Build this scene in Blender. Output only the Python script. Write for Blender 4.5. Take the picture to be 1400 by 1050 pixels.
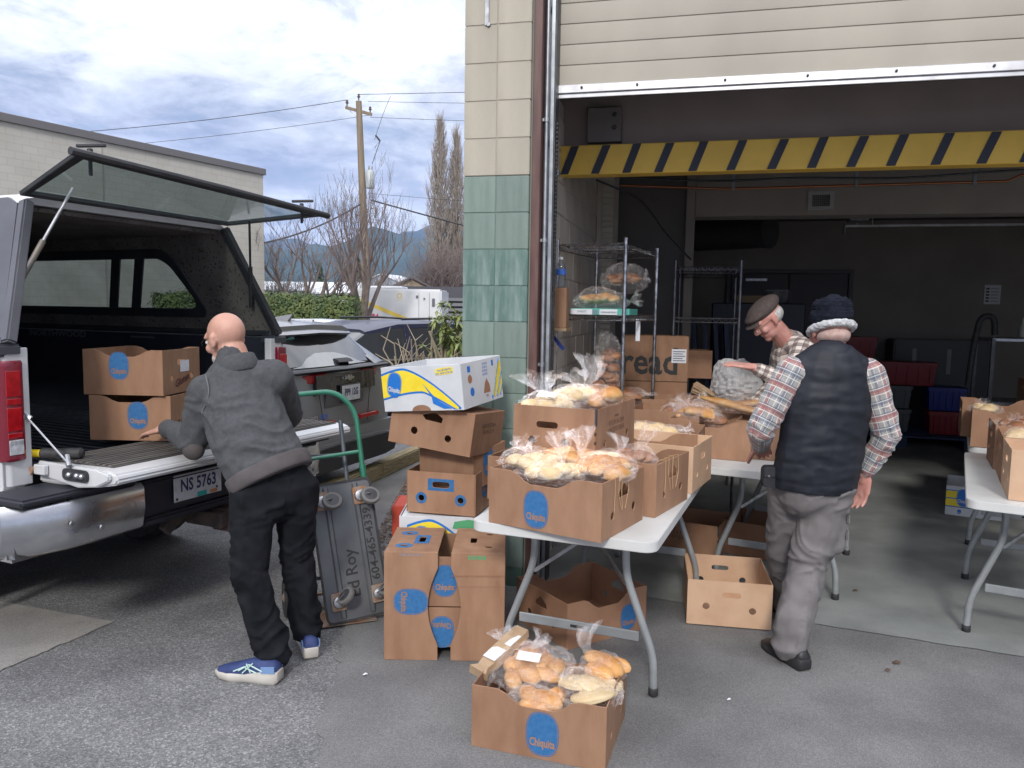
import bpy, bmesh, math, random
from mathutils import Vector, Matrix, Euler, noise
from mathutils.geometry import tessellate_polygon
R_ = math.radians
random.seed(7)
scene = bpy.context.scene
COL = scene.collection
for o in list(bpy.data.objects): bpy.data.objects.remove(o)

# ---------------------------------------------------------------- camera
cam_d = bpy.data.cameras.new('camera'); cam = bpy.data.objects.new('camera', cam_d); COL.objects.link(cam)
scene.camera = cam
cam_d.sensor_fit = 'HORIZONTAL'; cam_d.sensor_width = 36.0; cam_d.lens = 27.03
cam_d.clip_start = 0.05; cam_d.clip_end = 20000
_p, _r = R_(5.4), R_(0.9)
_f = Vector((0, math.cos(_p), -math.sin(_p))); _x0 = Vector((1, 0, 0)); _u0 = _x0.cross(_f)
_X = _x0 * math.cos(_r) + _u0 * math.sin(_r); _U = -_x0 * math.sin(_r) + _u0 * math.cos(_r)
cam.matrix_world = Matrix(((_X.x, _U.x, -_f.x, 0), (_X.y, _U.y, -_f.y, 0), (_X.z, _U.z, -_f.z, 1.6), (0, 0, 0, 1)))

# ---------------------------------------------------------------- sky and sun
SUN_EL, SUN_AZ = R_(33), R_(190)          # azimuth measured clockwise from +Y: behind the camera, a little to its left
world = bpy.data.worlds.new('World'); scene.world = world; world.use_nodes = True
wn = world.node_tree.nodes; wl = world.node_tree.links; wn.clear()
def W(t, **k):
    n = wn.new(t)
    for a, b in k.items(): setattr(n, a, b)
    return n
out = W('ShaderNodeOutputWorld'); bg = W('ShaderNodeBackground'); bg.inputs['Strength'].default_value = 0.1
wl.new(bg.outputs[0], out.inputs[0])
sky = W('ShaderNodeTexSky', sky_type='NISHITA', sun_disc=False, sun_elevation=SUN_EL, sun_rotation=SUN_AZ)
sky.air_density = 1.2; sky.dust_density = 1.5
tc = W('ShaderNodeTexCoord'); sep = W('ShaderNodeSeparateXYZ'); wl.new(tc.outputs['Generated'], sep.inputs[0])
def wm(op, a, b=None, c=None, clamp=False):
    n = W('ShaderNodeMath', operation=op); n.use_clamp = clamp
    for i, v in enumerate((a, b, c)):
        if v is None: continue
        if isinstance(v, (int, float)): n.inputs[i].default_value = v
        else: wl.new(v, n.inputs[i])
    return n.outputs[0]
# flatten the direction on a cloud deck: (x, y) / (z + .12)
zc = wm('MAXIMUM', sep.outputs[2], 0.0); den = wm('ADD', zc, 0.16)
cx = wm('DIVIDE', sep.outputs[0], den); cy = wm('DIVIDE', sep.outputs[1], den)
cmb = W('ShaderNodeCombineXYZ'); wl.new(cx, cmb.inputs[0]); wl.new(cy, cmb.inputs[1]); cmb.inputs[2].default_value = 3.7
def wnoise(scale, detail, rough, dist=0.0, src=None):
    n = W('ShaderNodeTexNoise'); n.inputs['Scale'].default_value = scale; n.inputs['Detail'].default_value = detail
    n.inputs['Roughness'].default_value = rough; n.inputs['Distortion'].default_value = dist
    wl.new(src or cmb.outputs[0], n.inputs['Vector']); return n.outputs['Fac']
n1 = wnoise(1.15, 7, 0.62, 0.25); n2 = wnoise(3.2, 6, 0.66, 0.3); 
dirn = W('ShaderNodeVectorMath', operation='MULTIPLY'); wl.new(tc.outputs['Generated'], dirn.inputs[0]); dirn.inputs[1].default_value = (3.4, 3.4, 6.0)
n3 = wnoise(1.6, 6, 0.6, 0.35, dirn.outputs[0])
# cloud shade: bands by elevation, broken up by noise
zz = wm('ADD', sep.outputs[2], wm('MULTIPLY', wm('SUBTRACT', n3, 0.5), 0.16))
band = W('ShaderNodeValToRGB'); wl.new(wm('MULTIPLY', zz, 2.0, clamp=True), band.inputs[0])
el = band.color_ramp.elements
el[0].position = 0.0; el[0].color = (3.8, 4.4, 5.8, 1)
el[1].position = 1.0; el[1].color = (6.5, 6.6, 7.0, 1)
for p, c in ((0.24, (4.2, 4.7, 6.0, 1)), (0.31, (4.9, 5.2, 6.3, 1)), (0.39, (2.5, 2.9, 4.1, 1)), (0.48, (2.5, 2.9, 3.9, 1)), (0.57, (5.2, 5.3, 6.0, 1)), (0.64, (3.9, 4.0, 4.9, 1)), (0.76, (4.3, 4.4, 5.2, 1))):
    e = el.new(p); e.color = c
puff = W('ShaderNodeValToRGB'); wl.new(wm('ADD', wm('MULTIPLY', n1, 0.6), wm('MULTIPLY', n2, 0.4)), puff.inputs[0])
pe = puff.color_ramp.elements; pe[0].position = 0.42; pe[0].color = (0.72, 0.73, 0.79, 1); pe[1].position = 0.58; pe[1].color = (1.40, 1.38, 1.34, 1)
cl = W('ShaderNodeMix', data_type='RGBA', blend_type='MULTIPLY'); cl.inputs['Factor'].default_value = 1.0
wl.new(band.outputs[0], cl.inputs['A']); wl.new(puff.outputs[0], cl.inputs['B'])
# thin bright break in the clouds where the photograph has it (upper middle)
def lobe(d, k, amp):
    v = Vector(d).normalized(); n = W('ShaderNodeVectorMath', operation='DOT_PRODUCT'); wl.new(tc.outputs['Generated'], n.inputs[0]); n.inputs[1].default_value = v
    return wm('MULTIPLY', wm('POWER', wm('MAXIMUM', n.outputs['Value'], 0.0), k), amp)
br = wm('ADD', lobe((-0.18, 1, 0.315), 90, 1.0), wm('ADD', lobe((-0.56, 1, 0.40), 90, 0.9), lobe((0.6, 1, 0.55), 12, 0.8)))
brn = wm('MULTIPLY', br, wm('MULTIPLY', wm('SUBTRACT', wm('ADD', n2, wm('MULTIPLY', n1, 0.6)), 0.45, clamp=True), 2.6), clamp=True)
mx = W('ShaderNodeMix', data_type='RGBA'); wl.new(brn, mx.inputs['Factor']); wl.new(cl.outputs['Result'], mx.inputs['A']); mx.inputs['B'].default_value = (11.0, 11.2, 11.6, 1)
# a little true blue shows between the clouds
gap = W('ShaderNodeMix', data_type='RGBA'); wl.new(wm('MULTIPLY', wm('SUBTRACT', 0.46, n2, clamp=True), 2.0, clamp=True), gap.inputs['Factor'])
wl.new(mx.outputs['Result'], gap.inputs['A']); wl.new(sky.outputs[0], gap.inputs['B'])
# an overcast sky brightens towards the zenith
lift = wm('ADD', 1.0, wm('MULTIPLY', wm('SUBTRACT', sep.outputs[2], 0.42, clamp=True), 3.2))
lf = W('ShaderNodeVectorMath', operation='SCALE'); wl.new(gap.outputs['Result'], lf.inputs[0]); wl.new(lift, lf.inputs['Scale'])
wl.new(lf.outputs[0], bg.inputs['Color'])

sun_d = bpy.data.lights.new('sun', 'SUN'); sun = bpy.data.objects.new('sun', sun_d); COL.objects.link(sun)
sun_d.energy = 1.5; sun_d.angle = R_(9.0); sun_d.color = (1.0, 0.955, 0.89)
_sd = Vector((math.sin(SUN_AZ) * math.cos(SUN_EL), math.cos(SUN_AZ) * math.cos(SUN_EL), math.sin(SUN_EL)))   # towards the sun
sun.rotation_euler = _sd.to_track_quat('Z', 'Y').to_euler(); sun.location = (0, -20, 30)
vs = scene.view_settings; vs.view_transform = 'Standard'; vs.look = 'None'; vs.exposure = 0.55; vs.gamma = 1.0; vs.use_curve_mapping = False
scene.cycles.max_bounces = 8; scene.cycles.transparent_max_bounces = 24; scene.cycles.use_denoising = True

# ---------------------------------------------------------------- materials
MATS = {}
def mat(name, col, rough=0.6, metal=0.0, col2=None, scale=8.0, detail=5.0, lo=0.35, hi=0.65, bump=0.0, bscale=60.0, bdist=0.004, alpha=None,
        rand=0.0, spec=0.5, coat=0.0, stretch=None, trans=0.0, speck=None, coord='Object', sheen=0.0, rough2=None):
    if name in MATS: return MATS[name]
    m = bpy.data.materials.new(name); m.use_nodes = True; nt = m.node_tree; N = nt.nodes; L = nt.links; b = N['Principled BSDF']
    b.inputs['Base Color'].default_value = (*col, 1); b.inputs['Roughness'].default_value = rough; b.inputs['Metallic'].default_value = metal
    b.inputs['Specular IOR Level'].default_value = spec; b.inputs['Coat Weight'].default_value = coat; b.inputs['Transmission Weight'].default_value = trans
    b.inputs['Sheen Weight'].default_value = sheen
    if alpha is not None: b.inputs['Alpha'].default_value = alpha
    t = N.new('ShaderNodeTexCoord'); vec = t.outputs[coord]
    if stretch:
        mp = N.new('ShaderNodeMapping'); L.new(vec, mp.inputs[0]); mp.inputs['Scale'].default_value = stretch; vec = mp.outputs[0]
    cout = None
    if col2:
        nz = N.new('ShaderNodeTexNoise'); nz.inputs['Scale'].default_value = scale; nz.inputs['Detail'].default_value = detail; L.new(vec, nz.inputs['Vector'])
        rp = N.new('ShaderNodeValToRGB'); rp.color_ramp.elements[0].position = lo; rp.color_ramp.elements[1].position = hi
        rp.color_ramp.elements[0].color = (*col, 1); rp.color_ramp.elements[1].color = (*col2, 1); L.new(nz.outputs['Fac'], rp.inputs[0]); cout = rp.outputs[0]
        if rough2 is not None:
            mr = N.new('ShaderNodeMapRange'); L.new(nz.outputs['Fac'], mr.inputs[0]); mr.inputs[1].default_value = lo; mr.inputs[2].default_value = hi
            mr.inputs[3].default_value = rough; mr.inputs[4].default_value = rough2; L.new(mr.outputs[0], b.inputs['Roughness'])
    if speck:   # (colour, scale, amount)
        sc, ss, sa = speck
        v = N.new('ShaderNodeTexNoise'); v.inputs['Scale'].default_value = ss; v.inputs['Detail'].default_value = 2; L.new(t.outputs[coord], v.inputs['Vector'])
        r2 = N.new('ShaderNodeValToRGB'); r2.color_ramp.elements[0].position = 1 - sa; r2.color_ramp.elements[1].position = min(1.0, 1.04 - sa); L.new(v.outputs['Fac'], r2.inputs[0])
        mx_ = N.new('ShaderNodeMix'); mx_.data_type = 'RGBA'; L.new(r2.outputs[0], mx_.inputs['Factor'])
        if cout: L.new(cout, mx_.inputs['A'])
        else: mx_.inputs['A'].default_value = (*col, 1)
        mx_.inputs['B'].default_value = (*sc, 1); cout = mx_.outputs['Result']
    if rand:
        oi = N.new('ShaderNodeObjectInfo'); mr = N.new('ShaderNodeMapRange'); L.new(oi.outputs['Random'], mr.inputs[0]); mr.inputs[3].default_value = 1 - rand; mr.inputs[4].default_value = 1 + rand
        hs = N.new('ShaderNodeHueSaturation'); L.new(mr.outputs[0], hs.inputs['Value'])
        if cout: L.new(cout, hs.inputs['Color'])
        else: hs.inputs['Color'].default_value = (*col, 1)
        cout = hs.outputs[0]
    if cout: L.new(cout, b.inputs['Base Color'])
    if bump:
        nb = N.new('ShaderNodeTexNoise'); nb.inputs['Scale'].default_value = bscale; nb.inputs['Detail'].default_value = 4; L.new(vec, nb.inputs['Vector'])
        bp = N.new('ShaderNodeBump'); bp.inputs['Strength'].default_value = bump; bp.inputs['Distance'].default_value = bdist; L.new(nb.outputs['Fac'], bp.inputs['Height']); L.new(bp.outputs[0], b.inputs['Normal'])
    MATS[name] = m; return m

CARD = mat('cardboard', (0.245, 0.130, 0.075), 0.8, col2=(0.325, 0.185, 0.112), scale=11, detail=8, stretch=(1, 1, .35), bump=0.35, bscale=60, rand=0.12, speck=((0.30, 0.17, 0.10), 260, 0.36))
CARDP = mat('pale_cardboard', (0.50, 0.32, 0.205), 0.8, col2=(0.57, 0.38, 0.25), scale=7, bump=0.2, bscale=45, rand=0.05)
CARDD = mat('dark_cardboard', (0.25, 0.13, 0.075), 0.8, col2=(0.30, 0.165, 0.10), scale=8, bump=0.25, bscale=45, rand=0.08)
WCARD = mat('white_coated_cardboard', (0.62, 0.64, 0.66), 0.45, col2=(0.55, 0.57, 0.60), scale=7, bump=0.1, bscale=30)
BLUE = mat('blue_ink', (0.018, 0.115, 0.30), 0.7, col2=(0.035, 0.15, 0.34), scale=60)
BLUEG = mat('glossy_blue_ink', (0.02, 0.17, 0.56), 0.4)
YEL = mat('yellow_ink', (0.80, 0.62, 0.03), 0.4, col2=(0.86, 0.68, 0.05), scale=20)
INK = mat('brown_ink', (0.10, 0.055, 0.035), 0.8); BLK = mat('black_ink', (0.02, 0.02, 0.022), 0.6)
GRN_INK = mat('green_ink', (0.08, 0.33, 0.15), 0.6); REDC = mat('red_cardboard', (0.45, 0.055, 0.03), 0.7)
PAPER = mat('white_paper', (0.72, 0.73, 0.76), 0.7, col2=(0.60, 0.61, 0.66), scale=70, bump=0.2, bscale=40)
HDPE = mat('white_moulded_plastic', (0.60, 0.61, 0.60), 0.45, col2=(0.52, 0.525, 0.515), scale=4, bump=0.15, bscale=160, bdist=0.001)
STEELP = mat('grey_painted_steel', (0.26, 0.28, 0.29), 0.4, metal=0.3, col2=(0.33, 0.35, 0.36), scale=12)
BLKRUB = mat('black_rubber', (0.018, 0.018, 0.02), 0.65, col2=(0.035, 0.035, 0.036), scale=30)
CHROME = mat('chrome', (0.72, 0.73, 0.75), 0.14, metal=1.0, col2=(0.50, 0.51, 0.53), scale=5, rough2=0.3, bump=0.1, bscale=10)
ZINC = mat('zinc_plated_steel', (0.50, 0.51, 0.53), 0.35, metal=0.9, col2=(0.33, 0.34, 0.36), scale=25)

# ---------------------------------------------------------------- mesh helpers
def tag(o, label=None, cat=None, group=None, kind=None):
    if label: o['label'] = label
    if cat: o['category'] = cat
    if group: o['group'] = group
    if kind: o['kind'] = kind
    return o
def empty(name, loc=(0, 0, 0), rz=0.0, label=None, cat=None, group=None, rot=None):
    o = bpy.data.objects.new(name, None); COL.objects.link(o); o.location = loc; o.rotation_euler = rot or (0, 0, rz); o.empty_display_size = 0.05
    return tag(o, label, cat, group)
def link(name, me, parent=None, loc=None, rot=None, scale=None, label=None):
    o = bpy.data.objects.new(name, me); COL.objects.link(o)
    if parent: o.parent = parent
    if loc is not None: o.location = loc
    if rot is not None: o.rotation_euler = rot
    if scale is not None: o.scale = scale
    if label: o['label'] = label
    return o
def copy_tree(o, parent=None):
    c = o.copy(); COL.objects.link(c); c.parent = parent
    for ch in list(o.children): copy_tree(ch, c)
    return c
_TXT = {}
def text_geo(s, size, bold=0.0, align='CENTER'):
    k = (s, size, bold, align)
    if k not in _TXT:
        cu = bpy.data.curves.new('t', 'FONT'); cu.body = s; cu.size = size; cu.offset = bold; cu.align_x = align; cu.align_y = 'CENTER'; cu.resolution_u = 2
        o = bpy.data.objects.new('t', cu); COL.objects.link(o); dg = bpy.context.evaluated_depsgraph_get(); me = bpy.data.meshes.new_from_object(o.evaluated_get(dg))
        _TXT[k] = ([tuple(v.co) for v in me.vertices], [tuple(p.vertices) for p in me.polygons])
        bpy.data.objects.remove(o); bpy.data.curves.remove(cu); bpy.data.meshes.remove(me)
    return _TXT[k]
def basis(d):
    d = Vector(d).normalized(); a = Vector((0, 0, 1)) if abs(d.z) < 0.92 else Vector((1, 0, 0))
    x = a.cross(d).normalized(); return x, d.cross(x)
class MB:
    def __init__(s): s.v = []; s.f = []; s.m = []; s.mi = 0; s.T = None
    def add(s, vs, fs):
        b = len(s.v)
        s.v += [tuple(s.T @ Vector(v)) for v in vs] if s.T is not None else [tuple(v) for v in vs]
        s.f += [tuple(i + b for i in f) for f in fs]; s.m += [s.mi] * len(fs); return s
    def box(s, x0, x1, y0, y1, z0, z1):
        return s.add([(x0, y0, z0), (x1, y0, z0), (x1, y1, z0), (x0, y1, z0), (x0, y0, z1), (x1, y0, z1), (x1, y1, z1), (x0, y1, z1)],
                     [(0, 3, 2, 1), (4, 5, 6, 7), (0, 1, 5, 4), (1, 2, 6, 5), (2, 3, 7, 6), (3, 0, 4, 7)])
    def hexa(s, p): return s.add(p, [(0, 3, 2, 1), (4, 5, 6, 7), (0, 1, 5, 4), (1, 2, 6, 5), (2, 3, 7, 6), (3, 0, 4, 7)])
    def bar(s, a, b, w, h, up=(0, 0, 1)):
        a, b = Vector(a), Vector(b); d = (b - a).normalized(); x = Vector(up).cross(d)
        if x.length < 1e-4: x = Vector((1, 0, 0)).cross(d)
        x.normalize(); y = d.cross(x); w /= 2; h /= 2
        return s.hexa([a - x*w - y*h, a + x*w - y*h, a + x*w + y*h, a - x*w + y*h, b - x*w - y*h, b + x*w - y*h, b + x*w + y*h, b - x*w + y*h])
    def tube(s, pts, r, n=10, caps=True, closed=False):
        P = [Vector(p) for p in pts]; k = len(P); rr = r if isinstance(r, (list, tuple)) else [r] * k; vs = []; x = None
        for i in range(k):
            d = (P[(i+1) % k] - P[i-1]) if closed else (P[min(i+1, k-1)] - P[max(i-1, 0)])
            if d.length < 1e-9: d = Vector((0, 0, 1))
            d.normalize()
            if x is None: x, _ = basis(d)
            x = (x - d * x.dot(d)); x = x.normalized() if x.length > 1e-6 else basis(d)[0]; y = d.cross(x)
            for j in range(n):
                a = 2 * math.pi * j / n; vs.append(P[i] + (x * math.cos(a) + y * math.sin(a)) * rr[i])
        fs = [(i*n + j, i*n + (j+1) % n, (i+1) % k * n + (j+1) % n, (i+1) % k * n + j) for i in range(k if closed else k-1) for j in range(n)]
        if caps and not closed: fs += [tuple(range(n))[::-1], tuple((k-1)*n + j for j in range(n))]
        return s.add(vs, fs)
    def lathe(s, prof, n=24, c=(0, 0, 0), axis=(0, 0, 1)):
        x, y = basis(axis); z = Vector(axis).normalized(); c = Vector(c); k = len(prof)
        vs = [c + (x * math.cos(2*math.pi*j/n) + y * math.sin(2*math.pi*j/n)) * r + z * h for r, h in prof for j in range(n)]
        fs = [(i*n + j, i*n + (j+1) % n, (i+1)*n + (j+1) % n, (i+1)*n + j) for i in range(k-1) for j in range(n)]
        if prof[0][0] > 1e-6: fs.append(tuple(range(n))[::-1])
        if prof[-1][0] > 1e-6: fs.append(tuple((k-1)*n + j for j in range(n)))
        return s.add(vs, fs)
    def ell(s, c, r, n=16, m=10, rot=None):
        c = Vector(c); vs = []; q = rot.to_matrix() if rot is not None else None
        for i in range(m+1):
            t = math.pi * i / m
            for j in range(n):
                a = 2*math.pi*j/n; p = Vector((r[0]*math.sin(t)*math.cos(a), r[1]*math.sin(t)*math.sin(a), r[2]*math.cos(t)))
                vs.append(c + (q @ p if q is not None else p))
        return s.add(vs, [(i*n+j, (i+1)*n+j, (i+1)*n+(j+1) % n, i*n+(j+1) % n) for i in range(m) for j in range(n)])
    def plate(s, outl, holes, t, F):
        """outline and holes are 2D; F maps (u, v, w) to 3D; w runs 0..t"""
        loops = [outl] + list(holes); tri = tessellate_polygon([[Vector((p[0], p[1], 0)) for p in l] for l in loops])
        flat = [p for l in loops for p in l]; n = len(flat); vs = [F(p[0], p[1], 0) for p in flat] + [F(p[0], p[1], t) for p in flat]
        fs = [tuple(q) for q in tri] + [tuple(i + n for i in reversed(q)) for q in tri]; b = 0
        for l in loops:
            k = len(l); fs += [(b+i, b+(i+1) % k, b+(i+1) % k+n, b+i+n) for i in range(k)]; b += k
        return s.add(vs, fs)
    def flat(s, outl, F, holes=()):
        loops = [outl] + list(holes); tri = tessellate_polygon([[Vector((p[0], p[1], 0)) for p in l] for l in loops])
        flat = [p for l in loops for p in l]; return s.add([F(p[0], p[1], 0) for p in flat], [tuple(q) for q in tri])
    def text(s, t, size, F, bold=0.0, sx=1.0, align='CENTER'):
        vs, fs = text_geo(t, size, bold, align); return s.add([F(v[0]*sx, v[1], 0) for v in vs], fs)
    def loft(s, secs, close=True, caps=True):
        n = len(secs[0]); k = len(secs); vs = [p for sec in secs for p in sec]
        fs = [(i*n+j, i*n+(j+1) % n, (i+1)*n+(j+1) % n, (i+1)*n+j) for i in range(k-1) for j in range(n if close else n-1)]
        if caps and close: fs += [tuple(range(n))[::-1], tuple((k-1)*n+j for j in range(n))]
        return s.add(vs, fs)
    def mesh(s, name, mats, smooth=False, bevel=0.0, angle=35, seg=1, weld=False):
        me = bpy.data.meshes.new(name); me.from_pydata(s.v, [], s.f)
        for m in (mats if isinstance(mats, (list, tuple)) else [mats] if mats else []): me.materials.append(m)
        for p, i in zip(me.polygons, s.m): p.material_index = i
        bm = bmesh.new(); bm.from_mesh(me)
        if weld: bmesh.ops.remove_doubles(bm, verts=bm.verts, dist=1e-5)
        bmesh.ops.recalc_face_normals(bm, faces=bm.faces)
        if bevel:
            es = [e for e in bm.edges if e.is_manifold and e.calc_face_angle(0) > R_(angle)]
            bmesh.ops.bevel(bm, geom=es, offset=bevel, segments=seg, affect='EDGES', clamp_overlap=True)
        if smooth:
            for f in bm.faces: f.smooth = True
            for e in bm.edges:
                if e.is_manifold and e.calc_face_angle(0) > R_(angle): e.smooth = False
        bm.to_mesh(me); bm.free(); return me
    def build(s, name, mats, parent=None, smooth=False, bevel=0.0, angle=35, seg=1, weld=False, loc=None, rot=None, label=None):
        return link(name, s.mesh(name, mats, smooth, bevel, angle, seg, weld), parent, loc, rot, label=label)
def build_each(mb, name, mats, parent=None, **k):
    par = list(range(len(mb.v)))
    def fd(a):
        while par[a] != a: par[a] = par[par[a]]; a = par[a]
        return a
    for f in mb.f:
        for i in f[1:]: par[fd(i)] = fd(f[0])
    gs = {}
    for f, m in zip(mb.f, mb.m): gs.setdefault(fd(f[0]), []).append((f, m))
    out = []
    for fs in gs.values():
        n = MB(); mp = {}
        for f, m in fs:
            for i in f:
                if i not in mp: mp[i] = len(n.v); n.v.append(mb.v[i])
            n.f.append(tuple(mp[i] for i in f)); n.m.append(m)
        out.append(n.build(name, mats, parent, **k))
    return out
def rrect(w, h, r, n=4, cx=0.0, cy=0.0):
    pts = []
    for sx, sy, a0 in ((1, 1, 0), (-1, 1, 90), (-1, -1, 180), (1, -1, 270)):
        for i in range(n+1):
            a = R_(a0 + 90*i/n); pts.append((cx + sx*(w/2-r) + r*math.cos(a), cy + sy*(h/2-r) + r*math.sin(a)))
    return pts
def oval(w, h, n=20, e=2.6, cx=0.0, cy=0.0):
    return [(cx + w/2*math.copysign(abs(math.cos(a))**(2/e), math.cos(a)), cy + h/2*math.copysign(abs(math.sin(a))**(2/e), math.sin(a))) for a in [2*math.pi*i/n for i in range(n)]]
def circ(r, cx=0.0, cy=0.0, n=14, sx=1.0): return [(cx + sx*r*math.cos(2*math.pi*i/n), cy + r*math.sin(2*math.pi*i/n)) for i in range(n)]
def smooth_path(pts, n=6):
    P = [Vector(p) for p in pts]; o = []
    for i in range(len(P)-1):
        a, b, c, d = P[max(i-1, 0)], P[i], P[i+1], P[min(i+2, len(P)-1)]
        for k in range(n):
            t = k/n; o.append(0.5*((2*b) + (c-a)*t + (2*a-5*b+4*c-d)*t*t + (3*b-a-3*c+d)*t**3))
    return o + [P[-1]]
def fillet(pts, r=0.04, n=4):
    P = [Vector(p) for p in pts]; o = [P[0]]
    for i in range(1, len(P)-1):
        a = P[i] + (P[i-1]-P[i]).normalized()*min(r, (P[i-1]-P[i]).length*0.45); b = P[i] + (P[i+1]-P[i]).normalized()*min(r, (P[i+1]-P[i]).length*0.45)
        for k in range(n+1):
            t = k/n; o.append(a*(1-t)**2 + P[i]*2*t*(1-t) + b*t*t)
    return o + [P[-1]]
# ================================================================ the setting
def ground_mat(name, c1, c2, cs, speck, bump, sscale=190, patch=(0.9, 0.25)):
    m = mat(name, c1, 0.88, col2=c2, scale=patch[0], detail=8, lo=0.3, hi=0.7)
    nt = m.node_tree; N, L = nt.nodes, nt.links; b = N['Principled BSDF']; src = b.inputs['Base Color'].links[0].from_socket; t = N.new('ShaderNodeTexCoord')
    v = N.new('ShaderNodeTexVoronoi'); v.inputs['Scale'].default_value = sscale; L.new(t.outputs['Object'], v.inputs['Vector'])
    r = N.new('ShaderNodeValToRGB'); r.color_ramp.interpolation = 'LINEAR'
    sp = N.new('ShaderNodeSeparateColor'); L.new(v.outputs['Color'], sp.inputs[0]); L.new(sp.outputs[0], r.inputs[0])
    e = r.color_ramp.elements; e[0].position = 0; e[0].color = (0.45, 0.45, 0.46, 1); e[1].position = 1; e[1].color = (*[x for x in cs], 1)
    k = e.new(0.55); k.color = (0.95, 0.95, 0.95, 1); k = e.new(0.86); k.color = (1.35, 1.35, 1.34, 1)
    mx = N.new('ShaderNodeMix'); mx.data_type = 'RGBA'; mx.blend_type = 'MULTIPLY'; mx.inputs['Factor'].default_value = speck; L.new(src, mx.inputs['A']); L.new(r.outputs[0], mx.inputs['B'])
    n = N.new('ShaderNodeTexNoise'); n.inputs['Scale'].default_value = 2.3; n.inputs['Detail'].default_value = 6; L.new(t.outputs['Object'], n.inputs['Vector'])
    r3 = N.new('ShaderNodeValToRGB'); r3.color_ramp.elements[0].position = 0.36; r3.color_ramp.elements[0].color = (0.78, 0.78, 0.79, 1); r3.color_ramp.elements[1].position = 0.6; r3.color_ramp.elements[1].color = (1.06, 1.06, 1.06, 1); L.new(n.outputs['Fac'], r3.inputs[0])
    m2 = N.new('ShaderNodeMix'); m2.data_type = 'RGBA'; m2.blend_type = 'MULTIPLY'; m2.inputs['Factor'].default_value = 1; L.new(mx.outputs['Result'], m2.inputs['A']); L.new(r3.outputs[0], m2.inputs['B'])
    L.new(m2.outputs['Result'], b.inputs['Base Color'])
    bp = N.new('ShaderNodeBump'); bp.inputs['Strength'].default_value = bump; bp.inputs['Distance'].default_value = 0.004; L.new(v.outputs['Distance'], bp.inputs['Height']); L.new(bp.outputs[0], b.inputs['Normal'])
    return m
ASPH = ground_mat('rough_asphalt', (0.15, 0.152, 0.156), (0.185, 0.187, 0.19), (2.1, 2.1, 2.05), 0.75, 0.7, 150)
ASPH2 = ground_mat('smooth_asphalt', (0.15, 0.151, 0.152), (0.188, 0.188, 0.187), (1.7, 1.7, 1.65), 0.55, 0.35, 330)
SLAB = ground_mat('worn_grey_concrete', (0.20, 0.215, 0.208), (0.25, 0.262, 0.252), (1.15, 1.15, 1.15), 0.22, 0.12, 420, (2.6, 0.2))
PALE = ground_mat('pale_concrete', (0.25, 0.24, 0.225), (0.32, 0.31, 0.29), (1.4, 1.4, 1.4), 0.4, 0.3, 240)

def sheet(name, pts, z, m, kind='structure', t=None):
    mb = MB(); tri = tessellate_polygon([[Vector((p[0], p[1], 0)) for p in pts]]); mb.add([(p[0], p[1], z) for p in pts], [tuple(q) for q in tri])
    o = mb.build(name, m); me = o.data
    for p in me.polygons:
        if p.normal.z < 0: p.flip()
    return tag(o, kind=kind)
g = MB(); g.add([(-7000, -60, 0), (7000, -60, 0), (7000, 7000, 0), (-7000, 7000, 0)], [(0, 1, 2, 3)]); tag(g.build('ground', ASPH), kind='structure')
# the smoother paving that runs along the building, its edge wandering like a paver's joint
edge = [(-0.74, 4.6), (-0.84, 4.1), (-0.83, 3.7), (-0.76, 3.3), (-0.74, 2.9), (-0.64, 2.5), (-0.56, 2.1), (-0.4, 1.5), (-0.2, -3)]
rg = random.Random(3); ed2 = []
for i in range(len(edge)-1):
    for k in range(9):
        t = k/9; ed2.append((edge[i][0]*(1-t)+edge[i+1][0]*t + rg.uniform(-.022, .022), edge[i][1]*(1-t)+edge[i+1][1]*t))
ed2.append(edge[-1])
sheet('pavement', ed2 + [(9, -3), (9, 4.5), (2, 4.6)], 0.004, ASPH2)
sheet('path', [(-1.66, 5.9), (-1.25, 5.2), (-0.86, 4.9), (-0.62, 4.6), (0.2, 4.6), (0.4, 7.5), (0.6, 12), (-0.55, 12), (-1.13, 8.1)], 0.0045, ASPH2)

# concrete floor of the garage; a ragged front edge
fe = [(0.25-0.5, 4.62), (0.705, 4.236), (2.448, 3.511), (4.6, 2.62), (9, 0.8)]; fe2 = []
for i in range(len(fe)-1):
    for k in range(30):
        t = k/30; fe2.append((fe[i][0]*(1-t)+fe[i+1][0]*t, fe[i][1]*(1-t)+fe[i+1][1]*t + rg.uniform(-.006, .006)))
sheet('floor', fe2 + [(12, 8), (10, 14), (2.5, 14.5), (-0.3, 6)], 0.0085, SLAB)
pb = [(-2.0, 3.76), (-2.12, 3.45), (-2.23, 3.18), (-2.6, 2.6), (-4, 2.0), (-4.6, 3.4), (-3.2, 4.2), (-2.74, 4.01)]
pb2 = []
for i in range(len(pb)):
    a, b_ = pb[i], pb[(i+1) % len(pb)]
    for k in range(10):
        t = k/10; pb2.append((a[0]*(1-t)+b_[0]*t + rg.uniform(-.008, .008), a[1]*(1-t)+b_[1]*t + rg.uniform(-.008, .008)))
tag(sheet('pale_concrete_patch', pb2, 0.0042, PALE), kind='structure')

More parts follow.
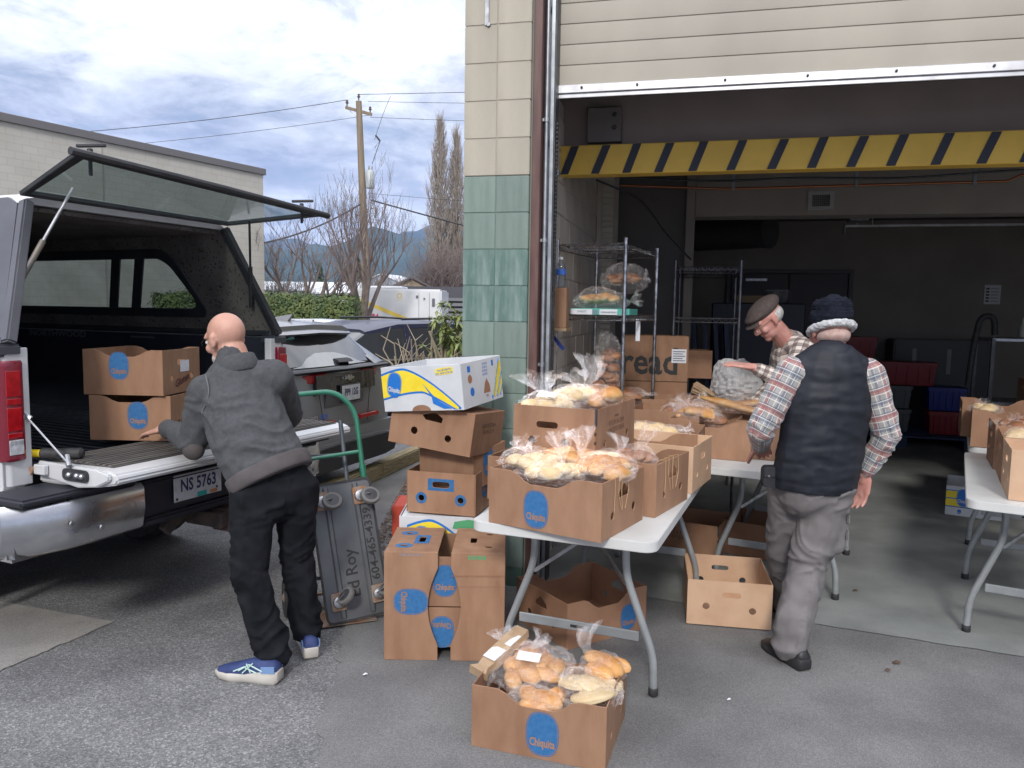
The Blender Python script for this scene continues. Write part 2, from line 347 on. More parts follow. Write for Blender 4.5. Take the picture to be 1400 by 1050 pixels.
# hills: wooded ridge far away
def ridge(name, y0, y1, h, seed, m, x0=-4200, x1=1500, nx=110, ny=14):
    mb = MB(); vs = []
    for j in range(ny+1):
        for i in range(nx+1):
            x = x0 + (x1-x0)*i/nx; y = y0 + (y1-y0)*j/ny; t = j/ny
            prof = math.sin(min(t*1.15, 1)*math.pi/2)
            k = 0.72 + 0.5*noise.fractal(Vector((x/900+seed, y/1200, seed)), 1.0, 2.0, 5) + 0.1*noise.noise(Vector((x/150, seed, 0)))
            vs.append((x, y, h*prof*k - 4*(1-t)))
    mb.add(vs, [(j*(nx+1)+i, j*(nx+1)+i+1, (j+1)*(nx+1)+i+1, (j+1)*(nx+1)+i) for j in range(ny) for i in range(nx)])
    return tag(mb.build(name, m, smooth=True, angle=80), kind='structure')
HILL = mat('far_conifer_forest', (0.022, 0.045, 0.045), 0.95, col2=(0.05, 0.085, 0.085), scale=0.006, detail=9)
HILL2 = mat('snowy_far_forest', (0.03, 0.05, 0.055), 0.95, col2=(0.07, 0.10, 0.11), scale=0.004, detail=9)
ridge('hills', 1900, 3100, 330, 3.1, HILL); ridge('mountain', 3600, 5200, 600, 7.7, HILL2, -6500, 2500)

# grey gravel and bark mulch beside the path, joined as stuff
mulch = mat('bark_mulch', (0.06, 0.04, 0.03), 0.9, col2=(0.22, 0.17, 0.14), scale=30, rand=0.0)
mb = MB(); rg = random.Random(11)
for _ in range(2600):
    y = rg.uniform(4.75, 7.4); x = -0.93 + (y-4.75)*-0.02 + rg.random()**1.3*0.75; s = rg.uniform(.008, .022); a = rg.uniform(0, 6.28); c, sn = math.cos(a)*s, math.sin(a)*s; w = rg.uniform(.3, .7); z = 0.006 + rg.uniform(0, .018)
    p = [(x-c, y-sn, z), (x+sn*w, y-c*w, z+rg.uniform(0, .008)), (x+c, y+sn, z+rg.uniform(-.002, .01)), (x-sn*w, y+c*w, z)]
    mb.add(p + [(x, y, z+s*.55)], [(0, 1, 4), (1, 2, 4), (2, 3, 4), (3, 0, 4)])
tag(mb.build('mulch', mulch), kind='stuff')
# timber kerb, yellowish, in lengths
KERB = mat('weathered_timber', (0.20, 0.16, 0.085), 0.85, col2=(0.34, 0.28, 0.16), scale=7, stretch=(1, 8, 8), bump=0.5, bscale=30)
kd = Vector((0.27, 0.963, 0)).normalized(); ks = Vector((-1.60, 6.05, 0))
for i in range(4):
    a = ks + kd*(i*1.22); b_ = a + kd*1.205; o = empty('timber_kerb', a, math.atan2(kd.y, kd.x), ['weathered yellowish timber kerb just beyond the upended trolley, nearest length', 'weathered timber kerb in front of the rear tyre of the grey hatchback', 'weathered timber kerb between the carton stack and the parked cars', 'farthest length of weathered timber kerb by the bare shrub'][i], 'kerb', 'timber kerbs along the car park')
    MB().box(0, 1.205, -.07, .07, 0, .14).build('timber', KERB, o, bevel=.012, seg=2, smooth=True)

# ---------------------------------------------------------------- garage building
CREAM = mat('cream_painted_block', (0.42, 0.385, 0.315), 0.8, col2=(0.36, 0.33, 0.275), scale=6, stretch=(1, 1, .3), bump=0.35, bscale=70, rand=0.05)
GREEN = mat('green_painted_block', (0.150, 0.205, 0.178), 0.7, col2=(0.20, 0.258, 0.23), scale=5, stretch=(3, 3, .5), bump=0.35, bscale=70, rand=0.07)
GREEN2 = mat('patched_green_paint', (0.095, 0.165, 0.145), 0.65, col2=(0.25, 0.33, 0.31), scale=9, stretch=(2.5, 2.5, .5), bump=0.3, bscale=60, lo=.42, hi=.75)
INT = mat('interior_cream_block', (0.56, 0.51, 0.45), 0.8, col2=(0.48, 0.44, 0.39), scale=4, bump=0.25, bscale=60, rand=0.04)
MORT = mat('painted_mortar', (0.36, 0.335, 0.28), 0.9); MORTG = mat('green_painted_mortar', (0.12, 0.205, 0.165), 0.9); MORTI = mat('interior_mortar', (0.42, 0.38, 0.34), 0.9)
BRN = mat('brown_painted_steel', (0.085, 0.038, 0.034), 0.5, col2=(0.13, 0.07, 0.06), scale=9, stretch=(3, 3, .4), bump=0.1, bscale=50)
GALV = mat('galvanised_steel', (0.42, 0.45, 0.48), 0.4, metal=0.75, col2=(0.30, 0.32, 0.35), scale=14)
DKST = mat('dark_steel', (0.06, 0.065, 0.075), 0.45, metal=0.5, col2=(0.09, 0.095, 0.10), scale=20)
DOORM = mat('grubby_cream_door', (0.38, 0.35, 0.295), 0.6, col2=(0.27, 0.25, 0.215), scale=1.6, detail=9, lo=.38, hi=.8, stretch=(1, 1, .6), bump=0.05, bscale=20)
ALU = mat('aluminium_rail', (0.66, 0.67, 0.69), 0.35, metal=0.7, col2=(0.52, 0.52, 0.53), scale=10)
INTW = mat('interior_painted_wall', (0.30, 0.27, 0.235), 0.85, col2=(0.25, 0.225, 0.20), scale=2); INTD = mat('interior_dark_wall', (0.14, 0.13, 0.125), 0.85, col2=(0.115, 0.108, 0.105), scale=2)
HEAD = mat('taupe_header', (0.30, 0.245, 0.225), 0.8, col2=(0.26, 0.215, 0.20), scale=3)
DKDOOR = mat('dark_painted_door', (0.05, 0.045, 0.055), 0.5); COPPER = mat('copper_pipe', (0.36, 0.14, 0.07), 0.35, metal=0.9)
YELP = mat('yellow_beam_paint', (0.74, 0.48, 0.075), 0.55, col2=(0.64, 0.41, 0.065), scale=5, detail=8, lo=.4, hi=.8, bump=0.12, bscale=20, speck=((0.12, 0.09, 0.04), 38, 0.245))
STRIPE = mat('black_hazard_tape', (0.022, 0.027, 0.045), 0.6)
GB = empty('garage_building', (0.25, 4.5, 0), R_(-13.5), 'cream and green block building with an open garage door', 'building')
SB = []
def bpart(name, mb, m, parent=None, **k): o = mb.build(name, m, parent or GB, **k); return o
# exterior pillar of painted blocks
Hc = 0.2032
w_ = MB(); w_.mi = 0; w_.box(-.503, -.135, -.196, .2, 2.355, 4.3); w_.mi = 1; w_.box(-.503, -.135, -.196, .2, 0, 2.35); pillar = bpart('wall', w_, [MORT, MORTG])
pillar['label'] = 'block pillar painted cream above and green below'
def bparts(name, mb, m, parent=None, **k): return build_each(mb, name, m, parent or GB, **k)
def block_mesh(nm, sx, sy, sz, m): return MB().box(-sx/2, sx/2, -sy/2, sy/2, -sz/2, sz/2).mesh(nm, m, bevel=.003, smooth=True, seg=2, angle=20)
bw = .1905; bms = {k: block_mesh('block', bw-.003, .4, Hc-.003, m) for k, m in (('c', CREAM), ('g', GREEN), ('p', GREEN2))}
for c in range(21):
    z = 2.352 + (c-11.5)*Hc + Hc/2
    z = (c - 11)*Hc + 2.352 + Hc/2
    if z < 0.08: continue
    for i in range(2):
        k = 'c' if c >= 11 else 'p' if c in (7, 8) else 'g'
        link('block', bms[k], pillar, (-.5095 + bw*(i+.5), 0.0, z))
# a metal strap screwed to the pillar high up, and two drilled holes
s = MB(); s.box(-.395, -.37, -.207, -.2, 3.16, 3.6); s.tube([(-.372, -.212, 3.165), (-.372, -.2, 3.165)], .012, 10); bpart('bracket', s, ZINC, bevel=.002)
# jamb: brown steel angle, galvanised conduit, dark track
bpart('door_jamb', MB().box(-.119, -.072, -.185, .05, 0, 4.3), BRN, bevel=.003)
bpart('block_return', MB().box(-.134, -.120, -.17, .2, 0, 4.3), mat('shaded_block_return', (0.22, 0.235, 0.2), .8))  # block return, its colour darkened for the shade on that side
c_ = MB(); c_.tube([(-.052, -.13, 0), (-.052, -.13, 4.3)], .011, 12); 
for z in (.6, 1.3, 2.0, 2.66, 3.4): c_.lathe([(.016, -.012), (.016, .012)], 12, (-.052, -.13, z)); c_.box(-.075, -.05, -.14, -.10, z-.008, z+.008)
bpart('conduit', c_, GALV, smooth=True)
tr = MB(); tr.box(-.038, -.031, -.09, .1, 0, 4.3); tr.box(-.072, -.03, .03, .04, 0, 4.3); tr.box(-.038, -.018, -.10, -.094, 0, 4.3); bpart('door_track', tr, GALV, bevel=.001)
bpart('track_liner', MB().box(-.03, -.012, -.085, .02, 0, 4.3), DKST)
ch = MB()
for i in range(95):
    z = 0.4 + i*.024; ch.box(-.018, -.008, -.03, -.012, z, z+.012)
bpart('chain', ch, DKST)
# rolled door: slats and bottom rail
door = bpart('garage_door', MB().box(-.02, 6.4, .075, .085, 2.86, 4.3), mat('door_backing', (.2, .19, .17), .8))
sl = MB(); n0 = len(sl.v)
prof = [(0.038, 0.0), (0.033, .003), (0.0325, .008), (0.0325, .106), (0.033, .1095), (0.038, .112), (.07, .112), (.07, 0)]
sl.loft([[(-.02, y, z) for y, z in prof], [(6.4, y, z) for y, z in prof]]); slm = sl.mesh('door_slat', DOORM, smooth=True, angle=25)
for i in range(12): link('door_slat', slm, door, (0, 0, 2.885 + i*.113))
bpart('bottom_rail', MB().box(-.02, 6.4, .0, .07, 2.835, 2.882).box(-.02, 6.4, .012, .018, 2.81, 2.835), ALU, door, bevel=.003)
bpart('rubber_seal', MB().box(-.02, 6.4, .02, .06, 2.815, 2.834), BLKRUB, door, bevel=.006)
bl = MB()
for x in (.12, .43, .9, 1.32, 1.75, 2.2, 2.7): bl.lathe([(.007, 0), (.007, .006), (.003, .009)], 8, (x, -.001, 2.862), (0, -1, 0))
bparts('rivet', bl, DKST, door)
# wall above the door and the room
bpart('header', MB().box(-.5, 6.8, .09, .55, 4.3, 4.6).box(-.13, 6.8, .72, .9, 2.66, 4.3), HEAD)
ep = MB(); ep.box(.06, .28, .66, .72, 2.70, 2.92); bpart('electrical_box', ep, mat('grey_box_paint', (.17, .15, .145), .6), bevel=.004)
ek = MB()
for z in (2.79, 2.87): ek.lathe([(.012, 0), (.016, .005), (.010, .012)], 8, (.235, .66, z), (0, -1, 0))
bparts('knockout', ek, DKST)
beam = bpart('hazard_beam', MB().box(-.13, 6.8, .6, .72, 2.485, 2.672), YELP, bevel=.004); beam['label'] = 'yellow and black striped hazard beam'
SP = MB().plate([(0, 0), (.052, 0), (.052+.068, .178), (.068, .178)], [], .004, lambda u, v, w: (u, -w, v)).mesh('hazard_stripe', STRIPE)
for i, x in enumerate([-.1, .1, .3, .5, .71, .94, 1.18, 1.41, 1.63, 1.85, 2.09, 2.33, 2.55, 2.78, 3.0, 3.2, 3.42]): link('hazard_stripe', SP, beam, (x, .598, 2.4895), rot=(0, R_([0, 1, -1, .6, -.5][i % 5]), 0))
# interior left block wall
lw = bpart('side_wall', MB().box(-.5, -.106, .2, 7.4, 0, 2.95), MORTI)
bmi = MB().box(-.1, .1, -.198, .198, -Hc/2+.003, Hc/2-.003).mesh('block', INT, bevel=.004, smooth=True, seg=2, angle=20)
for c in range(14):
    for i in range(6):
        y = .2 + .2*((c % 2)) + .4065*i + .2
        if y < 2.5: link('block', bmi, lw, (-.2, y, (c+.5)*Hc))
pil = MB(); pil.box(-.1, .045, 2.45, 2.9, 0, 2.95)
bpart('pilaster', pil, INT, bevel=.004)
for z in range(58):
    pass
fl = MB()
for i in range(56): fl.box(-.055, .047, 2.436, 2.45, i*.05+.006, i*.05+.05)
bparts('ribbed_panel', fl, mat('ribbed_cream_panel', (0.47, 0.45, 0.38), .6), bevel=.003)
rod = MB(); rod.tube([(-.085, .35, .2), (-.085, .35, 2.46)], .008, 8); rod.lathe([(.03, 0), (.03, .03)], 12, (-.085, .35, 2.44)); bpart('wall_rod', rod, GALV, smooth=True)
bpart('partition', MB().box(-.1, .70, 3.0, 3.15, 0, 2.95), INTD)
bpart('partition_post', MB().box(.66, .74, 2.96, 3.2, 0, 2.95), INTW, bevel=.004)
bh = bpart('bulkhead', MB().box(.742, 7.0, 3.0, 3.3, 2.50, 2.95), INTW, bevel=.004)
vt = MB(); vt.plate(rrect(.22, .16, .004), [rrect(.15, .10, .003)], .02, lambda u, v, w: (1.83+u, 2.998-w, 2.625+v)); vf = bpart('vent', vt, mat('vent_grille_paint', (.33, .33, .32), .5), bh, bevel=.002)
vg = MB()
for i in range(9): vg.box(1.755+i*.0175, 1.759+i*.0175, 2.985, 2.99, 2.575, 2.675)
for i in range(6): vg.box(1.755, 1.905, 2.985, 2.989, 2.58+i*.018, 2.583+i*.018)
bpart('vent_grid', vg, DKST, bh)
pp = MB(); pp.tube([(.1, 2.5, 2.72), (1.0, 2.7, 2.70), (3.2, 2.7, 2.715), (3.3, 2.7, 2.76), (7, 2.7, 2.76)], .011, 10); bpart('copper_pipe', pp, COPPER, smooth=True)
pc = MB(); pc.tube(smooth_path([(.1, 2.55, 2.80), (.9, 2.6, 2.755), (1.6, 2.6, 2.765), (2.4, 2.6, 2.745), (3.4, 2.6, 2.785), (5, 2.6, 2.76)]), .009, 8); 
pc.tube(smooth_path([(.1, .9, 2.5), (.35, 1.6, 2.45), (.5, 2.4, 2.3), (.72, 2.9, 2.1)]), .008, 8)
bpart('cable', pc, DKST, smooth=True)
hg = MB()
for x in (1.05, 2.05, 2.95, 4.1): hg.box(x, x+.025, 2.68, 2.71, 2.69, 2.95)
bparts('pipe_hanger', hg, GALV)
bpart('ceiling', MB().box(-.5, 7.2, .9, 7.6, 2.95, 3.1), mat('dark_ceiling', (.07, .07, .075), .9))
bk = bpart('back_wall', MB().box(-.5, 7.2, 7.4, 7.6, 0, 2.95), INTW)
bpart('right_wall', MB().box(7.0, 7.2, -.19, 7.4, 0, 4.3), INTW)
for i, x in enumerate((1.26, 2.06)):
    d_ = bpart('door_leaf', MB().box(x, x+.785, 7.34, 7.385, .01, 2.2), DKDOOR, bk, bevel=.004)
df = MB(); df.box(1.19, 1.25, 7.33, 7.398, 0, 2.26); df.box(2.856, 2.916, 7.33, 7.398, 0, 2.26); df.box(1.25, 2.856, 7.33, 7.398, 2.205, 2.26); bparts('door_frame', df, mat('dark_frame_paint', (.07, .066, .075), .5), bk, bevel=.003)
bpart('door_closer', MB().box(1.45, 1.75, 7.28, 7.335, 2.09, 2.13), ZINC, bk, bevel=.004)
nt_ = MB(); nt_.mi = 0; nt_.box(4.60, 4.80, 7.385, 7.396, 1.80, 2.06); nt_.mi = 1
for i in range(5): nt_.box(4.62, 4.66, 7.381, 7.384, 1.83+i*.042, 1.852+i*.042); nt_.box(4.675, 4.77, 7.381, 7.384, 1.838+i*.042, 1.844+i*.042)
bpart('wall_notice', nt_, [PAPER, BLK], bk)
sl_ = MB(); sl_.box(2.35, 6.2, 4.95, 5.0, 2.60, 2.622); 
for x in (2.5, 4.9, 6.0): sl_.tube([(x, 4.97, 2.62), (x-.03, 4.97, 2.95)], .006, 6); sl_.tube([(x+.16, 4.97, 2.62), (x+.12, 4.97, 2.95)], .006, 6)
bpart('hanging_rail', sl_, ALU)
bb = MB(); bb.box(2.40, 2.60, 4.86, 5.06, 2.66, 2.75); bb.box(2.35, 2.37, 4.9, 5.0, 2.52, 2.66); bpart('rail_bracket', bb, ZINC, bevel=.006)
du = MB(); du.tube([(.75, 5.4, 2.56), (1.25, 5.1, 2.56), (1.55, 4.9, 2.56)], .19, 24); du.lathe([(.2, -.02), (.2, .02)], 24, (1.55, 4.9, 2.56), (.8, -.55, 0)); bpart('duct', du, mat('dull_duct_metal', (.12, .12, .125), .45, metal=.6), smooth=True)
bpart('roof_slab', MB().box(-.52, 7.3, -.2, 7.7, 4.6, 4.8), mat('roof_membrane', (.15, .15, .15), .9))
bpart('outer_back', MB().box(-.51, -.5, .2, 7.6, 0, 4.6).box(-.5, 7.2, 7.61, 7.7, 0, 4.6).box(7.21, 7.3, -.2, 7.6, 0, 4.6), CREAM)

# ---------------------------------------------------------------- warehouse at the left
WH = mat('warehouse_cream_block', (0.50, 0.475, 0.415), 0.85, col2=(0.46, 0.435, 0.375), scale=1.2)
def brick_mat(m, bw_, bh_, mort=0.86):
    nt = m.node_tree; N, L = nt.nodes, nt.links; b = N['Principled BSDF']; src = b.inputs['Base Color'].links[0].from_socket; t = N.new('ShaderNodeTexCoord'); s = N.new('ShaderNodeSeparateXYZ'); L.new(t.outputs['Object'], s.inputs[0]); c = N.new('ShaderNodeCombineXYZ')
    L.new(s.outputs[0], c.inputs[0]); L.new(s.outputs[2], c.inputs[1]); k = N.new('ShaderNodeTexBrick'); L.new(c.outputs[0], k.inputs[0]); k.inputs['Scale'].default_value = 1; k.inputs['Brick Width'].default_value = bw_; k.inputs['Row Height'].default_value = bh_; k.inputs['Mortar Size'].default_value = .012
    k.inputs['Color1'].default_value = (1, 1, 1, 1); k.inputs['Color2'].default_value = (.95, .95, .95, 1); k.inputs['Mortar'].default_value = (mort, mort, mort, 1)
    mx = N.new('ShaderNodeMix'); mx.data_type = 'RGBA'; mx.blend_type = 'MULTIPLY'; mx.inputs['Factor'].default_value = 1; L.new(src, mx.inputs['A']); L.new(k.outputs['Color'], mx.inputs['B']); L.new(mx.outputs['Result'], b.inputs['Base Color'])
brick_mat(WH, .4, .2)
wh = empty('warehouse', (-9.0, 28.0, 0), R_(60), 'long beige block warehouse with a grey roof edge behind the pickup', 'building')
MB().box(-32, 0, 0, 14, 0, 6.3).build('wall', WH, wh)
MB().box(-32.1, .08, -.08, 14, 6.3, 6.52).build('roof_edge', mat('grey_metal_flashing', (.17, .16, .155), .5, metal=.3), wh, bevel=.01)
s = MB()
for x in (-6, -14, -22): s.box(x, x+.03, -.012, .0, 0, 6.3)
build_each(s, 'expansion_joint', mat('joint_sealant', (.33, .31, .27), .8), wh)
# ================================================================ background
BARK = mat('grey_bark', (0.13, 0.105, 0.09), 0.9, col2=(0.20, 0.165, 0.14), scale=6); TWIG = mat('reddish_twigs', (0.15, 0.12, 0.115), 0.9, col2=(0.21, 0.165, 0.15), scale=2)
PTWIG = mat('pale_poplar_twigs', (0.31, 0.27, 0.23), 0.9, col2=(0.38, 0.33, 0.28), scale=1.5)
def branchy(mbT, mbB, p, d, length, r, depth, rg, spread=0.55, up=0.25, kids=(2, 4), cut=2, minr=.004, gn=3):
    seg = 4; P = [Vector(p)]; dd = Vector(d).normalized(); rr = [r]
    for i in range(seg):
        dd = (dd + Vector((rg.uniform(-1, 1), rg.uniform(-1, 1), rg.uniform(-.4, 1)*1.0))*.13 + Vector((0, 0, up*.12))).normalized()
        P.append(P[-1] + dd*length/seg); rr.append(max(r*(1-.5*(i+1)/seg), minr))
    (mbT if depth <= 1 else mbB).tube(P, rr, 7 if depth <= 1 else gn if depth > cut else 4, caps=False)
    if depth >= gnmax[0]: return
    for k in range(rg.randint(*kids) + (1 if 0 < depth < 4 else 0)):
        t = rg.uniform(.35, 1.0) if depth > 0 else rg.uniform(.75, 1.0); i = min(int(t*seg), seg-1); q = P[i].lerp(P[i+1], t*seg-i) if t < 1 else P[-1]
        sx = Vector((rg.uniform(-1, 1), rg.uniform(-1, 1), rg.uniform(-.3, .6))).normalized()
        nd = (dd*(1-spread*.5) + sx*spread + Vector((0, 0, up))).normalized()
        branchy(mbT, mbB, q, nd, length*rg.uniform(.55, .8), max(rr[i]*.62, minr), depth+1, rg, spread, up, kids, cut, minr, gn)
gnmax = [6]
def bare_tree(name, loc, label, seed, stems, H, r, minr, kids=(2, 4), depth=6, spread=.5, up=.3, tw=TWIG):
    rg = random.Random(seed); gnmax[0] = depth; T = empty(name, loc, 0, label, 'tree'); a, b = MB(), MB()
    a.tube([(0, 0, -.1), (.02, 0, stems[0]*.5), (0, 0, stems[0])], [r*1.25, r, r*.95], 9)
    for d, l in stems[1]: branchy(a, b, (0, 0, stems[0]*.92), d, l*H, r*.62, 1, rg, spread, up, kids, 3, minr)
    a.build('trunk', BARK, T, smooth=True, angle=80); b.build('twigs', tw, T, smooth=True, angle=80); return T
bare_tree('bare_tree', (-4.85, 25.0, 0), 'bare many-stemmed tree with a low fork in front of the utility pole', 5, (0.9, [((-.35, .1, 1), .42), ((.42, 0, 1), .44), ((.05, .25, 1), .48), ((-.12, -.3, 1), .45), ((.2, -.2, 1.1), .4)]), 5.0, .16, .0042, (1, 3), 6, .46, .30)
bare_tree('bare_tree', (-7.6, 29.0, 0), 'low bare crooked tree behind the hedge beside the warehouse corner', 9, (0.9, [((-.8, .1, .9), .48), ((.5, .1, 1), .42), ((-.25, -.2, 1), .42), ((.85, 0, .7), .40)]), 4.6, .20, .007, (2, 3), 5, .6, .12)
def poplar(loc, H, w, label, seed):
    rg = random.Random(seed); T = empty('poplar_tree', loc, 0, label, 'tree', 'twin bare poplars'); a, b = MB(), MB()
    a.tube([(0, 0, 0), (0.1, 0, H*.4), (0, 0, H*.8), (0, 0, H)], [.32, .2, .07, .02], 7)
    for i in range(440):
        z = H*(.10 + .86*rg.random()); an = rg.uniform(0, 6.28); k = (1 - (z/H)**3)*(.35+.65*min(1, z/H*3)); l = rg.uniform(.10, .20)*H*(1-.55*z/H); o = Vector((math.cos(an), math.sin(an), 0)); rad = w*k*rg.uniform(.35, 1)
        p0 = Vector((0, 0, z)); p1 = p0 + o*rad*.6 + Vector((0, 0, l*.4)); p2 = p0 + o*rad + Vector((0, 0, l)); b.tube([p0, p1, p2], [.045, .03, .014], 3, caps=False)
        for q in range(5):
            s0 = p1.lerp(p2, rg.random()); b.tube([s0, s0 + Vector((rg.uniform(-.35, .35), rg.uniform(-.35, .35), rg.uniform(.5, 1.2)))], [.018, .008], 3, caps=False)
    a.build('trunk', BARK, T); b.build('twigs', PTWIG, T); return T
poplar((-6.75, 70, 0), 17.8, 1.7, 'taller left-hand bare poplar of the pair beside the green pillar', 1)
poplar((-5.3, 70.5, 0), 17.0, 1.35, 'slimmer right-hand bare poplar of the pair beside the green pillar', 2)
def brush(loc, w, h, n, label, seed, m=TWIG, dz=0.0):
    rg = random.Random(seed); b = MB(); 
    for i in range(n):
        x = rg.gauss(0, .33)*w; y = rg.uniform(-1, 1); hh = h*rg.uniform(.45, 1.0)*(1-.45*abs(x)/w); p = Vector((x, y, 0)); d = Vector((rg.uniform(-.4, .4), rg.uniform(-.3, .3), 1)); P = [p, p+d*hh*.5, p+d*hh*.8+Vector((rg.uniform(-.3, .3), 0, 0))*h*.1, p + d*hh + Vector((rg.uniform(-.2, .2), 0, 0))*h*.15]
        b.tube(P, [.03*h/5, .02*h/5, .012*h/5, .005*h/5], 3, caps=False)
        for k in range(5):
            q = P[1].lerp(P[3], rg.random()); b.tube([q, q+Vector((rg.uniform(-1, 1), rg.uniform(-.5, .5), rg.uniform(.3, 1)))*h*.13], [.01*h/5, .004*h/5], 3, caps=False)
    T = empty('bare_thicket', loc, 0, label, 'shrub'); b.build('twigs', m, T); return T
brush((-5.6, 60, 0), 3.3, 7.5, 420, 'reddish bare thicket growing at the foot of the poplars', 4)
brush((-13.5, 45, 0), 3.0, 4.2, 330, 'dark bare scrub beyond the hedge next to the warehouse corner', 5, mat('dark_twigs', (.09, .08, .075), .9))
brush((-8.6, 50, 0), 3.6, 4.6, 300, 'pinkish bare scrub between the two bare trees', 6)
# hedge: leaf faces over a block
LEAF = mat('hedge_leaf', (0.045, 0.085, 0.022), 0.6, col2=(0.12, 0.155, 0.04), scale=2.2, detail=6)
def leaves(mb, rg, n, fn, s0, s1):
    for _ in range(n):
        p, nn = fn(); s = rg.uniform(s0, s1); a = Vector((rg.uniform(-1, 1), rg.uniform(-1, 1), rg.uniform(-1, 1))).normalized(); b = (nn + a*.9).normalized().cross(a); 
        if b.length < .01: continue
        b.normalize(); c = b.cross((nn+a*.5).normalized()); mb.add([p-b*s, p+c*s*.45, p+b*s, p-c*s*.45], [(0, 1, 2, 3)])
rg = random.Random(21); hb = MB()
def hp():
    u = rg.uniform(-2.9, 2.9); f = rg.random(); w = .62 + .1*noise.noise(Vector((u*1.7, 3, 0))); h = 1.93 + .13*noise.noise(Vector((u*1.3, 0, 5))) + .03*rg.gauss(0, 1)
    if f < .55: return Vector((u, -w + rg.gauss(0, .05), rg.uniform(.1, h))), Vector((0, -1, .2))
    if f < .85: return Vector((u, rg.uniform(-w, w), h + rg.gauss(0, .05))), Vector((0, 0, 1))
    return Vector((math.copysign(2.9, u) + rg.gauss(0, .06), rg.uniform(-w, w), rg.uniform(.1, h))), Vector((math.copysign(1, u), 0, 0))
leaves(hb, rg, 15000, hp, .035, .07)
hd = empty('hedge', (-7.55, 23.0, 0), R_(2), 'clipped green hedge above the grey car roofs', 'hedge'); hb.build('foliage', LEAF, hd)
MB().box(-2.82, 2.82, -.52, .52, 0, 1.82).build('stems', mat('hedge_core', (.03, .035, .015), .9), hd, bevel=.1)
# utility pole
PW = mat('weathered_pole_wood', (0.27, 0.215, 0.15), 0.85, col2=(0.19, 0.15, 0.10), scale=3, stretch=(4, 4, .3))
up = empty('utility_pole', (-6.75, 36.0, 0), 0, 'tall wooden utility pole with a crossarm and a grey transformer', 'utility pole')
top = Vector((-.42, 0, 11.0)); MB().tube([(0, 0, -.2), (-.2, 0, 5.4), top], [.21, .18, .13], 14).build('pole', PW, up, smooth=True)
MB().bar((-1.02, 0, 10.72), (.18, 0, 10.42), .11, .12).build('crossarm', PW, up); br_ = MB(); br_.bar((-.85, .08, 10.6), (-.40, .1, 10.2), .03, .03); br_.build('brace', ZINC, up)
for p in ((-.95, 0, 10.78), (.1, 0, 10.5), (-.42, 0, 11.05)): MB().lathe([(.03, 0), (.03, .1), (.07, .12), (.07, .17), (.045, .2), (.06, .25), (.0, .29)], 10, p).build('insulator', mat('dark_glazed_insulator', (.10, .07, .06), .3), up, smooth=True)
tf = MB().lathe([(.01, -.02), (.19, 0), (.2, .05), (.2, .72), (.16, .80), (.01, .84)], 20, (.12, -.15, 7.1)).build('transformer', mat('transformer_grey', (.42, .46, .46), .5, metal=.2), up, smooth=True)
b_ = MB()
for p in ((.08, -.2, 7.93), (.2, -.1, 7.93)): b_.lathe([(.05, 0), (.03, .03), (.05, .06), (.03, .09), (.04, .12), (.01, .2)], 8, p)
b_.build('bushing', mat('bushing_grey', (.3, .3, .3), .4), tf); 
fz = MB(); fz.tube([(.55, 0, 9.25), (.35, 0, 9.5)], .05, 6); fz.tube([(.3, 0, 8.95), (.55, 0, 9.25), (.20, -.1, 8.2)], .02, 5); fz.tube([(.1, 0, 6.2), (.35, 0, 6.25), (.35, 0, 5.8)], .03, 5); build_each(fz, 'cutout_fuse', DKST, up)
def wire(a, b, sag, r, label, n=18, grp='overhead wires'):
    a, b = Vector(a), Vector(b); P = [a.lerp(b, i/n) - Vector((0, 0, sag*4*(i/n)*(1-i/n))) for i in range(n+1)]; o = MB().tube(P, r, 4).build('overhead_wire', mat('wire_black', (.03, .03, .035), .6)); return tag(o, label, 'wire', grp)
pT = Vector((-6.75, 36, 0))
wire(pT+Vector((-.95, 0, 11.05)), (-26, 33, 8.3), .35, .014, 'upper thin wire running left from the crossarm over the warehouse')
wire(pT+Vector((.1, 0, 10.4)), (-26, 34, 7.8), .3, .010, 'lower faint wire running left from the crossarm over the warehouse')
wire(pT+Vector((-.42, 0, 11.3)), (14, 38, 12.9), .1, .013, 'topmost wire running right from the pole top')
wire(pT+Vector((.0, 0, 11.0)), (14, 39, 12.2), .15, .010, 'second thin wire running right just below the topmost one')
wire(pT+Vector((.1, 0, 10.3)), (14, 37, 10.4), .1, .010, 'third thin wire running right from the end of the crossarm')
wire(pT+Vector((-.2, 0, 6.5)), (-13.2, 30, 3.9), 0.75, .035, 'thick sagging black cable looping left from the pole to the raised hatch')
wire(pT+Vector((.1, 0, 6.6)), (14, 38, 2.2), .2, .034, 'thick black cable descending right behind the poplars')
wire(pT+Vector((.0, 0, 6.9)), (14, 39, 6.6), .2, .008, 'faint low wire running level right behind the transformer')
wire(pT+Vector((.3, 0, 9.3)), (-5.72, 36.0, 11.25), -.1, .010, 'short jumper wire rising from the fuse to the top wire', 4)

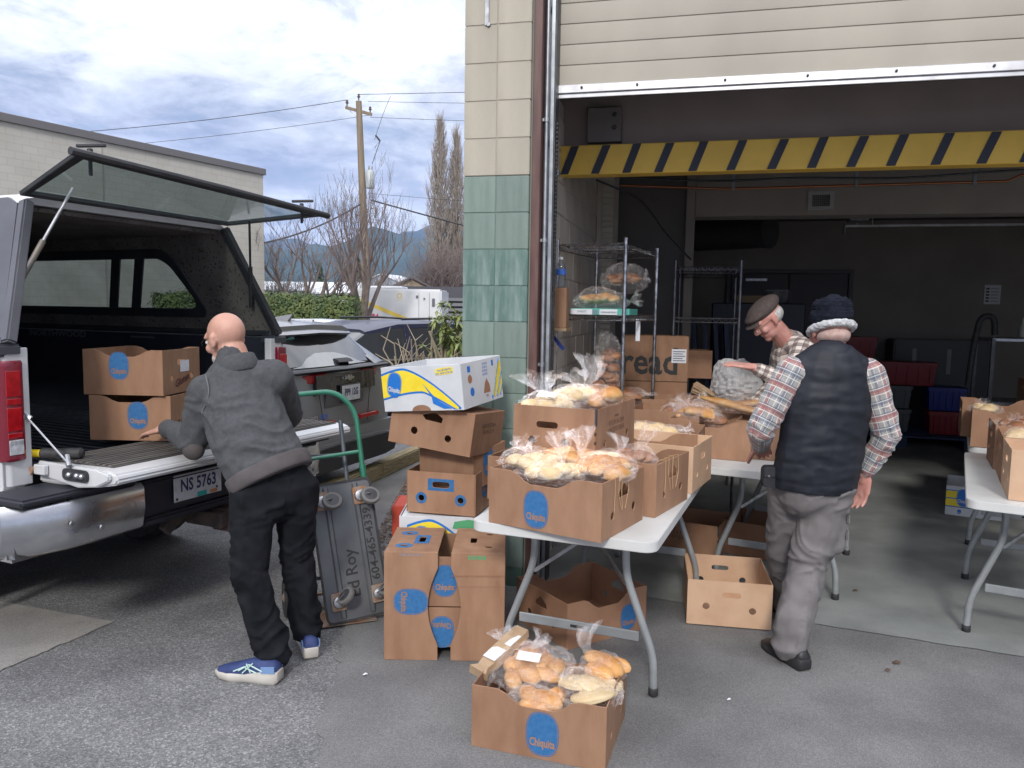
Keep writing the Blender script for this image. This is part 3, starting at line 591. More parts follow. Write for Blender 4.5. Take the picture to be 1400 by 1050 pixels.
# far roofs, houses and parked white vehicles
GLS = mat('dark_car_glass', (0.02, 0.024, 0.03), 0.06, spec=.6, coat=.4); WPT = mat('white_vehicle_paint', (0.68, 0.69, 0.70), 0.3, coat=.5, col2=(0.62, 0.63, 0.645), scale=2)
def house(loc, rz, w, d, h, rh, wall, roof, label, over=.3):
    o = empty('far_house', loc, R_(rz), label, 'house'); MB().box(-w/2, w/2, -d/2, d/2, 0, h).build('wall', wall, o)
    g_ = MB(); g_.loft([[(-w/2-over, y, h-.05), (0, y, h+rh), (w/2+over, y, h-.05), (w/2+over, y, h-.2), (0, y, h+rh-.15), (-w/2-over, y, h-.2)] for y in (-d/2-over, d/2+over)]); g_.build('roof', roof, o)
    e = MB(); e.add([(-w/2, -d/2-.01, h-.1), (w/2, -d/2-.01, h-.1), (0, -d/2-.01, h+rh-.2)], [(0, 1, 2)]); e.build('gable', wall, o)
    for x in (-w*.25, w*.22): MB().box(x-.5, x+.5, -d/2-.03, -d/2-.005, h*.45, h*.85).build('window', GLS, o)
    return o
TANW = mat('tan_siding', (.33, .27, .18), .8); GRYW = mat('pale_grey_siding', (.5, .52, .54), .8); ROOFM = mat('dark_shingle', (.11, .10, .10), .9); WROOF = mat('pale_metal_roof', (.62, .65, .68), .6, col2=(.5, .53, .57), scale=.4); BRNW = mat('brown_siding', (.16, .11, .08), .8)
house((-8.2, 62, 0), 8, 5.6, 8, 2.6, 1.5, TANW, ROOFM, 'tan-gabled house roof above the white utility truck')
house((-4.4, 66, 0), -6, 5.2, 8, 2.3, 2.2, BRNW, ROOFM, 'brown peaked roof just left of the green pillar')
house((-14, 88, 0), 80, 6, 16, 3.4, .7, GRYW, WROOF, 'long pale metal-roofed shed seen through the bare trees')
house((-26, 95, 0), 84, 7, 16, 3.8, 1.0, GRYW, WROOF, 'wide pale roofed shed beyond the low crooked tree')
house((-3, 92, 0), 75, 6, 16, 4.2, 1.0, GRYW, WROOF, 'pale shed roof behind the poplar trunks')
house((-10.5, 120, 0), 10, 9, 8, 5.5, 1.6, mat('white_siding', (.68, .7, .73), .8), WROOF, 'white house standing far behind the tan gable')
house((-20.5, 130, 0), -15, 9, 8, 5.6, 1.8, mat('blue_grey_siding', (.33, .38, .44), .8), WROOF, 'blue-grey house far behind the hedge')
# conifers and thickets far behind
def far_tree(loc, h, w, seed, label):
    rg = random.Random(seed); mb = MB(); 
    for i in range(260):
        z = h*rg.random()**.8; r = w*(1-z/h)*rg.uniform(.3, 1); a = rg.uniform(0, 6.28); s = rg.uniform(.3, .7); p = Vector((r*math.cos(a), r*math.sin(a), z)); q = Vector((math.cos(a), math.sin(a), -.5))*s; t = Vector((-math.sin(a), math.cos(a), .1))*s*.5; mb.add([p-t, p+q, p+t, p+Vector((0, 0, s*.6))], [(0, 1, 2), (0, 2, 3)])
    T = empty('conifer_tree', loc, 0, label, 'tree'); mb.build('crown', mat('conifer_green', (.03, .06, .035), .8, col2=(.06, .09, .05), scale=.6), T); MB().tube([(0, 0, 0), (0, 0, h*.9)], [.25, .05], 6).build('trunk', BARK, T)
far_tree((-10.6, 105, 0), 10.5, 2.6, 1, 'dark conifer rising behind the white utility truck'); far_tree((-7.2, 108, 0), 9.0, 2.4, 2, 'smaller conifer just left of the poplars'); far_tree((-30, 120, 0), 8.5, 2.8, 3, 'dark conifer behind the hedge'); far_tree((-24.5, 122, 0), 9.5, 2.6, 4, 'conifer behind the low crooked tree')
# railing / fence beyond the truck
fc = empty('metal_fence', (-4.3, 33.0, 0), R_(-4), 'grey slatted metal fence with horizontal rails left of the green pillar', 'fence')
FM = mat('fence_grey', (.16, .165, .18), .6)
for i in range(6): MB().box(-1.1, 4.2, -.02, .02, .9+i*.22, .9+i*.22+.13).build('fence_rail', FM, fc)
for x in (-1.05, .7, 2.4, 4.1): MB().box(x-.04, x+.04, .025, .09, 0, 2.3).build('fence_post', FM, fc)
MB().box(-1.1, 4.2, .1, .3, 1.3, 2.6).build('fence_panel', mat('dark_fence_board', (.07, .07, .085), .7), fc)
rl = empty('railing', (-8.6, 30.0, 0), R_(-3), 'thin grey wire railing running behind the hedge and trees', 'railing'); r_ = MB()
r_.tube([(-4, 0, 2.12), (5.5, 0, 2.12)], .022, 5); r_.build('rail', FM, rl)
for i in range(9): MB().tube([(-4+i*1.15, 0, 0), (-4+i*1.15, 0, 2.15)], .025, 5).build('post', FM, rl)
ys = empty('traffic_sign', (-2.9, 31.0, 0), R_(6), 'yellow warning sign with a black ring beside the green pillar', 'sign')
MB().box(-.26, .26, 0, .02, 1.16, 1.86).build('sign_panel', mat('sign_yellow', (.85, .45, .02), .5), ys); rn = MB(); rn.flat(circ(.15, 0, 1.55, 18), lambda u, v, w: (u, -.004, v), [circ(.09, 0, 1.55, 18)]); rn.box(-.16, .16, -.006, -.003, 1.26, 1.31); rn.build('printed_symbol', BLK, ys)
MB().tube([(0, .04, 0), (0, .04, 1.9)], .03, 8).build('post', GALV, ys)

# white utility truck with a yellow stripe
vt = empty('utility_truck', (-4.25, 27.0, 0), R_(-2), 'white utility box truck with a yellow diagonal stripe, parked behind the bare tree', 'truck')
MB().box(-1.42, 1.75, 0, 2.1, .55, 2.32).build('box_body', WPT, vt, bevel=.06, seg=2)
MB().loft([[(-1.5, y, .5), (-2.75, y, .5), (-2.75, y, 1.05), (-2.45, y, 1.15), (-2.15, y, 1.95), (-1.5, y, 2.0)] for y in (.15, 1.9)]).build('cab', WPT, vt, bevel=.05)
cw = MB(); cw.add([(-2.38, .14, 1.2), (-1.95, .14, 1.2), (-1.95, .14, 1.8), (-2.15, .14, 1.8)], [(0, 1, 2, 3)]); cw.build('window', GLS, vt)
st = MB(); st.add([(-1.2, -.004, 2.0), (-1.2, -.004, 1.88), (.95, -.004, 1.02), (1.35, -.004, 1.02)], [(0, 1, 2, 3)]); st.build('yellow_stripe', mat('stripe_yellow', (.75, .56, .10), .5), vt)
tx = MB(); tx.text('TNRd', .20, lambda u, v, w: (-.72+u, -.006, 1.36+v), .01); tx.build('lettering', mat('red_lettering', (.55, .05, .16), .5), vt)
lg = MB(); lg.flat(oval(.18, .18), lambda u, v, w: (.28+u, -.006, 2.08+v), [oval(.1, .1)]); lg.text('FORTIS', .07, lambda u, v, w: (.28+u, -.006, 1.93+v)); lg.build('printed_logo', mat('pale_gold', (.62, .5, .2), .5), vt)
dw = MB()
for x in (.95, 1.32): dw.box(x, x+.012, -.006, -.001, .7, 2.2)
dw.box(1.42, 1.52, -.02, -.003, 1.72, 2.0); dw.box(.86, .93, -.02, -.002, 2.0, 2.1); dw.box(1.12, 1.18, -.02, -.002, 1.95, 2.02); dw.build('door_seam', mat('seam_grey', (.12, .13, .15), .5), vt)
MB().box(-.9, .3, .3, 1.6, 2.32, 2.42).build('roof_hatch', WPT, vt, bevel=.03)
for x in (-2.1, .9): MB().lathe([(.2, 0), (.38, 0), (.4, .05), (.4, .2), (.38, .25), (.2, .25)], 20, (x, .02, .4), (0, 1, 0)).build('wheel', BLKRUB, vt, smooth=True)

# bare rhododendron with a green tuft beside the pillar
sh = empty('rhododendron', (-.75, 7.4, 0), 0, 'leggy shrub with bare stems and a tuft of green leaves beside the green pillar', 'shrub'); rg = random.Random(4); st_, lf = MB(), MB()
SL = mat('rhododendron_leaf', (.13, .19, .05), .45, col2=(.28, .32, .11), scale=9); SS = mat('pale_bare_stem', (.33, .28, .21), .8)
def longleaf(mb, p, d, l, w):
    d = d.normalized(); s_ = d.cross(Vector((0, 0, 1))); s_ = s_.normalized() if s_.length > .01 else Vector((1, 0, 0)); q = p + d*l*.5 + Vector((0, 0, .01)); e = p + d*l - Vector((0, 0, l*.2)); mb.add([p, q+s_*w, e, q-s_*w, q-Vector((0, 0, w*.5))], [(0, 1, 4), (1, 2, 4), (2, 3, 4), (3, 0, 4)])
for i in range(46):
    a = rg.uniform(0, 6.28); sp = rg.uniform(.1, .62); H = rg.uniform(.95, 1.32); P = [Vector((rg.uniform(-.12, .12), rg.uniform(-.12, .12), 0))]
    e = Vector((math.cos(a)*sp*.9, math.sin(a)*sp*.6, H)); m1 = P[0].lerp(e, .5) + Vector((rg.uniform(-.1, .1), 0, -.05)); P = smooth_path([P[0], m1, e], 4); st_.tube(P, [.012-.0008*k for k in range(len(P))], 5, caps=False)
    for q in range(3):
        b0 = P[rg.randint(3, len(P)-1)]; b1 = b0 + Vector((rg.uniform(-.2, .2), rg.uniform(-.15, .15), rg.uniform(.05, .25))); st_.tube([b0, b1], [.006, .003], 4, caps=False)
        if e.x > .15:
            for _ in range(9): longleaf(lf, b1, Vector((rg.uniform(-1, 1), rg.uniform(-1, 1), rg.uniform(-.7, .5))), rg.uniform(.07, .13), .016)
for i in range(38):
    c = Vector((.14+rg.gauss(0, .12), rg.gauss(0, .12), 1.40+rg.gauss(0, .12)))
    for _ in range(9): longleaf(lf, c, Vector((rg.uniform(-1, 1), rg.uniform(-1, 1), rg.uniform(-.8, .6))), rg.uniform(.08, .14), .018)
for i in range(8): st_.tube(smooth_path([(rg.uniform(-.1, .1), 0, 0), (rg.uniform(-.1, .2), rg.uniform(-.1, .1), .7), (.1+rg.uniform(-.15, .15), rg.uniform(-.1, .1), 1.4)], 4), .009, 5)
st_.build('stems', SS, sh, smooth=True); lf.build('leaves', SL, sh)
# withered shrub lower, between boxes and pillar
# ---------------------------------------------------------------- the air
hz = MB().box(-7100, 7100, -120, 7100, -1.2, 1300).build('haze', None); hz.data.materials.clear()
hm_ = bpy.data.materials.new('haze_air'); hm_.use_nodes = True; hn = hm_.node_tree.nodes; hn.clear(); ho = hn.new('ShaderNodeOutputMaterial'); hv = hn.new('ShaderNodeVolumePrincipled'); hv.inputs['Color'].default_value = (.30, .52, 1.0, 1); hv.inputs['Density'].default_value = 0.00008; hv.inputs['Anisotropy'].default_value = 0.0
hm_.node_tree.links.new(hv.outputs[0], ho.inputs['Volume']); hz.data.materials.append(hm_); tag(hz, kind='stuff')
# ================================================================ cartons, tables, shelves
def oval_logo_mesh(name='printed_logo', w=.112, h=.150, ink=BLUE, paper=CARD, word='Chiquita', full=False):
    k = ('logo', w, h, ink.name, paper.name)
    if k in _TXT: return _TXT[k]
    mb = MB(); F = lambda u, v, q: (u, -.0009, v)
    mb.mi = 0; mb.flat(oval(w, h, 28), F, [oval(w*.95, h*.96, 28)]); mb.flat(oval(w*.915, h*.935, 28), F)
    mb.mi = 1; F2 = lambda u, v, q: (u, -.0014, v)
    mb.text(word, h*.255, lambda u, v, q: (u, -.0014, v - h*.20), .0013, .66)
    _TXT[k] = mb.mesh(name, [ink, paper]); return _TXT[k]
def scoop(L, H, d, w):
    """top edge with the hand dip of a banana carton, from right to left"""
    pts = []
    if d > 0:
        for i in range(11):
            t = i/10; x = w/2 + .05 - (w + .10)*t; e = 0 if abs(x) > w/2+.049 else 1
            s = 1 - min(1, max(0, (abs(x)-w*.28)/(w/2+.05-w*.28))); s = s*s*(3-2*s); pts.append((x, H - d*s))
    return pts
_CART = {}
def carton(loc, rz, label, L=.50, W=.40, H=.225, m=None, dip=.045, logo=(), holes='slot', sidehole=False, rot=None, name='carton', group=None, ink=None, text=None, topless=True, inner=None, tilt=None, flaps=(), strip=False, marks=False, sidemarks=False):
    """a banana carton: base panel, two long side panels, two end panels; x is the long way"""
    m = m or CARD; t = .005
    C = empty(name, loc, rz, label, 'carton', group or 'banana cartons', rot=rot)
    key = (L, W, H, m.name, dip, holes, sidehole)
    if key not in _CART:
        base = MB().box(-L/2+t, L/2-t, -W/2+t, W/2-t, .001, .006).mesh('base_panel', m)
        s = MB(); top = scoop(L, H, dip, .20) if dip else []
        sh = [circ(.016, -.15, .08, 12), circ(.016, .15, .08, 12)] if sidehole else []
        s.plate([(-L/2, 0), (L/2, 0), (L/2, H)] + top + [(-L/2, H)], sh, t, lambda u, v, w: (u, w - W/2, v)); side = s.mesh('side_panel', m, bevel=.0008, angle=60)
        e = MB(); w2 = W/2 - t - .0006
        hl = {'slot': [rrect(.092, .03, .014, 4, 0, H*.70), circ(.016, -.105, H*.36, 12), circ(.016, .105, H*.36, 12)],
              'pent': [[(-.05, H*.62), (.05, H*.62), (.045, H*.72), (.006, H*.84), (-.006, H*.84), (-.045, H*.72)], circ(.017, -.10, H*.36, 12), circ(.017, .10, H*.36, 12)], 'none': []}[holes]
        e.plate([(-w2, .0), (w2, .0), (w2, H-.001), (-w2, H-.001)], hl, t, lambda u, v, w: (L/2 - w, u, v)); end = e.mesh('end_panel', m, bevel=.0008, angle=60)
        _CART[key] = (base, side, end)
    base, side, end = _CART[key]
    link('base_panel', base, C); P = {}
    P['f'] = link('side_panel', side, C); P['b'] = link('side_panel', side, C, rot=(0, 0, math.pi)); P['r'] = link('end_panel', end, C); P['l'] = link('end_panel', end, C, rot=(0, 0, math.pi))
    for side_, u, v, ang, sc in logo:
        par = P[side_]; me = oval_logo_mesh(paper=m, ink=ink or BLUE)
        if side_ in 'fb': link('printed_logo', me, par, (u, -W/2, v), (0, R_(ang), 0), (sc, 1, sc))
        else: link('printed_logo', me, par, (L/2, u, v), (R_(0), R_(ang), R_(90)) if ang == 0 else Euler((0, 0, R_(90))).to_matrix().to_4x4() @ Matrix.Rotation(R_(ang), 4, 'Y') and (0, R_(ang), R_(90)), (sc, 1, sc))
    if marks:      # blue rings and square round the holes of an end panel
        for sd in marks:
            q = MB(); F = lambda u, v, w: (L/2+.0008, u, v)
            q.flat(rrect(.14, .062, .002, 1, 0, H*.70), F, [rrect(.094, .032, .014, 4, 0, H*.70)])
            for s_ in (-1, 1): q.flat(circ(.030, s_*.105, H*.36, 20), F, [circ(.0165, s_*.105, H*.36, 12)])
            build_each(q, 'printed_ring', BLUE, P[sd])
    if sidemarks:
        for sd in sidemarks:
            q = MB(); F = lambda u, v, w: (u, -W/2-.0008, v)
            q.flat(circ(.03, -.19, H*.3, 20), F, [circ(.016, -.19, H*.3, 12)]); q.build('printed_ring', BLUE, P[sd])
    if text:       # rows of stencilled characters on a side
        sd, u0, v0, flip = text; q = MB(); Wd = W/2 if sd in 'fb' else L/2
        for r, s_ in enumerate(('0 1 2 3 4 5 6 7 8 9', 'A B C D E F G H K')):
            mp = (lambda u, v, w, r=r: (u0+flip*u, -Wd-.0008, v0+flip*(v-.032*r))) if sd in 'fb' else (lambda u, v, w, r=r: (Wd+.0008, u0+flip*u, v0+flip*(v-.032*r)))
            q.text(s_, .030, mp, .0008, .92)
        mp = (lambda u, v, w: (u0+flip*u, -Wd-.0008, v0+flip*(v+.028))) if sd in 'fb' else (lambda u, v, w: (Wd+.0008, u0+flip*u, v0+flip*(v+.028))); q.text('PACKED', .014, mp, .0004)
        q.build('stencil_text', INK, P[sd])
    if strip:      # dark glued corner strip and slots, their inner shade painted as dark brown
        q = MB(); q.box(L/2-.004, L/2+.0015, -W/2-.0015, -W/2+.018, H*.70, H); q.build('corner_strip', mat('charcoal_strip', (.05, .05, .055), .7), C)
        q = MB()
        for k in range(4): q.box(L/2-.004, L/2+.0012, -W/2-.0012, -W/2+.012, H*(.05+.16*k), H*(.05+.16*k)+.014)
        build_each(q, 'corner_slot', mat('painted_slot_shade', (.06, .035, .02), .9), C)
    for sd, deg, wd in flaps:     # folded top flap hinged at a side
        q = MB().plate([(-L/2+.012, 0), (L/2-.012, 0), (L/2-.03, wd), (-L/2+.03, wd)], [], .004, lambda u, v, w: (u, v, w)); 
        link('top_flap', q.mesh('top_flap', m), C, (0, -W/2 if sd == 'f' else W/2, H), (R_(deg) if sd == 'f' else R_(180-deg), 0, 0) if sd == 'f' else (R_(-deg), 0, math.pi))
    return C
TOPT = .74
def table(loc, rz, label, L=1.83, W=.762, group='white folding tables'):
    """origin at the middle of the near short edge, long axis +y"""
    T = empty('folding_table', loc, rz, label, 'table', group)
    a = MB().plate(rrect(W, L, .055, 5, 0, L/2), [], .042, lambda u, v, w: (u, v, TOPT-.042+w)); a.build('tabletop', HDPE, T, bevel=.008, seg=2, smooth=True, angle=40)
    for y, s in ((.30, 1), (L-.30, -1)):
        for sx in (-1, 1):
            p = fillet([(sx*.20, y, TOPT-.045), (sx*.205, y, .50), (sx*.33, y, .17), (sx*.335, y, .028)], .06); lg = MB().tube(p, .0165, 12).build('leg', STEELP, T, smooth=True)
            MB().lathe([(.019, 0), (.021, .004), (.021, .03), (.0185, .034)], 14, (sx*.335, y, 0)).build('foot_cap', BLKRUB, lg, smooth=True)
            br = MB(); br.bar((sx*.205, y+.0, .46), (0, y+s*.22, .60), .008, .018); br.build('brace', ZINC, T, bevel=.001)
        MB().bar((-.268, y-.004, .245), (.268, y-.004, .245), .012, .042).build('crossbar', STEELP, T, bevel=.003)
        MB().bar((0, y+s*.22, .60), (0, y+s*.40, TOPT-.045), .02, .012).build('hinge_arm', DKST, T)
        MB().box(-.03, .03, y-.0115, y-.0095, .238, .25).build('label_plate', BLK, T)
        MB().tube([(-.22, y, TOPT-.055), (.22, y, TOPT-.055)], .015, 10).build('top_tube', STEELP, T, smooth=True)
    for sx in (-1, 1): MB().box(sx*.30-.012, sx*.30+.012, .1, L-.1, TOPT-.062, TOPT-.042).build('side_rail', STEELP, T)
    return T
def mid(FL, FR): return ((FL[0]+FR[0])/2, (FL[1]+FR[1])/2)
a1 = math.atan2(2.795-3.07, .545+.165)
t1 = table((.19, 2.93, .008), a1, 'long white folding table in the foreground holding the overflowing bread cartons'); t1.rotation_euler = (0, 0, R_(-21.5))
t2 = table((1.41, 4.10, .009), R_(-27), 'white folding table in the middle, directly behind the man in the beanie', L=1.52)
t3 = table((2.48, 3.37, .009), R_(-30), 'white folding table at the right edge, nearest of the pair', L=1.52)
t4 = table((3.385, 4.89, .009), R_(-30), 'white folding table behind the nearer one at the right edge')

F = 'f'
# ---- on the first table
cA = carton((.232, 3.085, .749), R_(-32), 'brown carton with a round blue label at the front corner of the first table', logo=[('f', -.03, .085, 0, 1.0)], holes='pent')
cC = carton((.50, 3.45, .749), R_(-32), 'half-hidden carton right behind the front blue-label carton, twine hanging over its end', holes='pent')
cD = carton((.73, 3.88, .749), R_(-27), 'plain empty pale-topped carton third from the front on the first table', dip=0, holes='slot', m=CARDP)
cE = carton((.80, 4.23, .751), R_(-20), 'scoop-sided carton at the far end of the first table, bags showing over its rim', dip=.05)
cU = carton((.18, 3.50, .749), R_(-25), 'carton serving as the plinth beneath the tall bagged-bread carton', dip=0, L=.46, W=.36, H=.20)
cB = carton((.30, 3.50, .962), R_(-26), 'brown carton raised on another one, stencilled rows on its side and bagged loaves on top', dip=0, L=.38, W=.55, H=.235, holes='none', text=('r', 0.0, .155, 1), strip=True)
eh = MB(); 
# holes of that carton's front (its short face carries the hand slot)
fr = [c for c in cB.children if c.name.startswith('side_panel')][0]
fr.data = MB().plate([(-.19, 0), (.19, 0), (.19, .235), (-.19, .235)], [rrect(.10, .028, .013, 4, -.03, .155), circ(.017, -.10, .085), circ(.019, .055, .085)], .005, lambda u, v, w: (u, w-.275, v)).mesh('side_panel', CARD, bevel=.0008, angle=60)
er = [c for c in cB.children if c.name.startswith('end_panel')][0]
er.data = MB().plate([(-.269, 0), (.269, 0), (.269, .234), (-.269, .234)], [circ(.017, -.15, .075), circ(.017, .16, .085)], .005, lambda u, v, w: (.19-w, u, v)).mesh('end_panel', CARD, bevel=.0008, angle=60)
# ---- floor in front / under the first table
cF = carton((.17, 2.81, .004), R_(-18), 'lowest carton on the asphalt in the foreground, filled with bagged pastries', logo=[('f', .02, .095, 0, 1.1)], dip=.05, holes='pent', H=.235)
cG = carton((.37, 3.83, .004), R_(33), 'empty reddish-brown carton with scooped sides lying open under the first table', logo=[('f', .13, .085, 0, .9)], m=CARDD, dip=.055, holes='pent', W=.44)
# ---- opened carton standing on the garage floor edge
cH = carton((1.165, 4.02, .010), R_(-10), 'open pale carton with two round holes, standing on the floor between the tables', L=.42, W=.44, H=.235, m=CARDP, dip=0, holes='none')
for c in cH.children:
    if c.name.startswith('side_panel'):
        c.data = MB().plate([(-.21, 0), (.21, 0), (.21, .235), (-.21, .235)], [rrect(.092, .026, .012, 4, .01, .165), circ(.018, -.115, .10), circ(.018, .115, .09)], .005, lambda u, v, w: (u, w-.22, v)).mesh('side_panel', CARDP, bevel=.0008, angle=60)
cH.rotation_euler = (R_(0), R_(0), R_(-10))
# ---- cartons under the middle table
cI = carton((1.22, 5.15, .010), R_(-28), 'dim stencilled carton lying in shadow under the middle table, punched corner facing out', m=CARDD, dip=0, text=('f', -.05, .15, 1), strip=True)
cJ = carton((1.70, 5.1, .010), R_(-35), 'dark carton next to the stencilled one beneath the middle table', m=CARDD, dip=0, L=.40)
# ---- on the middle table
cK = carton((1.25, 4.68, .751), R_(-24), 'carton with half a blue label at the near end of the middle table', logo=[('f', -.17, .09, 0, 1.05)], L=.48, dip=.04)
cL = carton((1.57, 4.62, .751), R_(-24), 'narrow carton wedged behind the half-label carton, left of the beanie man\'s elbow', L=.36, W=.34, dip=0)
cM = carton((1.03, 4.98, .751), R_(-24), 'brown carton standing between the shelf and the bread rolls', L=.46, H=.24, dip=0, strip=False)
cN = carton((1.20, 5.52, .751), R_(-12), 'open empty carton farthest back on the middle table, hand slot in its rear panel', L=.52, H=.25, dip=0)
cO = carton((1.72, 5.30, .751), R_(-24), 'carton under the clear sack that the man in the flat cap is handling', L=.50, H=.24, dip=0)
# ---- right-hand tables
cP = carton((2.665, 3.625, .751), R_(-28), 'nearest carton on the right-hand table, cut off by the edge of the photo', L=.50, H=.24, dip=0, m=CARDP)
cQ = carton((2.865, 3.995, .751), R_(-29), 'second carton on the right-hand table with a paper-wrapped loaf end over its rim', L=.50, H=.24, dip=.06)
cR = carton((3.05, 4.37, .751), R_(-27), 'third carton on the right-hand table with crumpled film and a yellow print inside', L=.50, H=.25, dip=0)
cS = carton((3.36, 5.13, .751), R_(-30), 'tall-sided carton on the rear right-hand table with film bulging out', L=.46, H=.25, dip=.05)
cT = carton((3.57, 5.58, .751), R_(-28), 'last visible carton on the rear right-hand table', L=.50, H=.25, dip=.05)
cV = carton((4.6, 6.3, .35), R_(-18), 'large dim carton with a round blue label behind the right-hand tables', L=.75, W=.5, H=.42, logo=[('f', 0, .22, 0, 1.4)], dip=0, m=CARDD)
cW = carton((4.55, 6.35, .009), R_(-18), 'dark carton carrying the large blue-label carton in the dim rear', L=.8, W=.5, H=.34, dip=0, m=CARDD)
cX = carton((4.9, 6.9, .80), R_(-18), 'small dim carton high up at the right edge beside the black hand truck', L=.5, W=.36, H=.26, dip=0, m=CARD)
# ---- the stack beside the pillar
cS1 = carton((-.40, 4.03, 1.125), R_(-33), 'white carton printed with big yellow bananas, topmost of the leaning stack', name='carton', L=.46, W=.44, H=.225, m=WCARD, dip=0, holes='none')
cS1.rotation_euler = Euler((R_(3), R_(-5), R_(-25)), 'XYZ'); cS1.location = (-.345, 3.99, 1.112)
cS2 = carton((-.35, 4.03, .90), 0, 'upside-down brown carton with a beak-shaped hole, directly under the white banana carton', L=.46, W=.40, H=.215, m=CARD, dip=0, holes='none')
cS2.rotation_euler = Euler((R_(180-4), R_(6), R_(-21)), 'XYZ'); cS2.location = (-.320, 4.0, 1.105)
for c in cS2.children:
    if c.name.startswith('side_panel'):
        c.data = MB().plate([(-.23, 0), (.23, 0), (.23, .215), (-.23, .215)], [[(-.055, .145), (.045, .145), (.055, .165), (-.0, .195), (-.018, .195), (-.06, .165)][::1] if False else [(-.055, .075), (.035, .07), (.055, .05), (.0, .03), (-.02, .03), (-.06, .05)], circ(.018, -.10, .145), circ(.019, .09, .135)], .005, lambda u, v, w: (u, w-.2, v)).mesh('side_panel', CARD, bevel=.0008, angle=60)
for c in cS2.children:
    if c.name.startswith('end_panel'):
        q = MB()
        for r, s_ in enumerate(('0 1 2 3 4 5 6 7', 'A B C D E F G H')): q.text(s_, .028, lambda u, v, w, r=r: (.2308, u, .10-.032*r-v*-1.0*-1.0), .0008, .9)
        q.build('stencil_text', INK, c)
cS3 = carton((-.325, 4.03, .566), R_(-14), 'carton with blue-ringed holes and blue-framed hand slot, middle of the leaning stack', L=.44, W=.37, H=.215, dip=0, holes='slot', marks='r')
cS3.rotation_euler = (0, 0, R_(-14-90)); cS3.location = (-.30, 4.05, .566)
for c in cS3.children:
    if c.name.startswith('side_panel'): link('printed_logo', oval_logo_mesh(), c, (-.06 if c.rotation_euler.z else .06, -.185, .14), None, (1, 1, 1))
cS4 = carton((-.28, 4.06, .70), R_(-14), 'smaller lidded carton nested inside the one with blue-ringed holes', L=.36, W=.32, H=.19, dip=0, logo=[('f', -.02, .12, 0, 1.0)], holes='none')
cS4.rotation_euler = (0, R_(-3), R_(64)); cS4.location = (-.25, 4.05, .70)
tag(MB().box(-.18, .18, -.155, .155, .186, .191).build('top_flap', CARD, cS4))
w1 = carton((-.31, 4.0, .285), 0, 'white carton with yellow banana print squeezed under the stack, only its top strip visible', m=WCARD, dip=0, holes='none', H=.275, L=.50, W=.38)
w2 = carton((-.31, 4.0, .006), 0, 'hidden white carton at the very bottom of the rear stack', m=WCARD, dip=0, holes='none', H=.275, L=.50, W=.38)
rc = carton((-.47, 4.28, .25), 0, 'red carton peeking out left of the stack with crumpled white paper on it', m=REDC, dip=0, holes='none', H=.27, L=.36, W=.26); carton((-.47, 4.28, .006), 0, 'red carton on the ground under the other red one', m=REDC, dip=0, holes='none', H=.24, L=.36, W=.26)
for c in (w1, rc): tag(MB().box(-.24 if c is w1 else -.17, .24 if c is w1 else .17, -.18 if c is w1 else -.12, .18 if c is w1 else .12, .268, .272).build('top_flap', WCARD if c is w1 else REDC, c))
# banana prints
def banana_print(par, y, L, H, flip=1, z0=0.0):
    b = MB(); S = lambda u, v, w: (flip*u*L, y, z0+v*H)
    b.mi = 0
    def band(f0, f1, off, mi, u0=-.5, u1=.40, n=22):
        b.mi = mi; vs = []
        for i in range(n+1):
            u = u0 + (u1-u0)*i/n; vs += [(flip*u*L, y-off, z0+f0(u)*H), (flip*u*L, y-off, z0+f1(u)*H)]
        b.add(vs, [(2*i, 2*i+2, 2*i+3, 2*i+1) for i in range(n)])
    top = lambda u: .97 - 1.25*max(0, u+.22)**1.45*1.25 - .9*max(0, -.22-u)**1.6; bot = lambda u: .30 + .14*math.sin((u+.5)*3.3) - max(0, u-.02)*.75
    cl = lambda f: (lambda u: max(.02, f(u)))
    band(cl(lambda u: bot(u)-.045), cl(lambda u: top(u)), .0008, 0, -.5, .47); band(cl(lambda u: bot(u)), cl(lambda u: top(u)-.05), .0013, 1, -.5, .44)
    b.mi = 0; b.flat([(.02, .62), (.13, .36), (.20, .22), (.36, .04), (.26, .04), (.13, .16), (.12, .30)], lambda u, v, w: (flip*u*L, y-.0018, z0+v*H))
    b.mi = 1; b.flat(rrect(.22, .15, .04, 3, .33, .86), lambda u, v, w: (flip*(u-.03)*L, y-.001, z0+(v+.15*(u-.33))*H)); b.mi = 0
    for k_, s_ in enumerate(('VALUE VENTS', 'DO NOT STACK')): b.text(s_, .013, lambda u, v, w, k_=k_: (flip*(.30*L)+u, y-.0016, z0+.885*H-.015*k_+v+.10*u), .0004)
    o = b.build('banana_print', [BLUEG, YEL], par)
    lg = link('printed_logo', oval_logo_mesh(ink=BLUEG, paper=WCARD, w=.1, h=.145), par, (flip*-.34*L, y-.0012, z0+.60*H), (0, R_(12), 0), (.85, 1, .9)); 
    return o
ps = [c for c in cS1.children if c.name.startswith('side_panel')][0]; banana_print(ps, -.22, .46, .225)
cut = MB().flat([(-.01+.055*math.cos(a), .0+.03*math.sin(a)) for a in [math.pi*i/10 for i in range(11)]], lambda u, v, w: (u, -.2215, v+.001)).build('hand_cutout', CARDD, ps)
pe = [c for c in cS1.children if c.name.startswith('end_panel')][0]
q = MB(); G = lambda u, v, w: (.2308, u, v); q.mi = 1; q.flat([(.09, .015), (.21, .03), (.213, .20), (.17, .19)], G); q.mi = 0
for a_, b__ in (((.10, .02), (.19, .21)), ((.14, .02), (.213, .14)), ((.18, .02), (.213, .07)), ((.09, .01), (.09, .03))): q.bar((.2312, a_[0], a_[1]), (.2312, b__[0], b__[1]), .001, .007, (1, 0, 0))
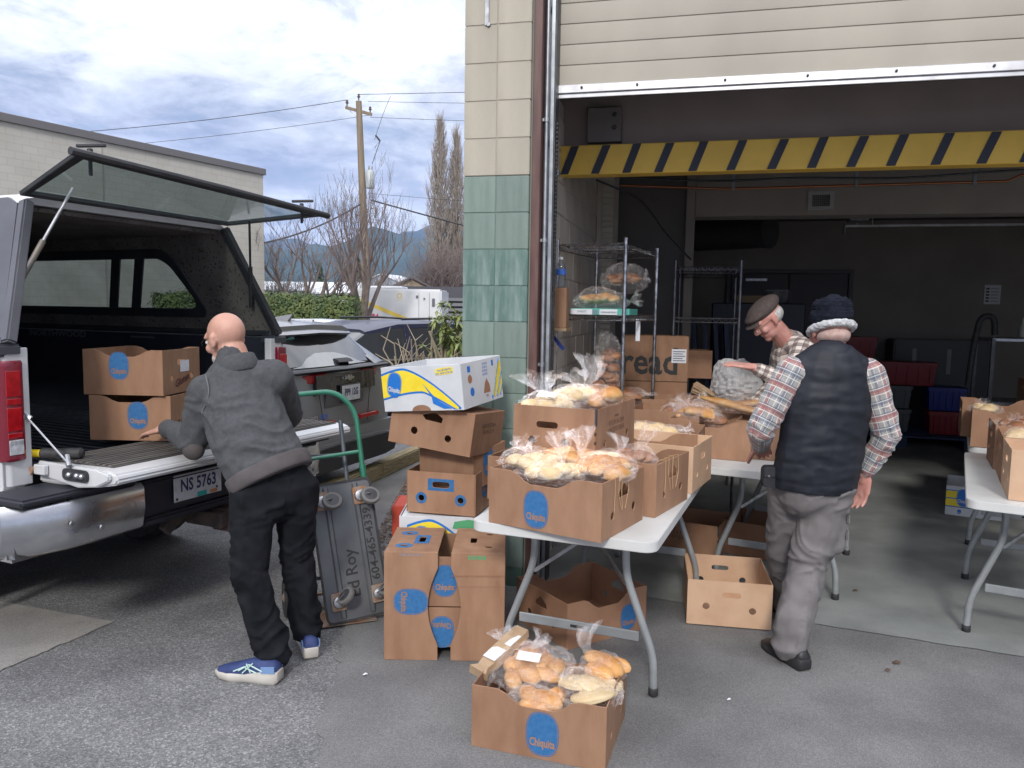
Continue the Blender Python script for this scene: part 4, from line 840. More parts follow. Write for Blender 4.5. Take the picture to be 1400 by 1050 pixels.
q.mi = 0; q.flat(circ(.022, -.12, .075), G); q.flat(rrect(.03, .03, .002, 1, -.14, .19), G); q.flat(rrect(.02, .03, .002, 1, .12, .195), G)
for k in range(4): q.text('10 10 1%d' % k, .016, lambda u, v, w, k=k: (.2308, .03+u, .20-.018*k+v), .0004)
q.mi = 2; q.flat(circ(.022, -.135, .14), G); q.flat([(.0, .05), (.075, .05), (.07, .09), (.04, .125), (.02, .10)], G); q.text('5KG', .016, lambda u, v, w: (.2308, .04+u, .035+v), .0005)
build_each(q, 'printed_mark', [BLUEG, YEL, mat('brown_print', (.33, .16, .09), .6)], pe)
pf = [c for c in w1.children if c.name.startswith('side_panel')][0]; banana_print(pf, -.19, .42, .27)
gq = MB(); gq.flat([(.02, .215), (.2, .20), (.24, .24), (.10, .262), (.03, .25)], lambda u, v, w: (u, -.1922, v)); gq.build('green_print', GRN_INK, pf)
# ---- the sleeve pair: two cartons stood on end, mouths together, holding two more between them
def on_end(x0, label, face, logo):
    C = empty('carton', (x0 + .122, 3.583, .005), 0, label, 'carton', 'banana cartons'); Hh, LL, D, t = .244, .505, .40, .005; s_ = face
    # open side faces s_ (+1 right, -1 left); long panels are front/back, ends are top/bottom, base is the far side
    edge_ = [(-s_*Hh/2, 0), (s_*Hh/2, 0)] + [(s_*(Hh/2 - .045*max(0, math.sin(math.pi*min(1, max(0, (k/14-.16)/.68))))**.8), LL*k/14) for k in range(1, 14)] + [(s_*Hh/2, LL), (-s_*Hh/2, LL)]
    for y in (-D/2, D/2-t): o = MB().plate(edge_, [], t, lambda u, v, w, y=y: (u, y+w, v)).build('side_panel', CARD, C, bevel=.0008, angle=60); (P0 := o) if y < 0 else None
    hl = [rrect(.03, .085, .012, 4, -s_*.0+s_*.03, 0), circ(.014, -s_*.045, -.10, 12, 1.4), circ(.014, -s_*.045, .10, 12, 1.4)]
    for z in (0, LL-t): top = MB().plate([(-Hh/2+.001, -D/2+t+.001), (Hh/2-.001, -D/2+t+.001), (Hh/2-.001, D/2-t-.001), (-Hh/2+.001, D/2-t-.001)], hl, t, lambda u, v, w, z=z: (u, v, z+w)).build('end_panel', CARD, C, bevel=.0008, angle=60)
    MB().box(-s_*Hh/2, -s_*(Hh/2-t), -D/2+t+.001, D/2-t-.001, t+.001, LL-t-.001).build('base_panel', CARD, C)
    fr_ = [c for c in C.children if c.name.startswith('side_panel')][0]
    if logo:
        link('printed_logo', oval_logo_mesh(), fr_, (-.0, -D/2, .275), (0, R_(90), 0), (1.1, 1, 1.05))
        q = MB(); Fz = lambda u, v, w: (u, v, LL+.0009); q.flat(rrect(.07, .13, .002, 1, s_*.03, 0), Fz, [rrect(.032, .087, .013, 4, s_*.03, 0)])
        for yy in (-.10, .10): q.flat(circ(.034, -s_*.045, yy, 20, 1.2), Fz, [circ(.0145, -s_*.045, yy, 12, 1.4)])
        build_each(q, 'printed_ring', BLUE, top)
        q = MB(); q.text('THIS SIDE OUT', .016, lambda u, v, w: (u, -D/2-.001, LL-.012+v), .0003); q.build('stencil_text', mat('faint_blue_ink', (.24, .25, .30), .8), fr_)
    else:
        q = MB()
        for k in range(6): q.box(-.045+k*.014, -.036+k*.014, -D/2-.0012, -D/2, LL-.030, LL-.012)
        q.build('stencil_text', GRN_INK, fr_)
        q = MB()
        for zz in (.40, .395, .348): q.bar((-Hh/2, -D/2-.0008, zz), (Hh/2, -D/2-.0008, zz+.002), .0012, .0012)
        q.build('crease', CARDD, fr_)
    return C
on_end(-.566, 'carton stood on its end at the left of the pair, sideways blue label facing out', 1, True)
on_end(-.262, 'carton stood on its end at the right of the pair, plain face with green marks', -1, False)
cn1 = carton((-.292, 3.592, .014), 0, 'upside-down carton held inside the on-end pair, lower of the two', dip=.045, L=.484, W=.375, H=.232, logo=[('f', .015, .115, 0, 1.0)]); cn1.rotation_euler = (R_(180), 0, R_(180)); cn1.rotation_euler = Euler((0, R_(180), 0)); cn1.location = (-.288, 3.592, .012+.234)
cn2 = carton((-.292, 3.592, .252), 0, 'upright carton held inside the on-end pair, upper of the two', dip=.0, L=.484, W=.375, H=.232, logo=[('f', -.0, .12, 0, 1.0)])
# ---- in the pickup
c1 = carton((0, 0, 0), 0, 'upper of the two cartons on the open tailgate, film poking out, handwriting on its end', logo=[('f', -.02, .15, 0, .95)], dip=.035, L=.42, W=.40, H=.232)
c2 = carton((0, 0, 0), 0, 'lower of the two cartons on the open tailgate', logo=[('f', .04, .13, 0, .95)], dip=.035, L=.42, W=.40, H=.232)
# ---- white banana carton on the floor under the right-hand table
cY = carton((3.92, 6.35, .010), R_(-60), 'white carton with yellow and blue print on the floor beside the right-hand table', m=WCARD, L=.40, W=.5, H=.24, dip=0, holes='none'); q = MB()
cY.rotation_euler = (0, 0, R_(-30)); cY.location = (3.84, 6.26, .010)
py = [c for c in cY.children if c.name.startswith('side_panel')][0]; q.mi = 1; q.flat([(-.2, .075), (.2, .075), (.2, .20), (-.2, .20)], lambda u, v, w: (u, -.2508, v)); q.mi = 0
for z in (.068, .135, .2): q.box(-.2, .2, -.2516, -.251, z, z+.008)
q.build('banana_print', [BLUEG, YEL], py); link('printed_logo', oval_logo_mesh(ink=BLUEG, paper=WCARD, w=.1, h=.145), py, (-.075, -.2518, .15))
link('printed_logo', oval_logo_mesh(ink=BLUEG, paper=WCARD, w=.1, h=.145), py, (-.10, -.2512, .035), None, (.3, 1, .25))

# ---------------------------------------------------------------- wire shelving
def wire_shelf(loc, rz, label, w, d, zs, H, m, tri=True, rod=.0125):
    """x: width, y: depth; front-left post at the origin"""
    S = empty('wire_shelf', loc, rz, label, 'shelf', 'wire shelving units')
    for x in (0, w):
        for y in (0, d):
            p = MB(); p.tube([(x, y, .0), (x, y, H)], rod, 12)
            for k in range(int(H/.05)): p.lathe([(rod+.0006, 0), (rod+.0006, .006)], 12, (x, y, .03+k*.05))
            p.lathe([(rod+.002, 0), (rod+.002, .012), (rod*.6, .02)], 12, (x, y, H)); p.build('post', m, S, smooth=True)
    for z in zs:
        sh = MB()
        for a, b in (((0, 0), (w, 0)), ((w, 0), (w, d)), ((w, d), (0, d)), ((0, d), (0, 0))):
            a, b = Vector((*a, 0)), Vector((*b, 0)); 
            for dz in (0, -.034): sh.tube([a+Vector((0, 0, z+dz)), b+Vector((0, 0, z+dz))], .0042, 6)
            n = max(4, int((b-a).length/.026)); n += n % 2
            sh.tube([a.lerp(b, k/n) + Vector((0, 0, z - (.032 if k % 2 else .002))) for k in range(n+1)], .0026, 5)
        o = sh.build('shelf_frame', m, S, smooth=True); wr = MB(); n = int(w/.026)
        for k in range(1, n): wr.tube([(w*k/n, 0, z), (w*k/n, d, z)], .0021, 4)
        for k in (1, 2, 3): wr.tube([(0, d*k/4, z-.005), (w, d*k/4, z-.005)], .003, 5)
        wr.build('shelf_wires', m, S)
    return S
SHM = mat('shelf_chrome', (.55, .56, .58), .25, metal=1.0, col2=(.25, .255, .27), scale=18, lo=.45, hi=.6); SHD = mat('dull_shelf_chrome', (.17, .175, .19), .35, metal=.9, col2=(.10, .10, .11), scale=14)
ws = wire_shelf((.285, 5.10, .009), R_(-24.3), 'chrome wire shelf just inside the door opening, bagged loaves on its middle shelf', .46, .82, (2.03, 1.575, .98, .22), 2.05, SHM)
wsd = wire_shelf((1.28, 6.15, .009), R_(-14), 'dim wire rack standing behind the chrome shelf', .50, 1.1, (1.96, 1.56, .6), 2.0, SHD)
# ================================================================ vehicles
TP = mat('white_truck_paint', (0.60, 0.61, 0.62), 0.3, coat=.5, col2=(0.52, 0.525, 0.535), scale=3); TBLK = mat('black_truck_plastic', (0.02, 0.022, 0.027), 0.5, col2=(0.035, 0.036, 0.04), scale=8)
TIRE = mat('tyre_rubber', (0.02, 0.02, 0.021), 0.8, col2=(0.035, 0.034, 0.033), scale=20); RIM = mat('alloy_rim', (0.45, 0.46, 0.48), 0.3, metal=.9)
DKIN = mat('dark_bed_liner', (0.012, 0.014, 0.025), 0.7, col2=(0.02, 0.022, 0.034), scale=5); CAPG = mat('canopy_grey_trim', (0.075, 0.078, 0.092), 0.4, coat=.15, col2=(.11, .113, .13), scale=3); FELT = mat('canopy_headliner', (0.10, 0.09, 0.085), 0.95, col2=(0.16, 0.145, 0.13), scale=5, detail=9, speck=((.045, .04, .04), 60, .40))
REDL = mat('red_lens', (0.42, 0.008, 0.012), 0.12, col2=(0.28, 0.004, 0.008), scale=30, coat=.8); REDD = mat('deep_red_lens', (0.16, 0.006, 0.02), 0.15, coat=.8); CLRL = mat('clear_lens', (0.55, 0.56, 0.58), 0.12, coat=.8, col2=(.25, .26, .28), scale=40)
PLATE = mat('licence_plate_white', (0.60, 0.62, 0.65), 0.5, col2=(.48, .5, .53), scale=30); NAVY = mat('plate_letter_blue', (0.015, 0.025, 0.10), 0.5)
def glassmat(name, tint, op, rough=.05, dirt=None):
    m = bpy.data.materials.new(name); m.use_nodes = True; nt = m.node_tree; N, L = nt.nodes, nt.links; N.clear(); o = N.new('ShaderNodeOutputMaterial'); g_ = N.new('ShaderNodeBsdfGlossy'); g_.inputs['Roughness'].default_value = rough
    t = N.new('ShaderNodeBsdfTransparent'); t.inputs[0].default_value = (*tint, 1); lw = N.new('ShaderNodeLayerWeight'); fr = N.new('ShaderNodeMath'); fr.operation = 'POWER'; L.new(lw.outputs['Facing'], fr.inputs[0]); fr.inputs[1].default_value = 3.0; fr2 = N.new('ShaderNodeMath'); fr2.operation = 'MULTIPLY_ADD'; L.new(fr.outputs[0], fr2.inputs[0]); fr2.inputs[1].default_value = .7; fr2.inputs[2].default_value = .05; mx = N.new('ShaderNodeMixShader'); L.new(fr2.outputs[0], mx.inputs[0]); L.new(t.outputs[0], mx.inputs[1]); L.new(g_.outputs[0], mx.inputs[2])
    d = N.new('ShaderNodeBsdfDiffuse'); d.inputs[0].default_value = (*(dirt or (.2, .22, .22)), 1); m2 = N.new('ShaderNodeMixShader'); tx = N.new('ShaderNodeTexCoord'); nz = N.new('ShaderNodeTexNoise'); nz.inputs['Scale'].default_value = 4; nz.inputs['Detail'].default_value = 9; L.new(tx.outputs['Object'], nz.inputs['Vector'])
    mr = N.new('ShaderNodeMapRange'); mr.inputs[1].default_value = .35; mr.inputs[2].default_value = .7; mr.inputs[3].default_value = op*.5; mr.inputs[4].default_value = op*1.5; L.new(nz.outputs['Fac'], mr.inputs[0]); L.new(mr.outputs[0], m2.inputs[0]); L.new(mx.outputs[0], m2.inputs[1]); L.new(d.outputs[0], m2.inputs[2]); L.new(m2.outputs[0], o.inputs[0]); return m
TINT = glassmat('dusty_tinted_glass', (.34, .40, .40), .22); HGL = glassmat('hatch_tinted_glass', (.42, .50, .50), .06); CARGL = glassmat('car_tinted_glass', (.16, .18, .19), .03, .03, (.1, .1, .1))
def wheel(par, c, r, w, ax=(1, 0, 0)):
    o = MB().lathe([(r*.62, 0), (r*.93, .004), (r, .03), (r, w-.03), (r*.93, w-.004), (r*.62, w)], 32, c, ax).build('tyre', TIRE, par, smooth=True, angle=30)
    x, y = basis(ax); q = MB().lathe([(.03, .03), (.06, .02), (r*.5, .045), (r*.60, .01), (r*.64, .0), (r*.64, w*.9)], 24, c, ax)
    q.build('rim', RIM, o, smooth=True, angle=30); return o
# ---- pickup: x to its right, y forward, origin at the outer left corner of the lowered tailgate
TR = empty('pickup_truck', (-1.65, 3.27, 0), R_(65.4), 'white pickup with its tailgate down and glass canopy hatch propped open', 'pickup truck')
X0, X1 = -.225, 1.55; ZR = 1.42; YB = .50; YF = 3.05
def side_sheet(x, s):
    """one bed side: outline in y,z with a wheel arch, extruded inward"""
    arch = [(1.62 - .47*math.cos(math.pi*k/14), .40 + .47*math.sin(math.pi*k/14)) for k in range(15)][::-1]
    o = [(YB, .80), (YB, ZR), (YF, ZR), (YF, .42)] + [(2.09, .42)] + [p for p in arch] + [(1.15, .42), (YB+.12, .62)]
    secs = []
    for dx, gr in ((0, .0), (-s*.025, .012)): secs.append([(x+dx, y, z) for y, z in o])
    return MB().plate(o, [], .055, lambda u, v, w: (x + s*(w-.055) , u, v)).build('bed_side', TP, TR, bevel=.012, seg=3, smooth=True)
bsL = side_sheet(X0, -1); bsR = side_sheet(X1, 1)
MB().box(X0+.055, X0+.075, YB+.02, YF, .86, ZR-.01).build('bed_liner', DKIN, bsL); MB().box(X1-.075, X1-.055, YB+.02, YF, .86, ZR-.01).build('bed_liner', DKIN, bsR)
fl_ = MB().box(X0+.05, X1-.05, YB+.02, YF, .84, .862); 
fo = fl_.build('bed_floor', DKIN, TR)
rb = MB()
for i in range(22): rb.box(X0+.11+i*.067, X0+.14+i*.067, YB+.03, YF-.02, .862, .872)
build_each(rb, 'floor_rib', DKIN, fo)
MB().box(X0+.05, X1-.05, YF-.02, YF+.02, .8, 1.46).build('bulkhead', DKIN, TR)
# rear corner posts (white metal facing the camera) and lights
for x, s in ((X0, 1), (X1, -1)):
    q = MB(); q.loft([[(x, YB+.01, z), (x+s*.03, YB-.012, z), (x+s*.125, YB-.012, z), (x+s*.135, YB+.03, z), (x+s*.02, YB+.05, z)] for z in (.80, .90, 1.36, ZR-.012)]); q.build('corner_post', TP, TR, bevel=.004)
    tl = MB(); tl.loft([[(x-s*.008, YB+.10, z), (x-s*.012, YB-.01, z), (x+s*.01, YB-.035, z), (x+s*.085, YB-.035, z), (x+s*.092, YB-.012, z), (x+s*.02, YB+.02, z)] for z in (.915, .93, 1.33, 1.355)]); L_ = tl.build('tail_light', REDD, TR, bevel=.006, smooth=True)
    for z0, z1, m_ in ((1.20, 1.31, REDL), (1.165, 1.19, REDL), (1.05, 1.15, REDL), (1.02, 1.04, REDL)): MB().box(x+min(0, s)*.0+(.008 if s > 0 else -.07), x+(.07 if s > 0 else -.008), YB-.0385, YB-.034, z0, z1).build('lamp_segment', m_, L_, bevel=.001)
    MB().box(x+(.012 if s > 0 else -.075), x+(.075 if s > 0 else -.012), YB-.039, YB-.034, .945, 1.01).build('reverse_lamp', CLRL, L_, bevel=.002)
    MB().box(x-.02 if s > 0 else x-.10, x+.10 if s > 0 else x+.02, YB-.02, YB+.1, ZR-.05, ZR+.006).build('corner_cap', mat('dark_corner_cap', (.05, .055, .065), .4), TR, bevel=.012, seg=3, smooth=True)
MB().lathe([(.016, 0), (.018, .004), (.006, .012)], 12, (X1-.075, YB-.012, 1.25), (0, -1, 0)).build('striker', BLK, TR, smooth=True)
# tailgate, lying flat: top surface z .90, inner skin is the ribbed black mat
TG = MB(); xs0, xs1 = X0+.16, X1+.02
out_ = [(xs0-.02, 0), (xs1+.0, 0), (xs1, .42), (xs1-.04, .50), (xs0+.04, .50), (xs0-.06, .42)]
pr_ = [(.50, .80), (.50, .885), (.05, .895), (.0, .88), (-.012, .855), (.0, .835), (.12, .812), (.4, .80)]
def tgx(y, side): return (xs0 + .05 - .20*(1-min(1, max(0, (y-.0)/.25)))*0) if side == 0 else xs1
TG.loft([[(xs0, y, z) for y, z in pr_], [(xs0+.02, y - (.0), z) for y, z in pr_], [(xs1-.02, y, z) for y, z in pr_], [(xs1, y, z) for y, z in pr_]])
tg = TG.build('tailgate', TP, TR, bevel=.008, seg=2, smooth=True, angle=25)
# end cheek bulging below at the left, as seen
ck = MB().plate([(.48, .90), (.10, .897), (.02, .88), (.02, .855), (.10, .82), (.22, .805), (.46, .835)], [], .02, lambda u, v, w: (xs0-.018+w, u, v)); ck.build('tailgate_cheek', TP, tg, bevel=.005, seg=2, smooth=True)
MB().box(xs0+.05, xs1-.04, .075, .50, .893, .899).build('tailgate_mat', mat('worn_bed_mat', (.05, .045, .042), .8, col2=(.11, .10, .092), scale=6, stretch=(.4, 5, 1)), tg)
rb = MB()
for i in range(11): rb.box(xs0+.05, xs1-.04, .09+i*.037, .108+i*.037, .899, .905)
build_each(rb, 'mat_rib', mat('worn_mat_rib', (.06, .055, .05), .7, col2=(.14, .13, .12), scale=7, stretch=(.4, 5, 1)), tg)
la = MB(); la.plate(rrect(.16, .052, .02, 4, .22, .862), [], .012, lambda u, v, w: (xs0-.019-w, u, v)); la.build('latch', TBLK, tg, bevel=.004, seg=2, smooth=True)
for u in (.20, .17, .25): MB().lathe([(.014, 0), (.013, .008), (.006, .014)], 12, (xs0-.031, u, .862), (-1, 0, 0)).build('latch_bolt', ZINC, tg, smooth=True)
cb = MB(); cb.tube([(X0+.10, YB+.0, 1.12), (xs0-.03, .26, .915)], .0045, 8); cb.tube([(X0+.10, YB, 1.12), (X0+.115, YB-.03, 1.095)], .011, 8); cb.tube([(xs0-.01, .29, .94), (xs0-.035, .245, .90)], .011, 8); cb.build('tailgate_cable', ZINC, TR, smooth=True)
hi = MB(); hi.box(xs0-.045, xs0-.02, .40, .47, .845, .89); hi.build('hinge_plate', TP, tg, bevel=.004); MB().lathe([(.018, 0), (.018, .03)], 12, (xs0-.05, .49, .86), (1, 0, 0)).build('hinge_pin', mat('rusty_metal', (.35, .20, .12), .7), tg)
# bumper
BP = mat('dark_bumper', (0.018, 0.02, 0.028), 0.55)
for x0_, x1_, s in ((X0-.13, .24, 1), (1.11, X1+.13, -1)):
    q = MB(); n = 8; secs = []
    for k in range(n+1):
        t = k/n; x = x0_ + (x1_-x0_)*t; e = (1-t) if s > 0 else t; yb = .20 + .10*max(0, e-.5)**2*4*1.2; sc_ = [(yb+.12, .765), (yb+.02, .765), (yb, .745), (yb-.004, .65), (yb+.015, .56), (yb+.05, .535), (yb+.12, .535)]; secs.append([(x, y, z) for y, z in sc_])
    q.loft(secs); o = q.build('chrome_bumper', CHROME, TR, smooth=True, angle=50)
    for u in (.38, .62): MB().lathe([(.013, 0), (.010, .006), (.0, .007)], 12, (x0_+(x1_-x0_)*u, .2, .66-.05*(u > .5)), (0, -1, 0)).build('bumper_bolt', ZINC, o)
    MB().box(min(x0_, x1_)+.02, max(x0_, x1_)-.02, .21, .47, .766, .80).build('step_pad', BP, TR, bevel=.012, seg=3, smooth=True)
    MB().box(x0_+.02 if s > 0 else x1_-.25, x0_+.25 if s > 0 else x1_-.02, .30, .55, .52, .765).build('bumper_return', CHROME, TR, bevel=.02, seg=3, smooth=True)
q = MB(); q.box(.243, 1.107, .235, .42, .585, .755); q.box(.243, 1.107, .21, .24, .735, .765); q.box(.245, 1.105, .22, .26, .54, .58); q.build('step_bumper', BP, TR, bevel=.012, seg=2, smooth=True)
MB().box(-.0, 1.35, .42, .52, .58, .80).build('rear_panel', BP, TR)
pl = MB().box(.425, .735, .214, .22, .625, .76).build('licence_plate', PLATE, TR, bevel=.003); pt = MB(); G = lambda u, v, w: (.58+u, .2125, .70+v)
pt.mi = 0; pt.text('NS 5763', .088, G, .0022, .76); pt.mi = 1; pt.box(.57, .63, .211, .2135, .628, .652); pt.build('plate_lettering', [NAVY, mat('teal_sticker', (.02, .35, .33), .5)], pl)
MB().box(.655, .70, .211, .2135, .63, .648).build('plate_sticker', mat('orange_sticker', (.5, .2, .08), .6), pl)
for x in (.44, .70): MB().lathe([(.007, 0), (.005, .004)], 8, (x, .213, .64 if x < .5 else .655), (0, -1, 0)).build('plate_bolt', BLK, pl)
h_ = MB(); h_.box(.55, .95, .36, .42, .46, .54); h_.box(.69, .77, .18, .44, .43, .51); h_.bar((.5, .38, .44), (.62, .36, .55), .05, .06); h_.build('tow_hitch', mat('rusty_black_steel', (.03, .027, .027), .8, col2=(.075, .05, .04), scale=14), TR, bevel=.006)
MB().box(.74, .82, .16, .30, .40, .52).build('hitch_receiver', mat('brown_rust', (.07, .04, .035), .8), TR, bevel=.008)
u_ = MB(); u_.box(.1, .2, .5, 5.2, .5, .62); u_.box(1.15, 1.25, .5, 5.2, .5, .62); u_.build('chassis_rail', BLK, TR); 
ax_ = MB(); ax_.tube([(-.1, 1.62, .38), (1.45, 1.62, .38)], .045, 12); ax_.ell((.67, 1.62, .38), (.16, .16, .15), 14, 8); ax_.build('rear_axle', BLK, TR, smooth=True)
lf_ = MB(); lf_.plate([(.7, .42), (1.6, .28), (2.6, .42), (2.6, .44), (1.6, .32), (.7, .46)], [], .06, lambda u, v, w: (.14+w, u, v)); lf_.plate([(.7, .42), (1.6, .28), (2.6, .42), (2.6, .44), (1.6, .32), (.7, .46)], [], .06, lambda u, v, w: (1.17+w, u, v)); build_each(lf_, 'leaf_spring', BLK, TR)
ex = MB().tube([(.95, .62, .42), (.98, 1.2, .45), (1.0, 3, .45)], .032, 12).build('exhaust_pipe', ZINC, TR, smooth=True)
ms = MB().lathe([(.02, 0), (.36, .0), (.38, .05), (.38, .2), (.36, .24), (.1, .24)], 24, (.68, 1.02, .50), (0, 0, 1)).build('spare_tyre', TIRE, TR, smooth=True)
for x in (-.17, 1.30):
    for y in (1.62, 5.2): wheel(TR, (x, y, .385), .385, .24)
# mudflap and cab (mostly out of frame)
for x in (X0+.02, X1-.24): MB().box(x, x+.22, 1.12, 1.13, .2, .6).build('mud_flap', BLKRUB, TR)
cabs = [(YF+.04, 1.45, 1.43, .86), (YF+.10, 1.95, 1.45, .66), (YF+.5, 2.02, 1.45, .68), (YF+1.5, 2.0, 1.43, .68), (YF+2.2, 1.55, 1.40, .80)]
cm = (X0+X1)/2; q = MB()
q.loft([[(cm-.875, y, .45), (cm-.9, y, .9), (cm-.87, y, 1.40), (cm+.87, y, 1.40), (cm+.9, y, .9), (cm+.875, y, .45)] for y in (YF+.04, YF+2.3)]); q.build('cab', TP, TR, bevel=.02, smooth=True)
q = MB(); q.loft([[(cm-.86, y, 1.40), (cm-hw, y, z), (cm+hw, y, z), (cm+.86, y, 1.40)] for y, z, _, hw in [(YF+.06, 1.43, 0, .84), (YF+.16, 1.90, 0, .70), (YF+.5, 2.0, 0, .68), (YF+1.5, 1.98, 0, .68), (YF+2.3, 1.45, 0, .8)]]); q.build('cab_glasshouse', mat('cab_dark_glass', (.02, .025, .03), .08), TR, smooth=True)
MB().loft([[(cm-.66, y, z), (cm-.6, y, z+.02), (cm+.6, y, z+.02), (cm+.66, y, z)] for y, z in ((YF+.2, 1.93), (YF+.5, 2.005), (YF+1.5, 1.985))]).build('cab_roof', TP, TR, smooth=True)
MB().loft([[(cm-.88, y, .5), (cm-.88, y, .95), (cm-.8, y, z), (cm+.8, y, z), (cm+.88, y, .95), (cm+.88, y, .5)] for y, z in ((YF+2.3, 1.25), (YF+3.3, 1.2), (YF+3.45, 1.05))]).build('bonnet', TP, TR, bevel=.02, smooth=True)
# ---- canopy shell
ZC = 2.09; YT = .72       # roof height, roof rear edge
xl0, xl1 = X0+.02, X1-.03; xr0, xr1 = .03, 1.27
def wallpt(side, y, z):   # point on the outside of a sloping side wall
    t = (z-ZR)/(ZC-ZR); return (xl0 + (xr0-xl0)*t, y, z) if side == 0 else (xl1 + (xr1-xl1)*t, y, z)
def ywin(u, v): return u, v
for side, s in ((0, 1), (1, -1)):
    outl = [(YB+.01, ZR+.01), (YT-.02, ZC-.03), (YT+.06, ZC), (YF, ZC), (YF, ZR+.01)]
    win = [(p[0] , p[1]) for p in rrect(1.92, .36, .09, 5, 2.09, 1.745)]
    win = [(y - .10*(z-1.745)/.18*(-1 if y < 2 else 0), z) for y, z in win]
    m2 = [CAPG, FELT]
    q = MB(); 
    def Fw(u, v, w, side=side, s=s): p = wallpt(side, u, v); return (p[0] + s*w, p[1], p[2])
    q.plate(outl, [win], .03, Fw); w0 = q.build('canopy_side', m2, TR)
    for p in w0.data.polygons:
        if (p.normal.x * s) > .5: p.material_index = 1
    fr_ = MB(); win2 = [(2.09+(y-2.09)*1.045, 1.745+(z-1.745)*1.2) for y, z in win]; fr_.plate(win2, [[(2.09+(y-2.09)*.975, 1.745+(z-1.745)*.88) for y, z in win]], .046, lambda u, v, w, side=side, s=s: (wallpt(side, u, v)[0]+s*(w-.006), u, v)); fo = fr_.build('window_frame', TBLK, w0, bevel=.004)
    gl = MB(); gl.flat([(2.09+(y-2.09)*.98, 1.745+(z-1.745)*.9) for y, z in win], lambda u, v, w, side=side, s=s: (wallpt(side, u, v)[0]+s*.018, u, v)); gl.build('window_pane', TINT, fo)
    mu = MB(); 
    for y in (1.80, 1.58): mu.bar(Fw(y+.10, 1.56, .03), Fw(y-.12, 1.93, .03), .012, .07, (0, 1, 0))
    build_each(mu, 'window_mullion', TBLK, fo)
    MB().box(xl0 if side == 0 else xl1-.06, xl0+.06 if side == 0 else xl1, YB+.02, YF, ZR+.0, ZR+.035).build('canopy_rail', TBLK, TR, bevel=.006)
    # rear frame upright
    q = MB(); a, b = Vector(wallpt(side, YB, ZR+.01)), Vector(wallpt(side, YT-.03, ZC)); q.bar(a+Vector((s*.02, -.012, 0)), b+Vector((s*.02, -.012, -.02)), .05, .05, (0, 1, 0)); q.build('rear_frame', CAPG if side == 0 else TBLK, TR, bevel=.008, seg=2, smooth=True)
rf = MB(); rf.loft([[(xr0-.01, y, ZC-.03), (xr0+.03, y, ZC+z0-.005), (xr0+.15, y, ZC+z0+.02), (xr1-.15, y, ZC+z0+.02), (xr1-.03, y, ZC+z0-.005), (xr1+.01, y, ZC-.03), (xr1-.1, y, ZC-.03), (xr0+.1, y, ZC-.03)] for y, z0 in ((YT-.03, 0), (YT+.05, .02), (2, .03), (YF, 0))]); ro = rf.build('canopy_roof', TP, TR, smooth=True)
MB().box(xr0+.02, xr1-.02, YT+.02, YF-.02, ZC-.055, ZC-.035).build('headliner', FELT, ro)
MB().loft([[(xl0+.04, YF-.06, ZR), (xl1-.04, YF-.06, ZR), (xr1-.02, YF-.06, ZC-.04), (xr0+.02, YF-.06, ZC-.04)], [(xl0+.04, YF-.02, ZR), (xl1-.04, YF-.02, ZR), (xr1-.02, YF-.02, ZC-.04), (xr0+.02, YF-.02, ZC-.04)]]).build('canopy_front', FELT, TR)
q = MB(); q.text('NORTHWOOD', .062, lambda u, v, w: (X1-.078, 2.55-u, 1.385+v), .002, 1.45); q.build('lettering', mat('faded_grey_print', (.15, .155, .175), .5), bsR)
MB().box(X1-.082, X1-.076, 1.55, 1.78, 1.378, 1.39).build('rail_badge', mat('faded_grey_print2', (.10, .105, .12), .5), bsR)
# hatch: glass in a slim dark frame, hinged on the roof edge, propped up
hA, hB = Vector((xr0-.01, YT-.04, ZC+.0)), Vector((xr1+.01, YT-.04, ZC-.005)); hC, hD = Vector((1.47, .10, 2.145)), Vector((-.06, .17, 2.225))
def hq(u, v, w=0.0):
    p = hA.lerp(hB, u).lerp(hD.lerp(hC, u), v); n = (hB-hA).cross(hD-hA).normalized(); n = n if n.z > 0 else -n; return p + n*w
q = MB(); q.plate([(0, 0), (1, 0), (1, 1), (0, 1)], [[(.025, .06), (.975, .06), (.97, .93), (.03, .93)]], .022, hq); H_ = q.build('hatch', TBLK, TR, bevel=.003)
for v, dz, r in ((1.0, .008, .018),): MB().tube([hq(-.02, v, dz), hq(.5, v+.0, dz+.006), hq(1.02, v, dz)], r, 8).build('hatch_edge', TBLK, H_, smooth=True)
MB().flat([(.02, .05), (.98, .05), (.975, .94), (.025, .94)], lambda u, v, w: hq(u, v, .012)).build('hatch_glass', HGL, H_)
for u in (.06, .93):
    k = MB(); p = hq(u, .90, .03); k.lathe([(.03, 0), (.024, .012), (.012, .02), (.012, .035)], 14, p); k.bar(p+Vector((-.025, .05, .045)), p+Vector((.03, -.06, .05)), .022, .014); k.bar(p+Vector((.0, 0, -.08)), p+Vector((0, 0, 0)), .014, .014); k.build('twist_handle', TBLK, H_, bevel=.003, smooth=True)
for a, b in (((wallpt(0, .60, 1.66)), hq(.11, .38, -.005)), ((wallpt(1, .62, 1.60)), hq(.90, .40, -.005))):
    a, b = Vector(a), Vector(b); s = 1 if a.x < .6 else -1; a += Vector((s*.05, 0, 0)); m_ = a.lerp(b, .48); rod_ = MB().tube([m_, b], .007, 10).build('strut_rod', ZINC if s > 0 else TBLK, TR, smooth=True); MB().tube([a, m_], .013, 12).build('strut_cylinder', mat('worn_strut', (.22, .19, .15), .5, metal=.3, col2=(.10, .10, .11), scale=9) if s > 0 else TBLK, rod_, smooth=True)
